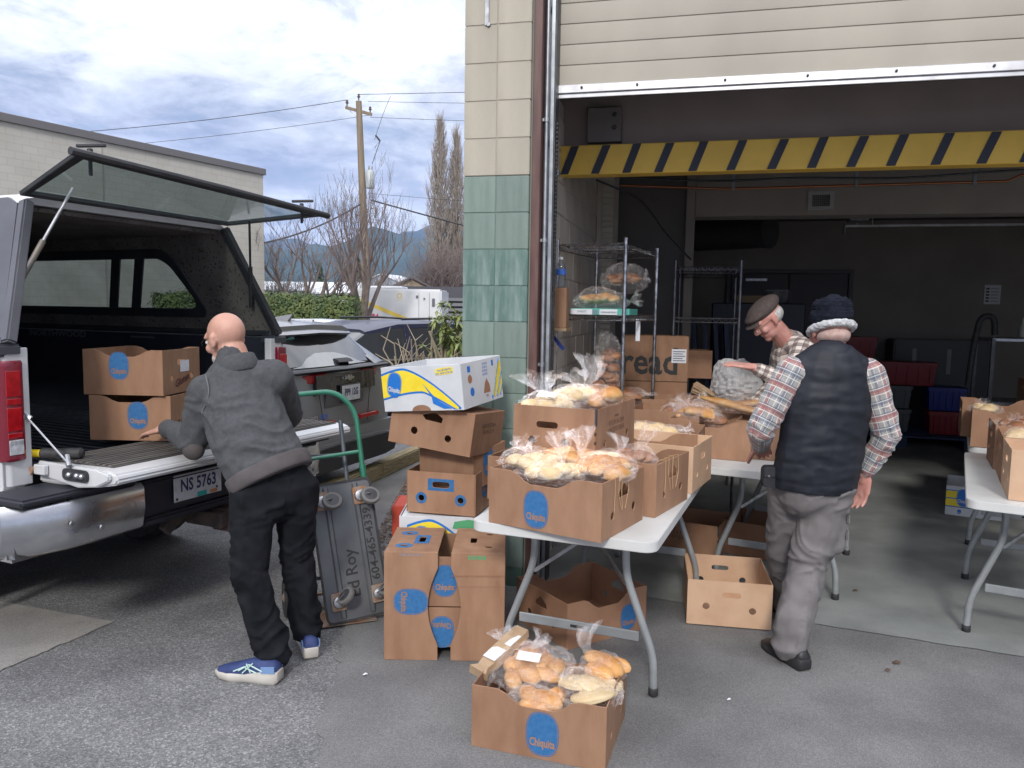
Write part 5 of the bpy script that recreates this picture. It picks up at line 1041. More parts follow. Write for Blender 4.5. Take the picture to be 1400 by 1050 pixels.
# lights on the load bed: yellow handled tool
tool = empty('hand_tool', (0, 0, 0), 0, 'yellow-shafted tool with a black rubber grip lying on the tailgate', 'tool')
M_ = TR.matrix_basis if False else Matrix.Translation((-1.65, 3.27, 0)) @ Matrix.Rotation(R_(65.4), 4, 'Z')
tool.location = M_ @ Vector((-.10, .55, .93)); tool.rotation_euler = (0, 0, R_(5))
MB().tube([(-.2, 0, 0), (.075, 0, 0)], .018, 12).build('shaft', mat('yellow_fibreglass', (.75, .55, .02), .4), tool, smooth=True); MB().lathe([(.018, 0), (.024, .006), (.022, .06), (.024, .12), (.026, .175), (.015, .185)], 14, (.075, 0, 0), (1, 0, 0)).build('grip', BLKRUB, tool, smooth=True)
for c, l in ((c1, (.62, .635, 1.143)), (c2, (.635, .625, .908))):
    c.location = M_ @ Vector(l); c.rotation_euler = (0, 0, R_(65.4-66+(-3 if c is c1 else 0)))
q = MB(); q.box(.2108, .2116, -.02, .075, .11, .17); lb = q.build('paper_label', PAPER, [c for c in c1.children if c.name.startswith('end_panel')][0])
for k in range(3): pass
q = MB(); q.text('Gluten', .055, lambda u, v, w: (.2112, .0+u, .065+v*1.0 + .25*u), .0015); q.build('handwriting', mat('dark_red_marker', (.07, .012, .015), .6), [c for c in c1.children if c.name.startswith('end_panel')][0])

# ---- grey hatchback/SUV seen from behind
SG = mat('grey_metallic_paint', (0.23, 0.24, 0.255), 0.38, metal=.1, coat=.5, col2=(.25, .26, .275), scale=3); SGL = mat('silver_grey_roof_paint', (0.22, .225, .24), 0.28, metal=.35, coat=.5); SDK = mat('dark_cladding', (0.028, 0.03, 0.034), 0.5); LINE = mat('seam_shadow', (.015, .015, .017), .7)
suvg = mat('suv_dark_glass', (.03, .035, .04), .04, coat=1.0); suvg.node_tree.nodes['Principled BSDF'].inputs['IOR'].default_value = 1.75
SV = empty('parked_car', (-1.475, 6.64, 0), R_(70), 'grey metallic hatchback with a black tailgate panel, parked next to the pickup', 'car', 'cars parked beyond the kerb')
def ring(y, pts): return [(x, y, z) for x, z in pts] + [(-x, y, z) for x, z in pts[::-1]]
body = MB(); secs = []
for y, zb, zt, wb, wt, cr in ((-.02, .34, 1.02, .70, .76, .0), (.0, .30, 1.08, .80, .82, 0), (.12, .27, 1.10, .855, .845, .0), (.5, .24, 1.06, .865, .86, 0), (1.2, .22, 1.02, .865, .855, 0), (2.6, .22, .98, .865, .85, 0), (3.4, .24, .93, .85, .80, 0), (4.0, .28, .82, .78, .70, 0), (4.12, .38, .62, .6, .55, 0)):
    secs.append(ring(y, [(wb-.08, zb), (wb-.01, zb+.12), (wb+.004, zb+(zt-zb)*.5), (wt+.0, zt-.08), (wt-.05, zt), (0.0, zt+.012)]))
body.loft(secs); bo = body.build('body', SG, SV, smooth=True, angle=40)
MB().loft([ring(y, [(.72, .26), (.84, .28), (.872, .50), (.865, .56), (0, .57)]) for y in (-.05, .02, .3)]).build('lower_bumper', SG, SV, smooth=True, angle=40)
MB().loft([ring(y, [(.62, .24), (.80, .26), (.85, .34), (.78, .43), (0, .44)]) for y in (-.075, -.04, .3)]).build('bumper_cladding', SDK, SV, smooth=True, angle=40)
ar = MB().tube([(.80, -.078, .33), (.74, -.08, .44), (.55, -.082, .47), (.0, -.082, .475), (-.55, -.082, .47), (-.74, -.08, .44), (-.80, -.078, .33)], .006, 6).build('bumper_crease', SGL, SV, smooth=True)
gh = MB(); gsec = ((.10, 1.05, 1.12, .76), (.36, 1.05, 1.42, .60), (1.0, 1.04, 1.47, .63), (1.9, 1.0, 1.46, .64), (2.5, .99, 1.38, .62), (3.25, .98, 1.02, .70))
gh.loft([ring(y, [(.845-.03*(y > 3), zb), (w, zt-.03), (w-.08, zt), (0, zt+.012)]) for y, zb, zt, w in gsec]); gh.build('glasshouse', mat('suv_side_glass', (.018, .021, .025), .08, coat=.6), SV, smooth=True, angle=30)
rf = MB(); rf.loft([ring(y, [(w+.014, zt-.055), (w+.008, zt-.015), (w-.09, zt+.018), (0, zt+.032)]) for y, zt, w in ((.30, 1.425, .565), (.42, 1.445, .60), (1.0, 1.478, .63), (1.6, 1.48, .635), (2.1, 1.46, .64), (2.5, 1.385, .61))], caps=True); rf.build('roof', SGL, SV, smooth=True, angle=40)
sp = MB(); sp.loft([[(x, .215+.12*x*x*2, 1.405-.03*abs(x)), (x, .20+.12*x*x*2, 1.39-.03*abs(x)), (x, .225+.12*x*x*2, 1.372-.03*abs(x)), (x, .40, 1.37), (x, .42, 1.432)] for x in (-.60, -.4, -.2, 0, .2, .4, .60)]); sp.build('spoiler', SGL, SV, smooth=True, angle=50)
RWP = lambda u, v: (u*(.50+.15*v), .33 - .27*v + .05*u*u, 1.365 - .255*v)
rw = MB(); n_ = 8; rw.add([RWP(-1+2*i/n_, j/4) for j in range(5) for i in range(n_+1)], [(j*(n_+1)+i, j*(n_+1)+i+1, (j+1)*(n_+1)+i+1, (j+1)*(n_+1)+i) for j in range(4) for i in range(n_)]); rw.build('rear_window', suvg, SV, smooth=True)
for s in (-1, 1):
    q = MB(); q.loft([[(s*(.50+.15*v)-s*.005, .345-.27*v, 1.36-.255*v), (s*(.53+.16*v), .315-.27*v+.05, 1.375-.25*v), (s*(.585+.235*v), .38-.26*v, 1.385-.25*v), (s*(.61+.235*v), .56-.20*v, 1.37-.27*v)] for v in (0, .25, .5, .75, 1.0, 1.12)], close=False); q.build('rear_pillar', SG, SV, smooth=True, angle=80)
for s in (-1, 1):
    q = MB(); q.loft([[(s*(.855-.0), .20, z), (s*.84, .03, z), (s*.45, -.035, z+.005), (s*.28, -.04, z+.01), (s*.28, .0, z+.01), (s*.8, .1, z)] for z in (.985, 1.055)]); tl = q.build('tail_light', REDL, SV, bevel=.006, smooth=True)
    q = MB(); q.loft([[(s*.862, .16, z), (s*.845, .022, z), (s*.70, -.006, z), (s*.70, .02, z), (s*.84, .12, z)] for z in (.992, 1.03)]); q.build('clear_lens', CLRL, tl, bevel=.004, smooth=True)
    MB().box(.20 if s > 0 else -.52, .52 if s > 0 else -.20, -.066, -.03, .625, .665).build('reflector', REDL, SV, bevel=.004)
    MB().tube(smooth_path([(s*.42, -.036, .99), (s*.38, -.04, .80), (s*.34, -.05, .60)], 4), .003, 5).build('panel_gap', LINE, SV)
    for y in (.85, 3.35): wheel(SV, (s*.86 - (.22 if s > 0 else 0), y, .33), .33, .22)
    fl_ = MB(); fl_.tube([(s*.60, .7, 1.475), (s*.60, 2.3, 1.475)], .018, 8); fl_.build('roof_rail', mat('satin_rail', (.5, .51, .53), .25, metal=1), SV, smooth=True)
MB().loft([[(x, -.045-.01*(1-abs(x)/.8), 1.055), (x, -.055, 1.02), (x, -.06, .90), (x, -.03, .885), (x, .05, .9), (x, .05, 1.06)] for x in (-.46, -.3, 0, .3, .46)]).build('tailgate_panel', mat('gloss_black_panel', (.012, .012, .014), .08, coat=1.0), SV, smooth=True, angle=35)
q = MB(); q.loft([[(x, -.03+abs(x)*.06, 1.10), (x, -.075+abs(x)*.06, 1.088), (x, -.03+abs(x)*.05, 1.06)] for x in (-.8, -.5, 0, .5, .8)]); q.build('belt_lip', SDK, SV, smooth=True)
q = MB(); q.plate([(-.068, .006), (-.03, .006), (-.022, .022), (.022, .022), (.03, .006), (.068, .006), (.06, -.012), (.024, -.012), (.018, -.024), (-.026, -.024), (-.03, -.012), (-.074, -.012)], [], .01, lambda u, v, w: (.02+u, -.062-w, 1.01+v)); q.build('badge', CHROME, SV, bevel=.002)
pr2 = MB().box(-.145, .165, -.085, -.07, .80, .955).build('plate_frame', BLK, SV, bevel=.004); MB().box(-.13, .15, -.089, -.085, .815, .945).build('licence_plate', PLATE, pr2); q = MB(); q.text('PP9 12G', .085, lambda u, v, w: (.01+u, -.0905, .885+v), .002, .72); q.build('plate_lettering', NAVY, pr2)
MB().loft([[(x, .0, .97), (x, -.05, .96), (x, -.03, .78), (x, .0, .74), (x, .05, .74), (x, .05, .97)] for x in (-.30, .30)]).build('plate_recess', mat('recess_grey_paint', (.17, .175, .185), .35, metal=.2), SV, smooth=True)
q = MB(); q.text('AWD', .055, lambda u, v, w: (-.50+u, -.042, .705+v), .002, 1.1); q.build('lettering', CHROME, SV); q = MB(); q.text('EUV', .055, lambda u, v, w: (-.34+u, -.047, .705+v), .002, 1.1); q.build('lettering', mat('electric_blue_badge', (.03, .14, .6), .3), SV)
MB().loft([[(x, .11, 1.165), (x, .07, 1.155), (x, .045, 1.135), (x, .06, 1.13), (x, .12, 1.15)] for x in (.04, .14, .26)]).build('rear_wiper', BLK, SV, smooth=True)
MB().loft([[(-.025, .55, 1.47), (.025, .55, 1.47), (.008, .50, 1.545), (-.008, .50, 1.545)], [(-.012, .82, 1.49), (.012, .82, 1.49), (.004, .80, 1.50), (-.004, .80, 1.50)]]).build('antenna_fin', SGL, SV, smooth=True)
q = MB(); q.flat(oval(.11, .07, 16, 2), lambda u, v, w: (-.34+u, .290-v*.72-.004, 1.335+v*.68)); q.build('sticker', mat('pale_teal_sticker', (.25, .6, .62), .4), SV)  # oval sticker in one even teal

# ---- generic side-on car for the others
def simple_car(loc, rz, label, paint, L=4.5, Wd=1.84, Ht=1.58, belt=.98, glass=None, rails=True):
    C = empty('parked_car', loc, rz, label, 'car', 'cars parked beyond the kerb'); h = L/2; w = Wd/2; glass = glass or GLS
    b = MB(); b.loft([ring(y, [(wb-.06, zb), (wb, zb+.15), (wb, zt-.14), (wb-.05, zt), (0, zt+.02)]) for y, zb, zt, wb in ((-h, .45, .75, w*.8), (-h+.06, .32, .98, w*.94), (-h+.5, .24, belt+.03, w), (0, .22, belt, w), (h-1.0, .22, belt-.05, w*.99), (h-.3, .28, belt-.18, w*.92), (h, .42, .65, w*.78))]); b.build('body', paint, C, smooth=True, angle=40)
    g_ = MB(); gs = ((-h+.25, belt, belt+.03, .80), (-h+.75, belt, Ht-.06, .70), (-h+1.3, belt, Ht-.02, .72), (.1, belt, Ht-.02, .72), (.6, belt-.02, Ht-.10, .70), (1.35, belt-.03, belt, .78)); g_.loft([ring(y, [(w-.04, zb), (w*zw/.92*1.0-.0, zt-.03), (w*zw/.92-.08, zt), (0, zt+.01)]) for y, zb, zt, zw in gs]); g_.build('glasshouse', glass, C, smooth=True, angle=30)
    r = MB(); r.loft([ring(y, [(w*zw/.92+.015, zt-.06), (w*zw/.92, zt-.01), (w*zw/.92-.1, zt+.02), (0, zt+.035)]) for y, zt, zw in ((-h+.55, Ht-.10, .70), (-h+1.0, Ht-.03, .71), (-h+1.6, Ht-.01, .72), (.1, Ht-.02, .72), (.65, Ht-.12, .70))]); r.build('roof', paint, C, smooth=True, angle=40)
    for s in (-1, 1):
        for y0, y1, zt in ((-h+1.15, -h+1.05, Ht-.05), (-.02, -.04, Ht-.05), (.62, 1.38, 0)):
            if zt: MB().bar((s*(w-.035), y0, belt-.01), (s*(w*.72/.92+.012), y1, zt), .02, .09, (0, 1, 0)).build('pillar', paint, C)
        for y in (-h+.85, h-.9): wheel(C, (s*w-(.22 if s > 0 else 0), y, .34), .34, .22)
        if rails: MB().tube([(s*w*.72, -h+.9, Ht+.02), (s*w*.74, -h+1.6, Ht+.05), (s*w*.74, .0, Ht+.04)], .016, 8).build('roof_rail', SDK, C, smooth=True)
        for y in (-h+1.22, .12): MB().box(s*(w+.005)-.012, s*(w+.005)+.012, y, y+.17, belt-.13, belt-.10).build('door_handle', paint, C, bevel=.006)
        for y in (-h+1.05, -.02, 1.12): MB().box(s*(w+.001)-.004, s*(w+.001)+.001, y, y+.006, .35, belt-.02).build('door_gap', LINE, C)
        MB().box(s*(w-.02)-.01, s*(w-.02)+.012, -h+.4, 1.35, belt-.005, belt+.018).build('belt_trim', CHROME if rails else SDK, C)
    return C
NVY = mat('navy_metallic_paint', (.016, .02, .05), .35, metal=.1, coat=.25)
simple_car((-2.05, 11.0, 0), R_(140), 'dark navy estate car seen side-on, directly behind the grey hatchback', NVY, L=4.6, Ht=1.43, belt=.93)
WCP = mat('white_car_paint', (.66, .67, .69), .25, coat=.6)
simple_car((-6.6, 16.2, 0), R_(160), 'white car with dark roof rails, roof just showing behind the grey hatchback', WCP, Ht=1.40)
simple_car((-4.35, 15.8, 0), R_(155), 'white car whose roof shows between the grey hatchback and the navy estate', WCP, Ht=1.36, rails=False)
simple_car((-10.5, 27.2, 0), R_(120), 'white car parked far off behind the hedge', WCP, Ht=1.5, rails=False)
simple_car((-.55, 14.6, 0), R_(150), 'white car glimpsed through the bare shrub by the pillar', WCP, Ht=1.36, rails=False)
# ================================================================ people
def remesh(mb, vox, smooth_it=4, name='m'):
    me = bpy.data.meshes.new(name); me.from_pydata(mb.v, [], mb.f); bm = bmesh.new(); bm.from_mesh(me); bmesh.ops.recalc_face_normals(bm, faces=bm.faces); bm.to_mesh(me); bm.free()
    o = bpy.data.objects.new('tmp', me); COL.objects.link(o); r = o.modifiers.new('r', 'REMESH'); r.mode = 'VOXEL'; r.voxel_size = vox
    if smooth_it: s = o.modifiers.new('s', 'SMOOTH'); s.iterations = smooth_it; s.factor = .5
    out = bpy.data.meshes.new_from_object(o.evaluated_get(bpy.context.evaluated_depsgraph_get())); bpy.data.objects.remove(o); bpy.data.meshes.remove(me)
    for p in out.polygons: p.use_smooth = True
    return out
def cap(mb, a, b, ra, rb, fl=1.0, side=None, n=14):
    """tapered round-ended limb; fl squashes it across the direction `side`"""
    a, b = Vector(a), Vector(b); d = b - a; L = d.length; d.normalize(); x, y = basis(d)
    if side is not None: y = Vector(side); y = (y - d*y.dot(d)).normalized(); x = y.cross(d)
    prof = [(ra*math.sin(t), -ra*math.cos(t)*.9) for t in (0.02, .45, .9, 1.3)] + [(ra + (rb-ra)*k/4, L*k/4) for k in range(5)] + [(rb*math.cos(t), L + rb*math.sin(t)*.9) for t in (.4, .8, 1.2, 1.55)]
    vs = [a + d*h + x*math.cos(2*math.pi*j/n)*r + y*math.sin(2*math.pi*j/n)*r*fl for r, h in prof for j in range(n)]; k = len(prof)
    mb.add(vs, [(i*n+j, i*n+(j+1) % n, (i+1)*n+(j+1) % n, (i+1)*n+j) for i in range(k-1) for j in range(n)] + [tuple(range(n))[::-1], tuple((k-1)*n+j for j in range(n))])
def chain(mb, pts, rs, fl=1.0, side=None):
    for i in range(len(pts)-1): cap(mb, pts[i], pts[i+1], rs[i], rs[i+1], fl, side)
def folds(me, amp, freq, bones, seed=0.0, creases=()):
    """cloth folds: wrinkles running round the limb, deeper near the bends"""
    nrm = [v.normal.copy() for v in me.vertices]; uv = me.attributes.new('cloth_uv', 'FLOAT_VECTOR', 'POINT'); B = []
    for bi, (a, b) in enumerate(bones):
        a, b = Vector(a), Vector(b); d = (b-a); L = d.length; d.normalize(); x, y = basis(d); B.append((a, b, d, L, x, y, bi))
    for v, n in zip(me.vertices, nrm):
        best = None
        for bb in B:
            a, b, d, L, x, y, bi = bb; t = min(max((v.co-a).dot(d), 0), L); q = a + d*t; dist = (v.co-q).length
            if best is None or dist < best[0]: best = (dist, t, q, bb)
        dist, t, q, (a, b, d, L, x, y, bi) = best; r = v.co - q; ang = math.atan2(r.dot(y), r.dot(x)); al = (v.co-a).dot(d)
        uv.data[v.index].vector = (ang*dist_ref(bi), al, bi)
        s = noise.noise(Vector((al*freq + 2.0*noise.noise(v.co*5+Vector((seed, 0, 0))), ang*.55, seed+bi*3))); s = (1-abs(s))**3 - .45
        s2 = noise.noise(v.co*freq*1.9 + Vector((seed, 5, 2)))
        near = 0.0
        for c, rad, k in creases: near = max(near, k*math.exp(-((v.co-Vector(c)).length/rad)**2))
        v.co += n*(amp*(s*(.7+near*1.6) + .35*s2))
_DR = {'v': .07}
def clampv(me, p, n):
    n = n.normalized()
    for v in me.vertices:
        d = (v.co-p).dot(n)
        if d < 0: v.co -= n*d
def tuck(me, axis, z0, k):
    """the waist of the trousers goes in under the jacket"""
    for v in me.vertices:
        t = min(1, max(0, (v.co.z-z0+.035)/.05)); f = 1-(1-k)*t; v.co.x = axis.x + (v.co.x-axis.x)*f; v.co.y = axis.y + (v.co.y-axis.y)*f
def dist_ref(bi): return _DR['v'] if bi else _DR.get('t', .17)
def cloth(name, mesh, m, par, label=None): 
    mesh.materials.clear(); mesh.materials.append(m); return link(name, mesh, par, label=label)
SKIN = mat('skin', (0.47, 0.255, 0.19), 0.5, col2=(0.55, 0.32, 0.25), scale=14, spec=.35, bump=.12, bscale=90, bdist=.002); SKIN.node_tree.nodes['Principled BSDF'].inputs['Subsurface Weight'].default_value = .12; SKIN.node_tree.nodes['Principled BSDF'].inputs['Subsurface Radius'].default_value = (.01, .004, .002)
SKINR = mat('ruddy_skin', (0.50, 0.23, 0.19), 0.5, col2=(0.56, 0.31, 0.26), scale=18, spec=.35, bump=.12, bscale=90, bdist=.002)
HAIR = mat('white_hair', (0.50, 0.49, 0.47), 0.7, col2=(0.33, 0.32, 0.31), scale=60)
EYE = mat('eye_white', (.6, .58, .56), .2); PUP = mat('iris_dark', (.04, .04, .05), .2)
def hand(mb, wrist, direction, palm_n, size=1.0, curl=.45, spread=.10, thumb=1):
    """palm and five jointed fingers; direction wrist->knuckles, palm_n the way the palm faces"""
    d = Vector(direction).normalized(); n = Vector(palm_n); n = (n - d*n.dot(d)).normalized(); s = d.cross(n); w = Vector(wrist); S = size
    cap(mb, w - d*.03, w + d*.02*S, .026*S, .028*S, .75, n); cap(mb, w + d*.01 + s*.018*S, w + d*.075*S + s*.026*S, .021*S, .018*S, .62, n); cap(mb, w + d*.01 - s*.018*S, w + d*.07*S - s*.028*S, .021*S, .017*S, .62, n); cap(mb, w + d*.02, w + d*.08*S, .024*S, .018*S, .6, n)
    for k, (o, L) in enumerate(((.032, .068), (.011, .078), (-.011, .072), (-.031, .056))):
        p = w + d*.082*S + s*o*S; dd = (d + s*(o*spread*30*.1)).normalized(); c = curl*(1+.15*k)
        for j, f in enumerate((.44, .32, .26)):
            e = p + dd*L*f*S; cap(mb, p, e, (.0095-.0008*j)*S, (.0088-.0009*j)*S, n=10); p = e; dd = (dd*math.cos(c*.8) + n*math.sin(c*.8)).normalized()
    t = s*thumb; p = w + d*.022*S + t*.028*S; dd = (d*.62 + t*.70 + n*.30).normalized()
    for L, r0, r1 in ((.042, .0135, .0115), (.032, .0112, .0098), (.024, .0098, .008)):
        e = p + dd*L*S; cap(mb, p, e, r0*S, r1*S, n=10); p = e; dd = (dd + d*.35 + n*.1).normalized()
def head(mb, c, fwd, upv, S=1.0, ears=True):
    f = Vector(fwd).normalized(); u = Vector(upv); u = (u - f*u.dot(f)).normalized(); r = f.cross(u); M = Matrix((r, f, u)).transposed(); q = M.to_quaternion()
    P = lambda x, y, z: Vector(c) + (r*x + f*y + u*z)*S
    e = lambda p, rr: mb.ell(P(*p), [k*S for k in rr], 20, 14, q)
    e((0, -.012, .03), (.076, .098, .088)); e((0, .018, -.005), (.067, .080, .088)); e((0, .035, -.060), (.054, .056, .052)); e((0, .074, -.092), (.026, .022, .019)); e((0, .068, .035), (.056, .030, .03))
    cap(mb, P(0, .092, .022), P(0, .112, -.018), .011*S, .017*S, n=10); e((.013, .100, -.022), (.010, .012, .009)); e((-.013, .100, -.022), (.010, .012, .009))
    cap(mb, P(-.024, .086, -.052), P(.024, .086, -.052), .009*S, .009*S, n=10); cap(mb, P(-.02, .084, -.064), P(.02, .084, -.064), .009*S, .009*S, n=10)
    for s in (-1, 1):
        e((s*.042, .072, -.022), (.022, .022, .024)); cap(mb, P(s*.012, .090, .030), P(s*.048, .078, .032), .010*S, .010*S, n=8)
        if ears: e((s*.080, -.004, -.004), (.011, .020, .032)); e((s*.084, -.010, .010), (.008, .018, .018)); e((s*.079, .004, -.028), (.008, .012, .012))
    return P, q
# ---------------------------------------------------------------- the bald man leaning on the tailgate
WOOL = mat('charcoal_wool', (0.054, 0.057, 0.062), 0.95, col2=(0.068, 0.072, 0.078), scale=60, detail=8, bump=.5, bscale=260, bdist=.002, speck=((.10, .105, .11), 300, .33)); RIB = mat('ribbed_hem', (0.085, 0.075, 0.078), 0.9, col2=(.065, .058, .06), scale=14, bump=.3, bscale=200)
JEAN = mat('black_denim', (0.006, 0.007, 0.009), 0.9, col2=(0.014, 0.015, 0.019), scale=11, detail=7, bump=.35, bscale=320, bdist=.0015, spec=.15); NAVS = mat('navy_mesh_shoe', (.02, .035, .12), .7, col2=(.03, .05, .16), scale=30, bump=.3, bscale=300); SOLE = mat('dirty_white_foam', (.52, .50, .46), .6, col2=(.40, .37, .33), scale=9)
LBLUE = mat('pale_blue_shoe_panel', (.16, .27, .48), .6); MINT = mat('mint_stripe', (.45, .62, .58), .5)
def shoe(par, heel, toe, m_up, m_sole, name='shoe', S=1.0, stripes=True, lift=0.0):
    h, t = Vector(heel), Vector(toe); d = (t-h); L = d.length; d.normalize(); s = Vector((-d.y, d.x, 0)).normalized(); u = Vector((0, 0, 1)); up, so = MB(), MB()
    P = lambda a, b, c: h + d*(a*L) + s*b + u*(c)
    for k, (x, w, z0, z1, wt) in enumerate(()): pass
    st = ((0.0, .030, .012, .055), (.06, .037, .0, .06), (.25, .038, .0, .058), (.5, .040, .002, .042), (.72, .049, .0, .038), (.90, .042, .006, .036), (1.0, .022, .018, .036))
    so.loft([[P(a, w*math.cos(g), zz) for zz, sc, rng in ((z0, .9, 0), (z0+.012, 1.0, 0), (z1, .98, 0)) for g in [0]] for a, w, z0, z1 in ()] or [[P(a, -w*.88, z0), P(a, -w, z0+.014), P(a, -w*.97, z1-.004), P(a, -w*.85, z1), P(a, w*.85, z1), P(a, w*.97, z1-.004), P(a, w, z0+.014), P(a, w*.88, z0)] for a, w, z0, z1 in st])
    ut = ((.02, .028, .05, .085), (.08, .034, .05, .10), (.25, .036, .05, .105), (.42, .037, .04, .098), (.60, .040, .036, .080), (.78, .042, .034, .064), (.92, .033, .032, .052), (.985, .015, .034, .042))
    up.loft([[P(a, -w, z0), P(a, -w*.98, z0+(z1-z0)*.5), P(a, -w*.62, z1-.006), P(a, 0, z1), P(a, w*.62, z1-.006), P(a, w*.98, z0+(z1-z0)*.5), P(a, w, z0)] for a, w, z0, z1 in ut])
    o = up.build(name, m_up, par, smooth=True, angle=60); so.build('sole', m_sole, o, smooth=True, angle=50, bevel=.003)
    if stripes:
        for sg in (-1, 1):
            q = MB(); W_ = lambda a, z: P(a, sg*(.0395 + .004*(a > .5)), z)
            for pth in ([(.22, .06), (.42, .085), (.58, .055)], [(.36, .092), (.52, .046)], [(.30, .05), (.50, .072), (.66, .050)], [(.46, .088), (.40, .05)]): q.tube([W_(*p) for p in pth], .003, 6)
            q.build('shoe_stripe', MINT, o); q = MB(); q.loft([[W_(.03, .055), W_(.03, .085), W_(.03, .085)-s*sg*.004, W_(.03, .055)-s*sg*.004], [W_(.24, .05), W_(.24, .078), W_(.24, .078)-s*sg*.004, W_(.24, .05)-s*sg*.004]]); q.build('heel_panel', LBLUE, o)
    return o
m1 = empty('person', (-1.0, 3.3, 0), 0, 'bald man in a charcoal wool jacket and black jeans leaning on the tailgate', 'person')
def rel(p, o): return Vector(p) - Vector(o)
O1 = Vector((-1.0, 3.3, 0)); A = lambda *p: Vector(p) - O1
face1 = Vector((-.80, .52, -.30)); up1 = Vector((-.28, .1, .95)); hc1 = A(-1.325, 3.56, 1.452)
bd = MB(); Ph, qh = head(bd, hc1, face1, up1, 1.0)
cap(bd, A(-1.25, 3.52, 1.30), hc1 + Vector((.035, -.02, -.045)), .068, .060)
SL_, SR_ = A(-1.385, 3.46, 1.225), A(-1.105, 3.56, 1.275); EL, WL_ = A(-1.46, 3.50, .985), A(-1.700, 3.74, 1.005); ER, WR_ = A(-1.12, 3.84, 1.06), A(-1.39, 4.02, .975)
HL, HR = A(-1.130, 3.34, .83), A(-.975, 3.44, .83); KL, KR = A(-1.135, 3.26, .455), A(-.985, 3.47, .455); AL, AR = A(-1.035, 3.235, .10), A(-.945, 3.47, .11)
CH, BE, PV = A(-1.235, 3.50, 1.20), A(-1.15, 3.44, 1.03), A(-1.055, 3.39, .90)
chain(bd, [CH, BE, PV], [.08, .08, .08], .8, Vector((-.6, .8, 0))); chain(bd, [SL_, EL, WL_], [.045, .04, .028]); chain(bd, [SR_, ER, WR_], [.045, .04, .028]); chain(bd, [HL, KL, AL], [.07, .05, .035]); chain(bd, [HR, KR, AR], [.07, .05, .035]); chain(bd, [SL_, SR_], [.06, .06])
hand(bd, WL_ + Vector((-.02, .01, -.01)), Vector((-.80, .45, -.22)), Vector((.15, .2, -1)), 1.0, .40, thumb=-1); hand(bd, WR_, Vector((-.8, .5, -.15)), Vector((.1, .1, -1)), 1.0, .3, thumb=1)
cloth('body', remesh(bd, .0058, 2), SKIN, m1)
jk = MB(); sd = Vector((.72, .62, .1)); bk1 = Vector((.55, -.78, .2))
chain(jk, [A(-1.258, 3.52, 1.245), A(-1.235, 3.49, 1.15), A(-1.16, 3.43, 1.0), A(-1.075, 3.39, .85)], [.155, .180, .188, .186], .76, bk1)
chain(jk, [SL_ + Vector((.02, .0, .005)), SR_ + Vector((-.01, 0, .005))], [.075, .085]); cap(jk, A(-1.255, 3.52, 1.27), A(-1.29, 3.535, 1.375), .098, .072)
chain(jk, [SL_, EL, WL_ + (EL-WL_)*.12], [.082, .070, .046]); chain(jk, [SR_, ER, WR_ + (ER-WR_)*.12], [.088, .068, .046])
_DR.update(v=.06, t=.17); jm = remesh(jk, .010, 5); clampv(jm, A(-1.080, 3.393, .86), A(-1.16, 3.43, 1.0) - A(-1.075, 3.39, .85)); folds(jm, .010, 15, [(CH, PV), (SL_, EL), (EL, WL_), (SR_, ER), (ER, WR_)], 1.3, [(EL, .10, 1.0), (A(-1.3, 3.4, 1.12), .10, .9), (A(-1.1, 3.3, .97), .13, .9), (SL_, .10, .6)])
jo = cloth('jacket', jm, WOOL, m1)
hb_ = MB(); hn_ = (A(-1.16, 3.43, 1.0) - A(-1.075, 3.39, .85)).normalized(); hy_ = (bk1 - hn_*bk1.dot(hn_)).normalized(); hx_ = hy_.cross(hn_); hc_ = A(-1.078, 3.392, .862)
hb_.loft([[hc_ + hn_*h + (hx_*math.cos(a)*r + hy_*math.sin(a)*r*.775)*(1+.012*math.sin(9*a+h*40)) for a in [2*math.pi*k/56 for k in range(56)]] for h, r in ((.035, .16), (.036, .190), (.028, .194), (.0, .195), (-.025, .192), (-.034, .186), (-.034, .14))]); hm = hb_.build('jacket_hem', RIB, m1, smooth=True, angle=70)
cl_ = MB(); n_ = (hc1 + Vector((.05, -.03, -.07)) - A(-1.25, 3.52, 1.29)).normalized(); x_, y_ = basis(n_); c0 = A(-1.262, 3.522, 1.315)
cl_.lathe([(.092, 0), (.088, .03), (.082, .062), (.088, .058), (.098, .02), (.101, -.012), (.096, -.02)], 28, c0, n_); cl_.build('collar', WOOL, m1, smooth=True, angle=80)
for w_, e_ in ((WL_, EL), (WR_, ER)):
    d_ = (w_-e_).normalized(); MB().lathe([(.040, 0), (.043, .006), (.041, .04), (.034, .05), (.028, .05)], 20, w_ - d_*.055, d_).build('cuff', RIB, m1, smooth=True)
pt_ = MB(); pt_.ell(EL + Vector((.015, -.045, -.038)), (.05, .035, .045), 16, 10); pt_.build('elbow_patch', mat('brown_grey_patch', (.06, .05, .048), .8), jo, smooth=True)
sm = MB(); sm.tube(smooth_path([A(-1.36, 3.395, 1.30), A(-1.335, 3.365, 1.22), A(-1.37, 3.37, 1.13)], 5), .0028, 6); sm.build('shoulder_seam', mat('grey_seam', (.13, .135, .14), .9), jo)
tr_ = MB(); chain(tr_, [A(-1.065, 3.39, .87), A(-1.050, 3.39, .78)], [.145, .152], .80, bk1); chain(tr_, [HL+Vector((0, 0, .0)), KL, AL + Vector((0, 0, .02))], [.108, .077, .068], 1); chain(tr_, [HR, KR, AR + Vector((0, 0, .02))], [.105, .076, .066])
cap(tr_, AL + Vector((0, 0, .10)), AL + Vector((.012, -.005, -.005)), .066, .074); cap(tr_, AR + Vector((0, 0, .1)), AR + Vector((.005, 0, -.005)), .064, .070)
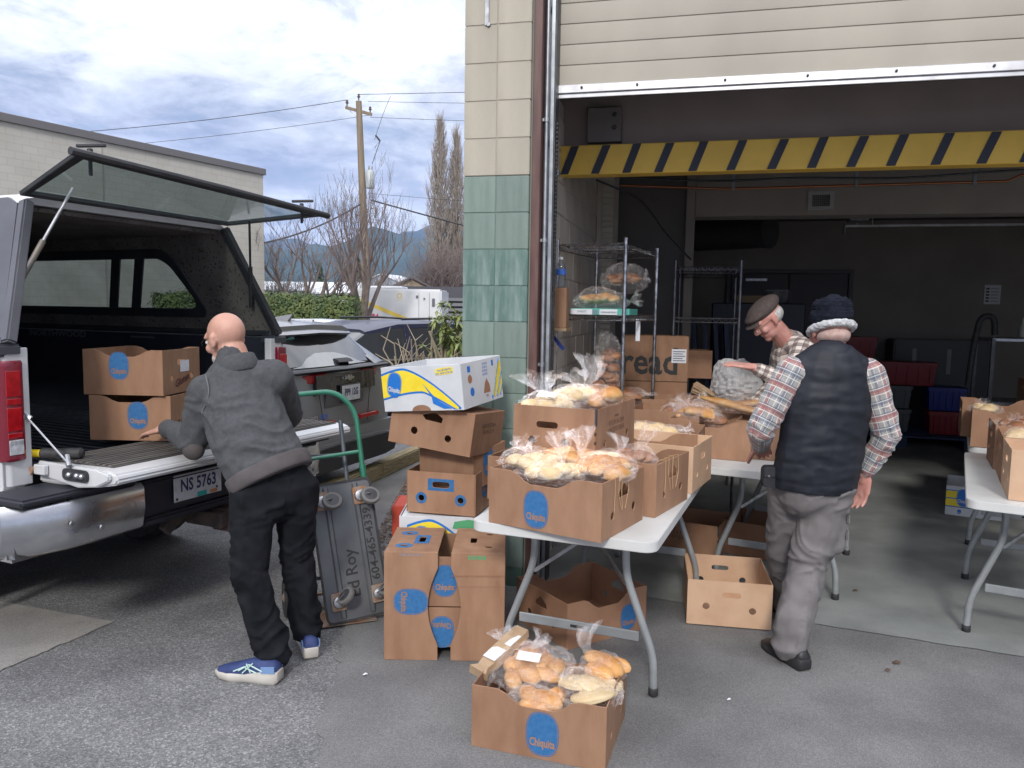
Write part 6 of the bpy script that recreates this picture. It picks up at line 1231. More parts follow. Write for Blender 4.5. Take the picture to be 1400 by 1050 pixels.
tm = remesh(tr_, .009, 4); tuck(tm, A(-1.06, 3.39, 0), .84, .80); _DR.update(v=.08); folds(tm, .009, 15, [(PV, HL), (HL, KL), (KL, AL), (HR, KR), (KR, AR)], 4.1, [(KL, .12, 1.0), (KR, .12, .8), (AL + Vector((0, 0, .05)), .13, 1.6), (AR + Vector((0, 0, .05)), .13, 1.6), (A(-1.05, 3.35, .76), .12, .8)]); to = cloth('jeans', tm, JEAN, m1)
shoe(m1, A(-.972, 3.16, 0), A(-1.262, 3.215, 0), NAVS, SOLE); shoe(m1, A(-.895, 3.375, .0), A(-1.0, 3.64, 0), NAVS, SOLE)
q = MB(); E_ = [Ph(s*.032, .092, .012) for s in (-1, 1)]
for p in E_: q.ell(p, (.012, .012, .012), 10, 8)
build_each(q, 'eye', EYE, m1)
gl_ = MB(); 
for s in (-1, 1):
    c_ = Ph(s*.033, .112, .010); x_, y_ = basis(face1); gl_.tube([c_ + (x_*math.cos(a)*.022 + y_*math.sin(a)*.016) for a in [2*math.pi*k/16 for k in range(16)]], .0014, 6, closed=True); gl_.tube([Ph(s*.055, .11, .014), Ph(s*.078, .06, .016), Ph(s*.084, .0, .014), Ph(s*.084, -.022, -.004)], .0014, 6)
gl_.tube([Ph(-.012, .114, .012), Ph(.012, .114, .012)], .0014, 6); gl_.build('glasses', mat('dark_wire_frame', (.03, .03, .03), .3, metal=.8), m1)
st2 = MB(); st2.ell(Ph(0, -.014, .000), (.0768, .0962, .050), 24, 14, qh); hb2 = st2.mesh('hair_fringe', mat('cropped_grey_hair', (.40, .24, .19), .8, col2=(.45, .29, .235), scale=60), smooth=True); bpy.data.meshes.remove(hb2)
bq = MB(); bq.ell(Ph(0, .055, -.075), (.052, .052, .040), 18, 12, qh); bq.build('beard', mat('white_stubble', (.42, .36, .33), .85, col2=(.50, .45, .42), scale=60), m1, smooth=True)
pk = MB(); pk.bar(A(-1.10, 3.245, .80), A(-1.00, 3.235, .81), .003, .12, (.2, -1, .1)); 

# ---------------------------------------------------------------- the man in the beanie and vest
def plaid(name, base, stripes, sc=1.0):
    m = bpy.data.materials.new(name); m.use_nodes = True; nt = m.node_tree; N, L = nt.nodes, nt.links; b = N['Principled BSDF']; b.inputs['Roughness'].default_value = .9; b.inputs['Sheen Weight'].default_value = .2
    at = N.new('ShaderNodeAttribute'); at.attribute_name = 'cloth_uv'; sp = N.new('ShaderNodeSeparateXYZ'); L.new(at.outputs['Vector'], sp.inputs[0]); cur = N.new('ShaderNodeRGB'); cur.outputs[0].default_value = (*base, 1); cur = cur.outputs[0]
    for ax in (0, 1):
        for per, off, wd, col, f in stripes:
            mu = N.new('ShaderNodeMath'); mu.operation = 'MULTIPLY_ADD'; L.new(sp.outputs[ax], mu.inputs[0]); mu.inputs[1].default_value = 1/(per*sc); mu.inputs[2].default_value = off + 50
            fr = N.new('ShaderNodeMath'); fr.operation = 'FRACT'; L.new(mu.outputs[0], fr.inputs[0]); lt = N.new('ShaderNodeMath'); lt.operation = 'LESS_THAN'; L.new(fr.outputs[0], lt.inputs[0]); lt.inputs[1].default_value = wd
            ml = N.new('ShaderNodeMath'); ml.operation = 'MULTIPLY'; L.new(lt.outputs[0], ml.inputs[0]); ml.inputs[1].default_value = f
            mx = N.new('ShaderNodeMix'); mx.data_type = 'RGBA'; L.new(ml.outputs[0], mx.inputs['Factor']); L.new(cur, mx.inputs['A']); mx.inputs['B'].default_value = (*col, 1); cur = mx.outputs['Result']
    L.new(cur, b.inputs['Base Color']); return m
PL1 = plaid('blue_red_plaid', (.30, .29, .28), [(.052, 0, .36, (.06, .09, .15), .55), (.104, .45, .22, (.32, .10, .08), .55), (.052, .46, .07, (.62, .62, .58), .8), (.052, .90, .06, (.62, .62, .58), .75)], 1.15)
PL2 = plaid('brown_cream_plaid', (.66, .60, .54), [(.036, 0, .48, (.075, .035, .035), .60), (.036, .60, .09, (.06, .03, .03), .6), (.036, .22, .07, (.7, .62, .55), .55)], 1.5)
VEST = mat('quilted_navy_nylon', (0.009, 0.011, 0.017), 0.6, col2=(0.015, 0.018, 0.027), scale=6, spec=.35, bump=.15, bscale=40); KNIT = mat('navy_knit', (.006, .008, .015), .95, col2=(.012, .014, .024), scale=40, bump=.6, bscale=120, spec=.2); FLEECE = mat('grey_fleece', (.42, .43, .44), .95, col2=(.52, .53, .54), scale=60, bump=1.0, bscale=140, bdist=.006)
CARGO = mat('grey_cargo_cloth', (0.135, 0.127, 0.130), 0.85, col2=(0.17, 0.160, 0.163), scale=9, bump=.25, bscale=260, bdist=.0015); BSHOE = mat('black_shoe', (.015, .015, .017), .5)
O2 = Vector((1.40, 3.45, 0)); A = lambda *p: Vector(p) - O2
m2 = empty('person', O2, 0, 'man seen from behind in a navy quilted vest, plaid sleeves, cargo trousers and beanie', 'person')
face2 = Vector((-.10, .97, -.22)); up2 = Vector((0, .2, 1)); hc2 = A(1.452, 3.53, 1.535); bd = MB(); Ph, qh = head(bd, hc2, face2, up2, .98); cap(bd, A(1.437, 3.47, 1.37), hc2 + Vector((0, -.02, -.05)), .068, .062)
SL_, SR_ = A(1.265, 3.47, 1.345), A(1.605, 3.46, 1.345); EL, WL_ = A(1.135, 3.46, 1.085), A(1.20, 3.66, .965); ER, WR_ = A(1.70, 3.44, 1.075), A(1.635, 3.50, .875)
HL, HR = A(1.325, 3.56, .83), A(1.485, 3.50, .83); KL, KR = A(1.36, 3.74, .44), A(1.405, 3.52, .45); AL, AR = A(1.475, 3.93, .10), A(1.305, 3.43, .10)
chain(bd, [SL_, EL, WL_], [.045, .04, .028]); chain(bd, [SR_, ER, WR_], [.045, .04, .028]); chain(bd, [HL, KL, AL], [.07, .05, .035]); chain(bd, [HR, KR, AR], [.07, .05, .035]); chain(bd, [A(1.437, 3.47, 1.3), A(1.41, 3.49, .9)], [.09, .09]); chain(bd, [SL_, SR_], [.045, .045])
hand(bd, WR_ + Vector((0, 0, -.01)), Vector((-.12, .15, -1)), Vector((-.75, -.6, 0)), 1.0, .40, thumb=1); hand(bd, WL_, Vector((.4, .8, -.3)), Vector((.5, 0, -1)), 1.0, .5, thumb=1)
cloth('body', remesh(bd, .0058, 2), SKINR, m2)
vs_ = MB(); bk2 = Vector((0, -1, .1)); chain(vs_, [A(1.437, 3.465, 1.335), A(1.43, 3.465, 1.20), A(1.415, 3.475, 1.0), A(1.405, 3.495, .855)], [.175, .200, .196, .200], .66, bk2); chain(vs_, [A(1.315, 3.465, 1.365), A(1.437, 3.47, 1.40), A(1.56, 3.46, 1.365)], [.068, .082, .068]); cap(vs_, A(1.437, 3.47, 1.38), A(1.44, 3.485, 1.445), .098, .074)
vm = remesh(vs_, .009, 5); clampv(vm, A(1.405, 3.49, .80), Vector((.06, .0, 1)))
_DR.update(v=.06, t=.17); folds(vm, .0045, 12, [(A(1.437, 3.465, 1.4), A(1.41, 3.49, .86))], 8.3, [(A(1.41, 3.3, .93), .16, 1.0)])
for v in vm.vertices:
    z = v.co.z + .012*noise.noise(Vector((v.co.x*5, 0, v.co.z*2))); ph = (z-.02) % .092/.092; v.co += v.normal*(.0055*(math.sin(math.pi*ph)**.3 - .85)); v.co += v.normal*.004*noise.noise(Vector((v.co.x*16, v.co.y*16, v.co.z*34)))
cloth('vest', vm, VEST, m2)
MB().lathe([(.088, 0), (.083, .03), (.080, .056), (.088, .052), (.096, .02), (.099, -.012)], 28, A(1.437, 3.475, 1.41), (0.02, .12, 1)).build('collar', VEST, m2, smooth=True, angle=80)
for (S_, E_2, W_2) in ((SL_, EL, WL_), (SR_, ER, WR_)):
    sv = MB(); chain(sv, [S_ + (A(1.437, 3.47, 1.33)-S_)*.25, S_], [.07, .076]); chain(sv, [S_, E_2, W_2 + (E_2-W_2)*.12], [.074, .061, .042]); sm_ = remesh(sv, .0085, 4); _DR.update(t=.075, v=.06)
    folds(sm_, .008, 15, [(S_, E_2), (E_2, W_2)], S_.x*7, [(E_2, .12, 1.0)]); cloth('shirt_sleeve', sm_, PL1, m2)
    d_ = (W_2-E_2).normalized(); MB().lathe([(.036, 0), (.039, .006), (.037, .045), (.030, .047)], 20, W_2 - d_*.06, d_).build('cuff', mat('rolled_plaid_cuff', (.13, .12, .12), .9, col2=(.25, .2, .19), scale=40), m2, smooth=True)
bn = MB(); bn.ell(Ph(0, -.012, .055), (.092, .110, .078), 28, 18, qh); bn.ell(Ph(0, -.02, .105), (.083, .096, .052), 24, 14, qh); bnm = remesh(bn, .007, 2)
for v in bnm.vertices: v.co += v.normal*(.004*math.sin(v.co.z*520) + .010*noise.noise(v.co*22))
cloth('beanie', bnm, KNIT, m2)
fl = MB(); R_f = [(Ph(math.cos(a)*.088, math.sin(a)*.106-.010, .004 - .012*math.cos(a*1)*0 - .010*math.sin(a))) for a in [2*math.pi*k/32 for k in range(32)]]; fl.tube(R_f, .018, 12, closed=True); fm = remesh(fl, .006, 1)
for v in fm.vertices: v.co += v.normal*(.006*noise.noise(v.co*70) + .003*noise.noise(v.co*160))
cloth('fleece_brim', fm, FLEECE, m2)
MB().ell(Ph(0, -.028, -.03), (.073, .076, .045), 20, 12, qh).build('hair', mat('cropped_white_hair', (.45, .27, .23), .85, col2=(.52, .40, .36), scale=50), m2, smooth=True)
tr_ = MB(); chain(tr_, [A(1.405, 3.50, .88), A(1.405, 3.51, .80)], [.172, .166], .74, bk2); chain(tr_, [HL, KL, AL + Vector((0, 0, .03))], [.105, .080, .072]); chain(tr_, [HR, KR, AR + Vector((0, 0, .03))], [.112, .088, .080]); cap(tr_, AR + Vector((.005, 0, .12)), AR + Vector((.0, .0, -.012)), .078, .082); cap(tr_, AL + Vector((0, 0, .12)), AL + Vector((0, 0, -.012)), .078, .082)
ck_ = HR.lerp(KR, .58) + Vector((.085, -.02, 0)); cap(tr_, ck_ + Vector((0, 0, .07)), ck_ + Vector((-.01, 0, -.07)), .040, .044)
tm = remesh(tr_, .009, 4); tuck(tm, A(1.405, 3.495, 0), .845, .80); _DR.update(v=.09); folds(tm, .011, 11, [(A(1.41, 3.5, .9), HR), (HL, KL), (KL, AL), (HR, KR), (KR, AR)], 11.7, [(KR, .15, .9), (AR, .12, 1.0), (A(1.45, 3.4, .78), .12, 1.0), (KL, .15, .6)]); co = cloth('cargo_trousers', tm, CARGO, m2)
q = MB()
for dz in (.065, -.01): q.bar(ck_ + Vector((.028, -.045, dz)), ck_ + Vector((.045, .04, dz)), .012, .045)
build_each(q, 'pocket_flap', CARGO, co, bevel=.005, seg=2, smooth=True)

shoe(m2, A(1.345, 3.33, 0), A(1.245, 3.60, 0), BSHOE, mat('black_sole', (.02, .02, .022), .6), S=1, stripes=False); shoe(m2, A(1.50, 3.86, 0), A(1.45, 4.15, 0), BSHOE, mat('black_sole', (.02, .02, .022), .6), stripes=False)
pch = empty('belt_pouch', A(1.205, 3.50, .86) + O2, 0, 'small black pouch clipped at the left hip of the man in the vest', 'pouch'); q = MB(); q.plate(rrect(.085, .10, .02, 3), [], .045, lambda u, v, w: (u, w-.02, v)); q.build('pouch_body', mat('black_nylon', (.015, .016, .02), .6), pch, bevel=.01, seg=2, smooth=True); MB().box(-.04, .04, -.026, -.02, .0, .045).build('pouch_flap', mat('black_nylon_flap', (.02, .021, .026), .55), pch, bevel=.002); MB().lathe([(.006, 0), (.004, .004)], 10, (-.02, -.027, .005), (0, -1, 0)).build('snap', ZINC, pch)

# ---------------------------------------------------------------- the man in the flat cap behind the table
O3 = Vector((1.85, 5.0, 0)); A = lambda *p: Vector(p) - O3
m3 = empty('person', O3, 0, 'man in a brown flat cap and checked shirt bending over the middle table', 'person')
face3 = Vector((-.74, -.14, -.72)); up3 = Vector((-.72, -.1, .70)); hc3 = A(1.590, 4.82, 1.575); bd = MB(); Ph, qh = head(bd, hc3, face3, up3, 1.0); cap(bd, A(1.745, 4.90, 1.43), hc3 + Vector((.04, .01, -.04)), .066, .060)
SL_, SR_ = A(1.80, 4.76, 1.385), A(1.80, 5.09, 1.40); EL, WL_ = A(1.68, 4.62, 1.19), A(1.455, 4.63, 1.285); ER, WR_ = A(1.78, 5.20, 1.12), A(1.60, 5.10, 1.00)
HL, HR = A(2.02, 5.02, .85), A(2.02, 5.2, .85); KL, KR = A(1.97, 5.0, .46), A(1.99, 5.22, .46); AL, AR = A(2.02, 5.0, .10), A(2.05, 5.24, .10)
hand(bd, WL_ + Vector((-.015, 0, .005)), Vector((-1, -.02, .12)), Vector((-.15, .25, -1)), 1.05, .22, thumb=-1, spread=.2); hand(bd, WR_, Vector((-1, -.2, -.1)), Vector((0, 0, -1)), 1.0, .4, thumb=1)
chain(bd, [SL_, EL, WL_], [.045, .04, .028]); chain(bd, [SR_, ER, WR_], [.045, .04, .028]); chain(bd, [A(1.80, 4.93, 1.3), A(1.99, 5.08, .9)], [.12, .12]); chain(bd, [HL, KL, AL], [.07, .05, .035]); chain(bd, [HR, KR, AR], [.07, .05, .035]); chain(bd, [SL_, SR_], [.06, .06])
cloth('body', remesh(bd, .0062, 2), SKINR, m3)
sh3 = MB(); chain(sh3, [A(1.795, 4.93, 1.33), A(1.86, 4.98, 1.17), A(1.97, 5.06, .93)], [.155, .17, .155], .8, Vector((.8, .1, .5))); chain(sh3, [SL_, A(1.78, 4.92, 1.42), SR_], [.075, .09, .075]); cap(sh3, A(1.77, 4.92, 1.40), A(1.735, 4.90, 1.455), .09, .07)
chain(sh3, [SL_, EL, WL_ + (EL-WL_)*.14], [.078, .062, .042]); chain(sh3, [SR_, ER, WR_ + (ER-WR_)*.14], [.078, .062, .042]); m_ = remesh(sh3, .009, 4); _DR.update(t=.16, v=.06); folds(m_, .007, 15, [(A(1.795, 4.93, 1.42), A(1.97, 5.06, .9)), (SL_, EL), (EL, WL_), (SR_, ER), (ER, WR_)], 2.2, [(EL, .1, 1)]); cloth('checked_shirt', m_, PL2, m3)
tr_ = MB(); chain(tr_, [A(1.99, 5.08, .93), A(2.02, 5.1, .82)], [.155, .155], .85, Vector((1, 0, 0))); chain(tr_, [HL, KL, AL], [.10, .08, .07]); chain(tr_, [HR, KR, AR], [.10, .08, .07]); m_ = remesh(tr_, .012, 3); folds(m_, .006, 12, [(HL, KL), (HR, KR)], 3); cloth('trousers', m_, JEAN, m3)
shoe(m3, A(2.08, 4.98, 0), A(1.80, 4.95, 0), BSHOE, BSHOE, stripes=False); shoe(m3, A(2.1, 5.24, 0), A(1.82, 5.22, 0), BSHOE, BSHOE, stripes=False)
cp_ = MB(); cp_.ell(Ph(0, -.018, .072), (.095, .122, .056), 26, 14, qh); cp_.ell(Ph(0, .045, .072), (.085, .075, .026), 22, 12, qh); cp_.ell(Ph(0, .100, .040), (.070, .045, .010), 22, 10, qh); m_ = remesh(cp_, .006, 3); cloth('flat_cap', m_, mat('brown_tweed', (.055, .042, .038), .9, col2=(.085, .065, .058), scale=90, bump=.4, bscale=200), m3)
MB().ell(Ph(0, -.030, .000), (.082, .082, .058), 20, 12, qh).build('hair', HAIR, m3, smooth=True)
q = MB(); 
for s in (-1, 1): q.tube([Ph(s*.055, .108, .012), Ph(s*.082, .03, .012), Ph(s*.085, -.01, .0)], .0016, 6); c_ = Ph(s*.033, .115, .004); q.tube([c_ + (Ph(math.cos(a)*.022, 0, math.sin(a)*.015) - Ph(0, 0, 0)) for a in [2*math.pi*k/14 for k in range(14)]], .0016, 5, closed=True)
q.build('glasses', BLK, m3)
# ================================================================ bread and bags
def breadmat(name, pale, gold, dark, sc=18, zlo=-.03, zhi=.05):
    m = mat(name, gold, .55, spec=.35); nt = m.node_tree; N, L = nt.nodes, nt.links; b = N['Principled BSDF']; t = N.new('ShaderNodeTexCoord'); s = N.new('ShaderNodeSeparateXYZ'); L.new(t.outputs['Object'], s.inputs[0]); nz = N.new('ShaderNodeTexNoise'); nz.inputs['Scale'].default_value = sc; nz.inputs['Detail'].default_value = 5; L.new(t.outputs['Object'], nz.inputs['Vector'])
    mr = N.new('ShaderNodeMapRange'); L.new(s.outputs[2], mr.inputs[0]); mr.inputs[1].default_value = zlo; mr.inputs[2].default_value = zhi; a = N.new('ShaderNodeMath'); a.operation = 'MULTIPLY_ADD'; L.new(nz.outputs['Fac'], a.inputs[0]); a.inputs[1].default_value = .9; a.inputs[2].default_value = -.45; a2 = N.new('ShaderNodeMath'); a2.operation = 'ADD'; L.new(a.outputs[0], a2.inputs[0]); L.new(mr.outputs[0], a2.inputs[1])
    r = N.new('ShaderNodeValToRGB'); e = r.color_ramp.elements; e[0].position = .1; e[0].color = (*pale, 1); e[1].position = 1; e[1].color = (*dark, 1); k = e.new(.55); k.color = (*gold, 1); L.new(a2.outputs[0], r.inputs[0]); oi = N.new('ShaderNodeObjectInfo'); mr2 = N.new('ShaderNodeMapRange'); L.new(oi.outputs['Random'], mr2.inputs[0]); mr2.inputs[3].default_value = .82; mr2.inputs[4].default_value = 1.15; h = N.new('ShaderNodeHueSaturation'); L.new(mr2.outputs[0], h.inputs['Value']); L.new(r.outputs[0], h.inputs['Color']); L.new(h.outputs[0], b.inputs['Base Color'])
    bp = N.new('ShaderNodeBump'); bp.inputs['Strength'].default_value = .3; bp.inputs['Distance'].default_value = .004; L.new(nz.outputs['Fac'], bp.inputs['Height']); L.new(bp.outputs[0], b.inputs['Normal']); return m
BR1 = breadmat('golden_crust', (.66, .46, .25), (.52, .27, .09), (.32, .12, .035)); BR2 = breadmat('pale_pastry', (.60, .48, .30), (.54, .38, .19), (.40, .22, .08), zlo=-.02, zhi=.09); BR3 = breadmat('dark_crust', (.45, .24, .12), (.28, .12, .055), (.14, .055, .03))
def filmmat(name, white=.08, gl=.42, rough=.16):
    m = bpy.data.materials.new(name); m.use_nodes = True; nt = m.node_tree; N, L = nt.nodes, nt.links; N.clear(); o = N.new('ShaderNodeOutputMaterial'); g_ = N.new('ShaderNodeBsdfGlossy'); g_.inputs['Roughness'].default_value = rough; t = N.new('ShaderNodeBsdfTransparent'); t.inputs[0].default_value = (.97, .97, .975, 1)
    tx = N.new('ShaderNodeTexCoord'); nz = N.new('ShaderNodeTexNoise'); nz.inputs['Scale'].default_value = 24; nz.inputs['Detail'].default_value = 6; nz.inputs['Distortion'].default_value = 1.8; L.new(tx.outputs['Object'], nz.inputs['Vector']); bp = N.new('ShaderNodeBump'); bp.inputs['Strength'].default_value = 1.0; bp.inputs['Distance'].default_value = .02; L.new(nz.outputs['Fac'], bp.inputs['Height']); L.new(bp.outputs[0], g_.inputs['Normal'])
    rp = N.new('ShaderNodeValToRGB'); e = rp.color_ramp.elements; e[0].position = .52; e[0].color = (0, 0, 0, 1); e[1].position = .60; e[1].color = (1, 1, 1, 1); k = e.new(.56); k.color = (.5, .5, .5, 1); L.new(nz.outputs['Fac'], rp.inputs[0])
    lw = N.new('ShaderNodeLayerWeight'); lw.inputs[0].default_value = .3; L.new(bp.outputs[0], lw.inputs['Normal']); mm = N.new('ShaderNodeMath'); mm.operation = 'MULTIPLY_ADD'; L.new(lw.outputs['Facing'], mm.inputs[0]); mm.inputs[1].default_value = gl; mm.inputs[2].default_value = .04; cc = N.new('ShaderNodeCombineColor'); [L.new(mm.outputs[0], cc.inputs[i]) for i in range(3)]; L.new(cc.outputs[0], g_.inputs[0])
    ad0 = N.new('ShaderNodeAddShader'); L.new(t.outputs[0], ad0.inputs[0]); L.new(g_.outputs[0], ad0.inputs[1]); d = N.new('ShaderNodeBsdfTranslucent'); d.inputs[0].default_value = (.9, .9, .92, 1); d2 = N.new('ShaderNodeBsdfDiffuse'); d2.inputs[0].default_value = (.88, .89, .9, 1); ad = N.new('ShaderNodeMixShader'); L.new(d.outputs[0], ad.inputs[1]); L.new(d2.outputs[0], ad.inputs[2])
    wf = N.new('ShaderNodeMath'); wf.operation = 'MULTIPLY_ADD'; L.new(rp.outputs[0], wf.inputs[0]); wf.inputs[1].default_value = white*1.8; wf.inputs[2].default_value = white*.5  # white noise streaks painted into the film as crumple highlights
    m2_ = N.new('ShaderNodeMixShader'); L.new(wf.outputs[0], m2_.inputs[0]); L.new(ad0.outputs[0], m2_.inputs[1]); L.new(ad.outputs[0], m2_.inputs[2]); L.new(m2_.outputs[0], o.inputs[0]); return m
FILM = filmmat('clear_bag_film'); FILMW = filmmat('milky_bag_film', .50, .15, .4)
for n_ in FILMW.node_tree.nodes:
    if n_.type == 'VALTORGB': n_.color_ramp.elements[0].position = .30; n_.color_ramp.elements[0].color = (.55, .55, .55, 1); n_.color_ramp.elements[-1].position = .75
    if n_.type == 'BUMP': n_.inputs['Strength'].default_value = .4
_rolls = {}
def roll_mesh(kind, v):
    k = (kind, v)
    if k in _rolls: return _rolls[k]
    mb = MB(); rg = random.Random(v*7+len(kind)); n, m = 18, 12
    sx, sy, sz = {'roll': (.052, .046, .036), 'oval': (.068, .040, .034), 'loaf': (.135, .060, .048), 'baguette': (.21, .036, .032), 'flat': (.085, .075, .022), 'knot': (.055, .05, .036)}[kind]
    mb.ell((0, 0, 0), (sx, sy, sz), n+(10 if sx > .1 else 4), m)
    me = mb.mesh('bread_roll', {'roll': BR1, 'oval': BR1, 'loaf': BR1, 'baguette': BR1, 'flat': BR2, 'knot': BR1}[kind], smooth=True, angle=180, weld=True)
    for q in me.vertices:
        p = q.co; a = Vector((v*3.1, 0, 0)); d = .10*noise.noise(p*18+a)
        if kind in ('loaf', 'baguette'): d += -.10*max(0, math.sin(p.x/sx*math.pi*(3 if kind == 'loaf' else 5) + p.y*22))**8*(p.z > 0)
        if kind == 'knot': d += .16*math.sin(math.atan2(p.y, p.x)*3 + p.z*60)
        if kind in ('roll', 'oval'): d += -.16*math.exp(-(p.y/(sy*.14))**2)*(p.z > 0)*(v % 2)
        if kind == 'flat': d += .10*math.sin((p.x*p.x+p.y*p.y)**.5*190)
        q.co = p*(1+d); q.co.z = q.co.z*(1.0 if q.co.z > 0 else .6)
    _rolls[k] = me; return me
def film_mesh(sx, sy, sz, seed, tuft=None, nm='bag_film', m=None, crumple=1.0):
    mb = MB(); n, k = 56, 30; vs = []
    for i in range(k+1):
        t = math.pi*i/k
        for j in range(n):
            a = 2*math.pi*j/n; p = Vector((sx*math.sin(t)**.8*math.cos(a), sy*math.sin(t)**.8*math.sin(a), sz*math.cos(t))); q = Vector((p.x*30, p.y*30, p.z*30)) + Vector((seed*5, seed, 0)); w = abs(noise.noise(q*.7))*1.0 + abs(noise.noise(q*1.7))*.7
            f = 1 + crumple*(.26*noise.noise(q*.25) - .30*w + .14); vs.append((p.x*f, p.y*f, p.z*f if p.z > 0 else p.z*.7))
    mb.add(vs, [(i*n+j, (i+1)*n+j, (i+1)*n+(j+1) % n, i*n+(j+1) % n) for i in range(k) for j in range(n)])
    if tuft:
        (tx, ty, tz), d, h, w = tuft; h *= .85; w *= .78; d = Vector(d).normalized(); x, y = basis(d); n2, k2 = 44, 9; vs = []; rg = random.Random(seed)
        ph = [rg.uniform(0, 6.28) for _ in range(6)]
        for i in range(k2+1):
            t = i/k2; R = .010 + (w-.010)*(t**.75) if t > .08 else .030 - .02*t/.08; 
            for j in range(n2):
                a = 2*math.pi*j/n2; pl = 1 + .45*t*math.sin(7*a+ph[0]) + .25*math.sin(13*a+ph[1]+3*t)*t + .3*noise.noise(Vector((a*2, t*4, seed))); sq = .45 + .25*math.sin(ph[2]+2*t)
                c = Vector((tx, ty, tz)) + d*(h*t*(1+.22*noise.noise(Vector((math.cos(a)*2, math.sin(a)*2, seed+1)))*t)) + Vector((.02*math.sin(3*t+ph[3]), .02*math.sin(2*t+ph[4]), 0))
                vs.append(c + x*math.cos(a)*R*pl + y*math.sin(a)*R*sq*pl)
        mb.add(vs, [(i*n2+j, i*n2+(j+1) % n2, (i+1)*n2+(j+1) % n2, (i+1)*n2+j) for i in range(k2) for j in range(n2)])
    return mb.mesh(nm, m or FILM, smooth=True, angle=16)
def bag(loc, label, kind='roll', n=5, size=(.12, .09, .06), seed=1, tuft=None, rz=0.0, tall=False, mb_=None, film=True, tilt=(0, 0), name='bread_bag', fm=None, paper=False):
    B = empty(name, loc, 0, label, 'bread bag' if name == 'bread_bag' else 'bag', 'bags of bread' if name == 'bread_bag' else None, rot=(R_(tilt[0]), R_(tilt[1]), rz)); rg = random.Random(seed*13+1)
    for i in range(n):
        if tall: p = (rg.uniform(-.7, .7)*size[0], rg.uniform(-.7, .7)*size[1], (-.8+1.6*i/(n-1))*size[2]); a = rg.uniform(0, 3)
        elif n == 1: p = (0, 0, 0); a = 0
        elif kind in ('loaf', 'baguette'): p = (rg.uniform(-.01, .01), (i-(n-1)/2)*.075, rg.uniform(0, .01)); a = rg.uniform(-.1, .1)
        else:
            g_ = 2.4*i; r = math.sqrt((i+.5)/n)*.82; p = (size[0]*r*math.cos(g_), size[1]*r*math.sin(g_), size[2]*(.35-.55*r*r) + rg.uniform(-.006, .008)); a = rg.uniform(0, 3.14)
        o = link('bread_roll', roll_mesh(kind, i % 4), B, p, (rg.uniform(-.25, .25), rg.uniform(-.25, .25), a)); s = rg.uniform(.9, 1.12); o.scale = (s, s, s)
        if mb_: 
            o.data = o.data.copy() if o.data.users > 1 and o.data.materials[0] != mb_ else o.data; o.data.materials[0] = mb_
    if film: link('bag_film', film_mesh(size[0]*1.22, size[1]*1.22, size[2]*1.32, seed, tuft, m=fm), B)
    if paper: tag(MB().plate(rrect(.09, .05, .002, 1), [], .001, lambda u, v, w: (u+size[0]*.1, -size[1]*.55+v*.75, size[2]*1.28 + w + v*.35)).build('paper_label', PAPER, B))
    return B
def on(c, u, v, z):   # a point above a carton, in the carton's own axes
    a = c.rotation_euler.z; return (c.location.x + u*math.cos(a) - v*math.sin(a), c.location.y + u*math.sin(a) + v*math.cos(a), c.location.z + z)
rz = lambda c: c.rotation_euler.z
# foreground floor carton
bag(on(cF, -.10, .045, .205), 'bag of plump golden buns at the left of the foreground floor carton', 'oval', 9, (.125, .12, .065), 1, ((-.09, .08, .05), (-.5, .5, .5), .09, .06), rz(cF), paper=True)
bag(on(cF, .155, -.045, .205), 'bag of pale flat pastry at the right front of the foreground floor carton', 'flat', 4, (.10, .09, .045), 2, None, rz(cF)+.3)
bag(on(cF, .175, .12, .225), 'glossy brown braided buns in the back right corner of the foreground floor carton', 'oval', 4, (.08, .06, .04), 3, ((-.06, .02, .04), (-.25, .1, 1), .13, .085), rz(cF)-.3)
bag(on(cF, -.02, -.12, .165), 'bag of small buns squeezed at the scoop of the foreground floor carton', 'oval', 4, (.10, .05, .04), 4, None, rz(cF), tilt=(15, 0))
bag(on(cF, -.14, .15, .20), 'bag of dark rolls in the rear left corner of the foreground floor carton', 'roll', 4, (.08, .05, .05), 5, ((.02, .0, .05), (.3, .2, .8), .07, .06), rz(cF), mb_=BR3)
# paper sleeves and a receipt in it
pw = empty('paper_sleeve', on(cF, -.225, .06, .24), rz(cF)+1.2, 'brown paper sleeve with white labels poking over the left rim of the foreground carton', 'paper bag', rot=(R_(8), R_(-14), rz(cF)+1.25)); q = MB(); q.loft([[(x, -.035*k, .0), (x, -.03*k, .032), (x, .03*k, .035+.006*math.sin(x*70)), (x, .035*k, .0)] for x, k in ((-.15, 1.25), (-.12, .8), (-.05, 1.05), (.03, .95), (.10, 1.05), (.15, .9))]); q.build('sleeve', mat('kraft_paper', (.42, .30, .19), .8, col2=(.34, .23, .14), scale=20, bump=.5, bscale=30), pw, smooth=True, angle=40)
for x in (-.045, .06): MB().box(x-.038, x+.038, -.028, .028, .036, .0372).build('paper_label', PAPER, pw, rot=(0, R_(2), 0))
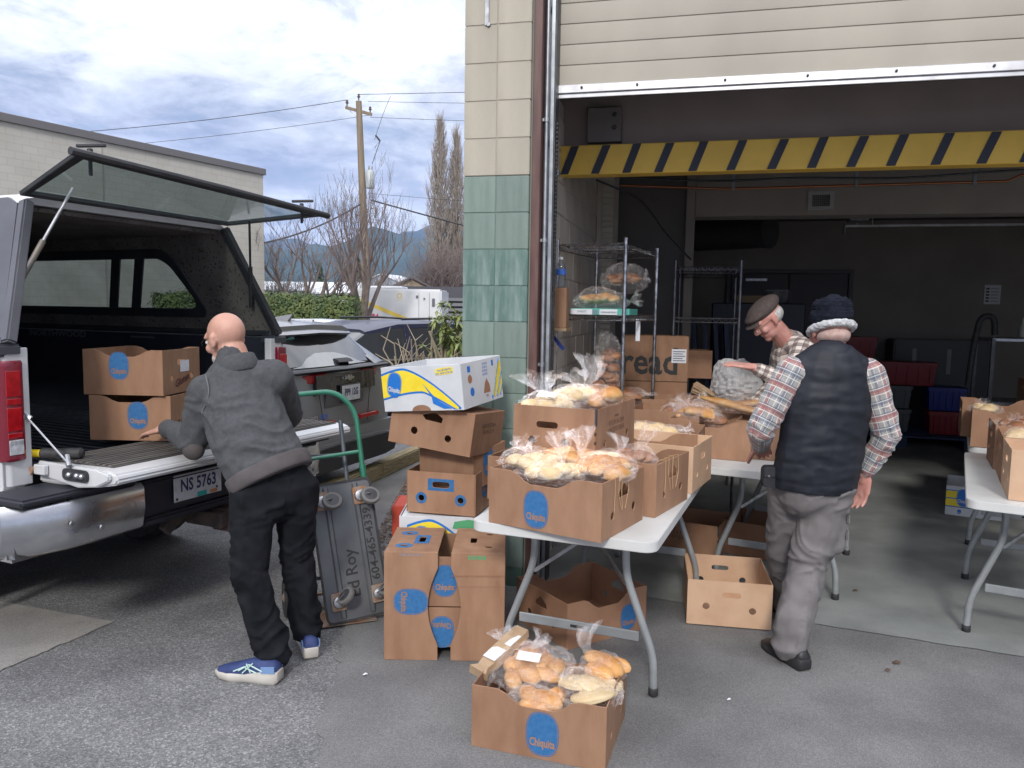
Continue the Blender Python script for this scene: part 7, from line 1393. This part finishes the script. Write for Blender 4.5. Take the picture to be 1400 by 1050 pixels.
# first table, front carton
bag(on(cA, -.15, -.02, .215), 'bag of pale rolls at the left of the front table carton', 'roll', 6, (.11, .10, .055), 11, ((-.05, .06, .04), (-.4, .4, .6), .08, .06), rz(cA), mb_=BR2)
bag(on(cA, -.02, -.07, .20), 'bag of pale buns at the scoop of the front table carton, film end standing tall', 'roll', 5, (.10, .09, .05), 12, ((.02, -.02, .05), (.1, -.1, 1), .15, .085), rz(cA), mb_=BR2)
bag(on(cA, .15, .03, .225), 'bag of seeded golden buns at the right of the front table carton', 'knot', 6, (.11, .10, .05), 13, ((-.08, -.04, .05), (-.3, .0, 1), .14, .10), rz(cA))
bag(on(cA, -.03, .12, .235), 'bag of reddish-brown buns at the back of the front table carton', 'oval', 5, (.12, .06, .04), 14, None, rz(cA))
bag(on(cA, .11, .14, .23), 'loose film of the bag behind the seeded buns', 'roll', 3, (.07, .05, .04), 15, ((.02, .02, .04), (.2, .2, .8), .09, .07), rz(cA), mb_=BR2)
# raised carton
bag(on(cB, -.07, -.17, .215), 'bag of pale rolls with a price label in the raised carton, front left', 'roll', 5, (.11, .075, .05), 21, ((-.03, .03, .05), (-.35, .3, .8), .12, .12), rz(cB), mb_=BR2, paper=True)
bag(on(cB, .02, -.03, .245), 'bag of braided pale loaves in the raised carton, its big film end standing up', 'oval', 5, (.10, .09, .05), 22, ((.01, .03, .05), (.12, .2, 1), .17, .10), rz(cB), mb_=BR2)
bag(on(cB, .10, .06, .25), 'bag of two orange-brown loaves at the right of the raised carton', 'loaf', 2, (.12, .07, .045), 23, None, rz(cB)+2.0)
bag(on(cB, -.06, .15, .235), 'bag of rolls at the back of the raised carton', 'roll', 5, (.10, .10, .05), 24, ((0, 0, .05), (-.5, .2, .8), .09, .09), rz(cB), mb_=BR2)
# second, third, end carton of the first table
bag(on(cC, .06, -.03, .20), 'bag with a puffed clear film end in the carton behind the front one', 'roll', 5, (.10, .08, .045), 31, ((.04, .04, .04), (.1, .3, 1), .13, .10), rz(cC))
bag(on(cC, -.12, .0, .20), 'bag of small rolls half hidden under the raised carton', 'roll', 4, (.08, .08, .04), 32, None, rz(cC))
bag(on(cE, -.02, -.04, .20), 'bags of pinkish sliced rolls along the scoop of the end carton', 'roll', 7, (.18, .06, .04), 34, ((.17, 0, .02), (1, .1, .5), .05, .05), rz(cE), mb_=BR2)
# middle table
bag(on(cK, -.13, .05, .225), 'bag of fanned bread sticks over the half-label carton', 'oval', 6, (.11, .09, .05), 41, ((-.09, .02, .03), (-.9, .2, .5), .10, .07), rz(cK))
bag(on(cK, .01, .0, .19), 'small golden bun in film at the scoop of the half-label carton', 'roll', 2, (.05, .05, .04), 42, None, rz(cK))
bag(on(cK, .10, .17, .275), 'long glossy golden loaf lying in film across the middle table cartons', 'baguette', 2, (.20, .06, .045), 43, ((-.16, 0, .03), (-.8, .1, .6), .08, .06), rz(cK)-.05)
bag(on(cL, .05, .12, .245), 'pale bun in film beside the beanie man\'s sleeve', 'oval', 2, (.08, .05, .04), 44, None, rz(cL), mb_=BR2)
bag(on(cM, .1, .0, .21), 'dark film-wrapped rolls inside the carton by the shelf', 'roll', 5, (.12, .09, .05), 45, ((0, 0, .05), (.2, -.2, 1), .08, .08), rz(cM), mb_=BR3)
sk = bag(on(cO, -.16, -.02, .36), 'large milky plastic sack under the hand of the man in the flat cap', 'roll', 5, (.14, .11, .13), 46, ((.06, -.06, -.10), (.3, -.5, -1), .14, .05), rz(cO), name='plastic_sack', fm=FILMW)
for c in sk.children:
    if c.name.startswith('bag_film'): c.data = film_mesh(.17, .14, .18, 46, ((.06, -.06, -.10), (.3, -.5, -1), .14, .05), m=FILMW, crumple=.85)
for c in sk.children:
    if c.name.startswith('bread_roll'): c.location.z -= .10; c.location.x += .05
bag(on(cO, .13, .02, .25), 'bag of brown rolls right of the milky sack', 'roll', 4, (.09, .08, .05), 47, None, rz(cO), mb_=BR3)
pbg = empty('paper_bag_bundle', on(cN, .17, -.05, .27), 0, 'bundle of folded brown paper bags propped left of the milky sack', 'paper bags', rot=(R_(20), R_(28), R_(-20))); rg = random.Random(5)
for i in range(6): MB().plate([(-.09, -.03), (.07, -.035), (.10, -.01), (.085, .0), (.10, .02), (-.09, .03)], [], .006, lambda u, v, w, i=i: (u, v+.005*math.sin(u*40+i), i*.011+w)).build('paper_bag', MATS['kraft_paper'], pbg, rot=(rg.uniform(-.12, .12), rg.uniform(-.1, .1), rg.uniform(-.35, .35)))
# right tables
bag(on(cR, -.14, .0, .225), 'crumpled reddish film over the third carton of the right-hand table', 'roll', 4, (.10, .08, .03), 51, ((0, 0, .03), (-.3, -.2, .6), .05, .06), rz(cR))
q = MB(); q.mi = 0; q.plate(rrect(.14, .10, .004, 2), [], .003, lambda u, v, w: (u, v, w)); q.mi = 1; q.box(-.07, .07, -.05, -.01, .0032, .0045); fl_p = empty('printed_flap', on(cR, .08, -.08, .235), rz(cR), 'scrap of white carton with blue and yellow print inside the third carton', 'carton scrap'); q.build('panel', [BLUEG, YEL], fl_p)
bag(on(cS, -.15, -.05, .235), 'clear film bulging over the rim of the tall-sided carton', 'roll', 3, (.08, .07, .03), 52, ((0, 0, .02), (-.3, -.3, .7), .06, .06), rz(cS), mb_=BR2)
bag(on(cQ, -.17, -.03, .225), 'loaf end in dark printed wrap in the second right-hand carton', 'loaf', 1, (.11, .05, .04), 53, None, rz(cQ)+1.2, mb_=BR2)
bag(on(cV, -.1, 0, .43), 'bag of pale rolls on top of the large dim carton', 'roll', 6, (.17, .1, .05), 54, ((-.2, 0, .03), (-1, 0, .5), .12, .08), rz(cV), mb_=BR2)
# shelf goods
tb = empty('flat_box', (.62, 5.25, 1.58), R_(-20), 'flat teal and white pastry box on the middle shelf', 'box'); MB().box(-.20, .20, -.14, .14, 0, .048).build('box_body', mat('teal_card', (.10, .42, .36), .5), tb, bevel=.002); q = MB(); q.mi = 0; q.box(-.198, -.05, -.1412, -.1405, .005, .043); q.box(.0, .12, -.1412, -.1405, .005, .043); q.mi = 1
for k in range(6): q.text('OO', .016, lambda u, v, w, k=k: (.02+k*.018+u, -.1418, .022+v), .0006)
q.text('SWEETS', .018, lambda u, v, w: (-.12+u, -.1418, .026+v), .0004); q.box(-.045, -.012, -.1414, -.1405, .012, .036); q.build('printed_label', [mat('pale_print', (.72, .74, .78), .5), mat('grey_print', (.20, .25, .30), .5)], tb)
bag((.60, 5.30, 1.68), 'large clear bag of mixed loaves lying on the teal box', 'oval', 7, (.15, .10, .065), 61, ((.17, .02, .0), (1, -.1, .15), .13, .09), R_(-15), mb_=BR1)
bag((.80, 5.65, 1.83), 'bag of dark glazed rolls at the back of the middle shelf', 'oval', 8, (.13, .11, .10), 62, ((.12, 0, .02), (1, 0, .3), .10, .07), R_(-15), mb_=BR3)
bag((.66, 5.32, 1.17), 'tall bag of brown rolls standing on the lower shelf', 'roll', 26, (.09, .09, .19), 63, None, 0, tall=True, mb_=BR3)
bag((.80, 5.45, 1.03), 'flattened bag of dark loaves on the lower shelf', 'loaf', 2, (.13, .08, .04), 64, ((.14, 0, 0), (1, 0, .1), .09, .05), R_(-20), mb_=BR3)
bag((.45, 5.25, 1.74), 'smaller bag of rolls leaning at the left of the teal box', 'roll', 3, (.07, .06, .05), 65, None, 0) if False else None
tagp = empty('hanging_tag', (.86, 5.30, 1.56), 0, 'white paper tag hanging from the middle shelf edge', 'tag'); MB().box(-.015, .015, 0, .001, -.15, 0).build('paper_label', PAPER, tagp)
sb = MB().box(.03, .43, .03, .5, .994, 1.0).build('shelf_liner', mat('pale_shelf_liner', (.45, .46, .48), .4), ws)
for x, y in ((0, 0), (.46, 0), (0, .82), (.46, .82)):
    w_ = MB().lathe([(.012, -.006), (.05, -.014), (.06, -.012), (.06, .012), (.05, .014), (.012, .006)], 24, (x, y+.02, .062), (1, .15, 0)); w_.build('caster_wheel', mat('grey_caster_tread', (.30, .31, .33), .5), ws, smooth=True, angle=30)
bb_ = carton((1.17, 6.35, 1.06), R_(-8), 'large dim carton lettered in black, standing behind the chrome shelf', L=.52, W=.4, H=.36, dip=0, holes='none', m=CARD)
q = MB(); q.text('Bread', .30, lambda u, v, w: (-.115+u, -.2012, .15+v), .006, .85); q.build('lettering', BLK, [c for c in bb_.children if c.name.startswith('side_panel')][0]); q = MB(); q.mi = 0; q.box(.13, .245, -.2016, -.2008, .15, .26); q.mi = 1
for k in range(5): q.box(.14, .235 - .02*(k % 2), -.2022, -.2017, .165+k*.018, .172+k*.018)
q.build('paper_label', [PAPER, mat('label_print', (.12, .13, .2), .6)], [c for c in bb_.children if c.name.startswith('side_panel')][0]); MB().box(-.255, .255, -.195, .195, .358, .362).build('top_flap', CARD, bb_)
carton((1.17, 6.36, .70), R_(-8), 'plain dim carton directly below the lettered one', L=.52, W=.42, H=.355, dip=0, holes='none', m=CARDD); carton((1.17, 6.36, .009), R_(-8), 'dark carton at the bottom of the pile behind the shelf', L=.55, W=.45, H=.685, dip=0, holes='none', m=CARDD)
carton((1.62, 6.75, 1.05), R_(-10), 'small dim carton on the rear wire rack, right of the lettered carton', L=.24, W=.3, H=.24, dip=0, holes='none', m=CARDD)
# wall shelf with box and water bottle
ws2 = empty('wall_ledge', (.30, 4.96, 1.50), R_(-13.5), 'narrow wooden ledge on the block wall left of the chrome shelf', 'shelf'); MB().box(-.09, .06, -.1, .12, -.02, 0).build('board', mat('plywood', (.33, .23, .14), .7), ws2); MB().bar((-.08, 0, -.01), (.03, 0, -.14), .02, .02, (0, 1, 0)).build('bracket', mat('blue_bracket', (.02, .05, .25), .5), ws2); MB().box(-.085, -.06, -.02, .02, -1.49, -.02).build('support_post', mat('plywood2', (.36, .25, .15), .7), ws2)
kb = empty('kraft_box', (.305, 4.95, 1.50), R_(-13.5), 'narrow kraft box on the ledge with a water bottle on top', 'box'); MB().box(-.045, .045, -.06, .06, 0, .25).build('box_body', CARD, kb, bevel=.003); MB().box(-.044, .044, -.055, .055, .2505, .253).build('top_flap', CARD, kb)
bt = empty('water_bottle', (.30, 4.95, 1.754), 0, 'clear plastic water bottle with a blue label on the kraft box', 'bottle'); MB().lathe([(.02, 0), (.031, .008), (.032, .06), (.029, .07), (.032, .08), (.032, .12), (.024, .15), (.012, .172), (.012, .185)], 20).build('bottle_body', glassmat('bottle_plastic', (.85, .88, .92), .12), bt, smooth=True); MB().lathe([(.0325, .082), (.0325, .118)], 20).build('bottle_label', mat('bottle_blue', (.05, .15, .55), .4), bt, smooth=True); MB().lathe([(.014, .178), (.014, .195), (.0, .196)], 16).build('bottle_cap', PAPER, bt, smooth=True)
# twine hanging over carton ends
for (c, side, offs, nm) in ((cA, 'r', (-.09, -.05, -.02, .03), 'tan twine strands over the end of the front table carton'), (cC, 'r', (-.10, -.06, -.01, .05), 'tan twine strands over the end of the second table carton')):
    q = MB(); rg = random.Random(9)
    for o_ in offs: q.tube([on(c, .21, o_, .22), on(c, .2515, o_, .232), on(c, .2535, o_+rg.uniform(-.01, .01), .16), on(c, .2545, o_+rg.uniform(-.03, .03), .09)], .0016, 5)
    tag(q.build('twine', mat('twine', (.45, .30, .16), .8)), nm, 'twine', kind='stuff')

# ================================================================ platform trolley and hand truck
GRN = mat('green_enamel_tube', (.018, .14, .085), .35, col2=(.03, .18, .115), scale=9, coat=.3); DECK = mat('grey_steel_deck', (.095, .102, .112), .42, metal=.35, col2=(.15, .155, .163), scale=5, detail=9, stretch=(1, .3, 1), bump=.15, bscale=14); RUST = mat('rusty_plate', (.30, .26, .22), .6, metal=.4, col2=(.28, .13, .06), scale=22)
pc = empty('platform_trolley', (-.76, 3.79, .03), 0, 'grey platform trolley stood on end, casters outward, green push handle up', 'trolley')
Xd = Vector((.27, .115, .03)).normalized(); Yd = Vector((-.115, .135, .69)).normalized(); Yd = (Yd - Xd*Yd.dot(Xd)).normalized(); Nd = Xd.cross(Yd)   # deck plane; Nd points at the viewer or away
if Nd.y > 0: Nd = -Nd
WD, HD = .315, .70; Q = lambda u, v, w: Xd*u + Yd*v + Nd*w
q = MB(); q.plate(rrect(WD, HD, .03, 4, 0, HD/2), [], .006, lambda u, v, w: Q(u, v, w)); q.build('deck', DECK, pc, bevel=.002)
q = MB(); q.plate(rrect(WD+.008, HD+.008, .034, 4, 0, HD/2), [rrect(WD-.012, HD-.012, .026, 4, 0, HD/2)], .022, lambda u, v, w: Q(u, v, w-.006)); q.build('rubber_edge', BLKRUB, pc, bevel=.003)
q = MB()
for u in (-.075, .075): q.loft([[Q(u-.016, v, .0055), Q(u-.008, v, .017), Q(u+.008, v, .017), Q(u+.016, v, .0055)] for v in (.02, HD-.02)])
build_each(q, 'deck_rib', DECK, pc, smooth=True, angle=50)
for i, (u, v, spin) in enumerate(((-.10, HD-.085, .5), (.095, HD-.085, .35), (-.09, .105, 1.35), (.115, .105, 1.2))):
    cs = MB(); cs.plate(rrect(.075, .09, .008, 2, u, v), [], .004, lambda a, b, w: Q(a, b, .018+w)); po = cs.build('caster_plate', RUST, pc, bevel=.001)
    dv = Vector((math.cos(spin-.6), math.sin(spin-.6)))*.042; wc = Q(u+dv.x, v+dv.y-.0, .075); axd = (Q(-dv.y, dv.x, 0).normalized()*(.55 if i < 2 else .9) + Nd*(.83 if i < 2 else .3)).normalized()
    MB().lathe([(.03, 0), (.032, .004), (.028, .02), (.012, .024)], 16, Q(u, v, .02), Nd).build('swivel', ZINC, po, smooth=True)
    for s in (-1, 1): fk = MB(); fk.bar(Q(u, v, .035) + axd*s*.018, wc + axd*s*.018, .004, .034, axd.cross(Nd)); fk.build('fork', ZINC, po, bevel=.001)
    MB().lathe([(.012, -.016), (.034, -.014), (.036, -.012), (.036, .012), (.034, .014), (.012, .016)], 24, wc, axd).build('wheel_hub', mat('grey_wheel_core', (.035, .035, .04), .5), po, smooth=True, angle=30); MB().lathe([(.036, -.014), (.047, -.012), (.05, -.006), (.05, .006), (.047, .012), (.036, .014)], 28, wc, axd).build('wheel_tyre', mat('worn_tread', (.13, .125, .12), .7), po, smooth=True)
hx = lambda u, v, w=0.0: Q(u, v, w-.02)
P_ = fillet([hx(.135, .60), hx(.135, HD+.05), hx(.145, HD+.36), hx(.055, HD+.475), hx(-.25, HD+.485), hx(-.34, HD+.40), hx(-.34, HD+.05)], .07, 6); MB().tube(P_[:-1], .0135, 14).build('push_handle', GRN, pc, smooth=True)
MB().tube([hx(.135, HD+.14), hx(-.33, HD+.14)], .010, 12).build('handle_crossbar', GRN, pc, smooth=True); MB().lathe([(.017, 0), (.017, .1)], 14, hx(.135, HD-.03), Yd).build('handle_socket', GRN, pc, smooth=True)
q = MB(); q.text('Ed Roy', .085, lambda u, v, w: Q(.0-v, .05+.18+u, .0072), .0012, 1.0); q.build('handwriting', BLK, pc); q = MB(); q.text('604-465-4339', .058, lambda u, v, w: Q(.118-v, .36+u, .0072), .001, 1.15); q.build('handwriting', BLK, pc)
ht = empty('hand_truck', (-1.08, 3.86, 0), R_(22), 'old two-wheeled hand truck behind the upended trolley, rusty wheel rim showing', 'hand truck'); HTM = mat('worn_blue_grey_steel', (.10, .125, .155), .5, metal=.5, col2=(.16, .17, .18), scale=12)
for x in (.05, .31): MB().tube([(x, .0, .08), (x-.07, .18, 1.0)], .012, 10).build('rail', HTM, ht, smooth=True)
q = MB()
for t in (.12, .45, .8): q.bar((.05-.07*t, .18*t, .08+.92*t), (.31-.07*t, .18*t, .08+.92*t), .02, .006, (0, 1, 0))
build_each(q, 'rung', HTM, ht); MB().plate([(0.02, -.2), (.36, -.2), (.36, .0), (.02, .0)], [], .005, lambda u, v, w: (u, v, .012+w)).build('toe_plate', RUST, ht); MB().tube([(-.05, .03, .10), (.40, .03, .10)], .008, 8).build('axle', RUST, ht)
for x in (-.06, .38):
    w_ = MB().lathe([(.060, -.018), (.085, -.022), (.1, -.014), (.103, 0), (.1, .014), (.085, .022), (.060, .018)], 32, (x, .03, .105), (1, 0, 0)).build('tyre', TIRE, ht, smooth=True); MB().lathe([(.012, -.026), (.02, -.02), (.045, -.008), (.058, -.016), (.062, -.018), (.062, .018), (.012, .02)], 28, (x, .03, .105), (1, 0, 0)).build('rim', RUST, w_, smooth=True, angle=30)
q = MB(); q.tube([(.05, -.02, .06), (.18, -.03, .03), (.34, -.02, .06)], .008, 8); q.build('cross_strut', RUST, ht)

# ================================================================ dim rear of the garage: totes, pallet, cabinet
def tote(loc, rzd, label, col, L=.62, Wd=.42, H=.29, name='storage_tote'):
    m = mat('tote_%s' % col, {'red': (.26, .012, .022), 'blue': (.012, .03, .26), 'grey': (.10, .115, .125)}[col], .45); T = empty(name, loc, R_(rzd), label, 'tote', 'stacked plastic totes'); q = MB(); o = [(-L/2+.03, -Wd/2+.03), (L/2-.03, -Wd/2+.03), (L/2-.03, Wd/2-.03), (-L/2+.03, Wd/2-.03)]
    q.loft([[(x*k, y*k, z) for x, y in o] for z, k in ((0, .97), (.01, .985), (H-.05, 1.05))]); b = q.build('tote_body', m, T, bevel=.006, seg=2, smooth=True); MB().plate(rrect(L+.005, Wd+.005, .02, 3), [], .045, lambda u, v, w: (u, v, H-.05+w)).build('tote_rim', m, T, bevel=.006, seg=2, smooth=True)
    for k in range(5): MB().box(-L/2+.08+k*(L-.16)/4-.005, -L/2+.08+k*(L-.16)/4+.005, -Wd/2+.005, -Wd/2+.022, .03, H-.06).build('tote_rib', m, T)
    MB().box(L/2-.012, L/2+.004, -.05, .05, H*.5, H*.72).build('tote_handle', mat('pale_handle', (.30, .31, .32), .5), T, bevel=.003); return T
tote((4.78, 9.85, .165), -18, 'lower grey tote on the pallet, left column', 'grey'); tote((4.78, 9.85, .46), -18, 'upper grey tote on the pallet, left column', 'grey'); tote((4.98, 9.72, .76), -18, 'bright red tote capping the nearer grey ones', 'red', L=.66)
tote((5.42, 9.58, .165), -18, 'red tote at pallet level, right column', 'red', L=.42); tote((5.42, 9.60, .46), -18, 'royal blue tote between two red ones', 'blue', L=.44)
tote((4.35, 10.3, .165), -18, 'grey tote at the left rear of the pallet load', 'grey'); tote((4.35, 10.3, .46), -18, 'grey tote stacked second at the left rear', 'grey'); tote((4.35, 10.3, .755), -18, 'blue tote under the farthest red one', 'blue'); tote((4.50, 10.35, 1.05), -18, 'farthest red tote, at the beanie man\'s right shoulder', 'red', L=.7)
pl_ = empty('pallet', (4.95, 9.82, 0.01), R_(-18), 'dark blue pallet under the stacked totes', 'pallet'); PLM = mat('dark_blue_pallet', (.02, .045, .12), .6)
for i in range(7): MB().box(-.75, .80, -.5+i*.155, -.5+i*.155+.11, .125, .147).build('deck_board', PLM, pl_)
for x in (-.74, -.06, .68): MB().box(x, x+.12, -.5, .54, .0, .125).build('block', PLM, pl_)
cbn = empty('dark_cabinet', (5.70, 10.42, .01), R_(-13.5), 'low black cabinet with two pale vertical strips behind the totes', 'cabinet'); MB().box(-.55, .62, -.25, .25, 0, 1.30).build('carcass', mat('black_laminate', (.012, .013, .02), .4), cbn, bevel=.02, seg=2, smooth=True)
for x in (-.32, .10): MB().box(x, x+.05, -.256, -.252, .85, 1.18).build('pale_strip', mat('pale_strip', (.25, .25, .26), .5), cbn)
cb2 = empty('dark_cabinet', (2.85, 8.6, .01), R_(-13.5), 'tall dark cabinet behind the man in the flat cap', 'cabinet'); MB().box(-.62, .35, -.25, .25, 0, 1.72).build('carcass', mat('dark_blue_laminate', (.012, .014, .03), .5), cb2, bevel=.01); 
tub = empty('clear_tub', (2.90, 8.55, 1.735), R_(-13.5), 'clear plastic tub standing on the dark cabinet', 'tub'); q = MB(); q.loft([[(x*k, y*k, z) for x, y in rrect(.28, .2, .03, 3)] for z, k in ((0, .85), (.13, 1.0), (.135, 1.06), (.14, 1.06))]); q.build('tub_body', glassmat('tub_plastic', (.8, .82, .85), .25), tub, smooth=True)
trb = empty('basket_tray', (2.60, 8.5, 1.735), R_(-13.5), 'shallow tan tray beside the clear tub', 'tray'); MB().loft([[(x*k, y*k, z) for x, y in rrect(.42, .28, .06, 3)] for z, k in ((0, .8), (.07, 1.0), (.075, 1.0), (.012, .8))]).build('tray', mat('tan_wicker', (.20, .14, .08), .7), trb, smooth=True)
for i, (x, y) in enumerate(((1.98, 7.9), (2.10, 7.95), (2.22, 8.0), (2.34, 8.05))): f = empty('folded_table', (x, y, .01), R_(-14), ['first', 'second', 'third', 'fourth'][i] + ' of the folded dark panels leaning behind the rear rack', 'panel', 'folded panels leaning together'); MB().loft([[(-.02, -.3, 0), (.02, -.3, 0), (-.10, -.3, 1.5), (-.14, -.3, 1.5)], [(-.02, .3, 0), (.02, .3, 0), (-.10, .3, 1.5), (-.14, .3, 1.5)]]).build('panel', mat('navy_panel', (.02, .03, .075), .5), f)
sc_ = empty('steel_cart', (5.05, 7.35, .01), R_(-14), 'grey steel cart with bottles and cartons at the dim right edge', 'cart')
for z in (.40, .78, 1.38): MB().box(-.5, .6, -.25, .25, z, z+.03).build('cart_shelf', GALV, sc_, bevel=.003)
for x in (-.49, .58):
    for y in (-.24, .24): MB().box(x-.015, x+.015, y-.015, y+.015, 0, 1.4).build('cart_post', DKST, sc_)
hl_ = MB().tube(fillet([(-.62, -.1, .95), (-.60, -.12, 1.35), (-.56, -.12, 1.62), (-.44, -.12, 1.63), (-.42, -.1, 1.45)], .08), .028, 12); hh = empty('hose', (5.0, 7.3, 0), R_(-14), 'thick black hose looped over the left end of the steel cart', 'hose'); hl_.build('hose_tube', BLKRUB, hh, smooth=True)
bj = empty('spray_bottle', (4.88, 7.38, 1.42), 0, 'translucent bottle standing on the steel cart', 'bottle'); MB().lathe([(.03, 0), (.04, .01), (.04, .10), (.018, .15), (.016, .18), (.02, .19), (.0, .20)], 16).build('bottle_body', mat('dusty_bottle', (.30, .30, .24), .3), bj, smooth=True)
bl_ = empty('blue_jug', (5.12, 7.3, 1.42), 0, 'dark blue round container on the steel cart', 'jug'); MB().lathe([(.06, 0), (.11, .03), (.12, .08), (.09, .13), (.03, .15), (.03, .17)], 20).build('jug_body', mat('navy_plastic', (.01, .02, .12), .4), bl_, smooth=True)

# ================================================================ small litter and cracks
rg = random.Random(77)
for i, (x, y, s, l, m_) in enumerate(((-.62, 3.22, .012, 'tiny white paper scrap on the asphalt near the blue shoes', PAPER), (.92, 3.05, .010, 'tiny white scrap on the asphalt right of the table leg', PAPER), (1.80, 3.42, .022, 'dark twisted leaf scrap on the asphalt near the black shoe', INK), (1.72, 3.34, .016, 'second small dark leaf scrap on the asphalt, nearer than the other', INK), (2.02, 4.35, .020, 'dark leaf scrap on the concrete floor beyond the threshold', INK), (3.0, 4.2, .018, 'dark speck of litter under the right-hand table', INK))):
    o = MB().add([(-s, -s*.4, 0), (s*.2, -s*.6, .004), (s, s*.2, .002), (s*.1, s*.6, .006), (-s*.7, s*.4, .001), (0, 0, .009)], [(0, 1, 5), (1, 2, 5), (2, 3, 5), (3, 4, 5), (4, 0, 5)]).build('litter_scrap', m_, loc=(x, y, .012)); tag(o, l, 'litter')
def crack(pts, w, label):
    q = MB(); P = smooth_path([(*p, 0) for p in pts], 14); r = random.Random(len(pts)); L_, R2 = [], []
    for i, p in enumerate(P): j = r.uniform(-.012, .012); ww = w*r.uniform(.4, 1.3); L_.append((p.x-ww, p.y+j, 0)); R2.append((p.x+ww, p.y+j, 0))
    n = len(P); q.add(L_+R2, [(i, n+i, n+i+1, i+1) for i in range(n-1)]); return tag(q.build('pavement_crack', mat('crack_shadow', (.045, .045, .047), .95), loc=(0, 0, .0062)), kind='structure')
crack([(-1.9, 5.2), (-1.45, 4.9), (-1.15, 5.0), (-.9, 4.7)], .006, '');
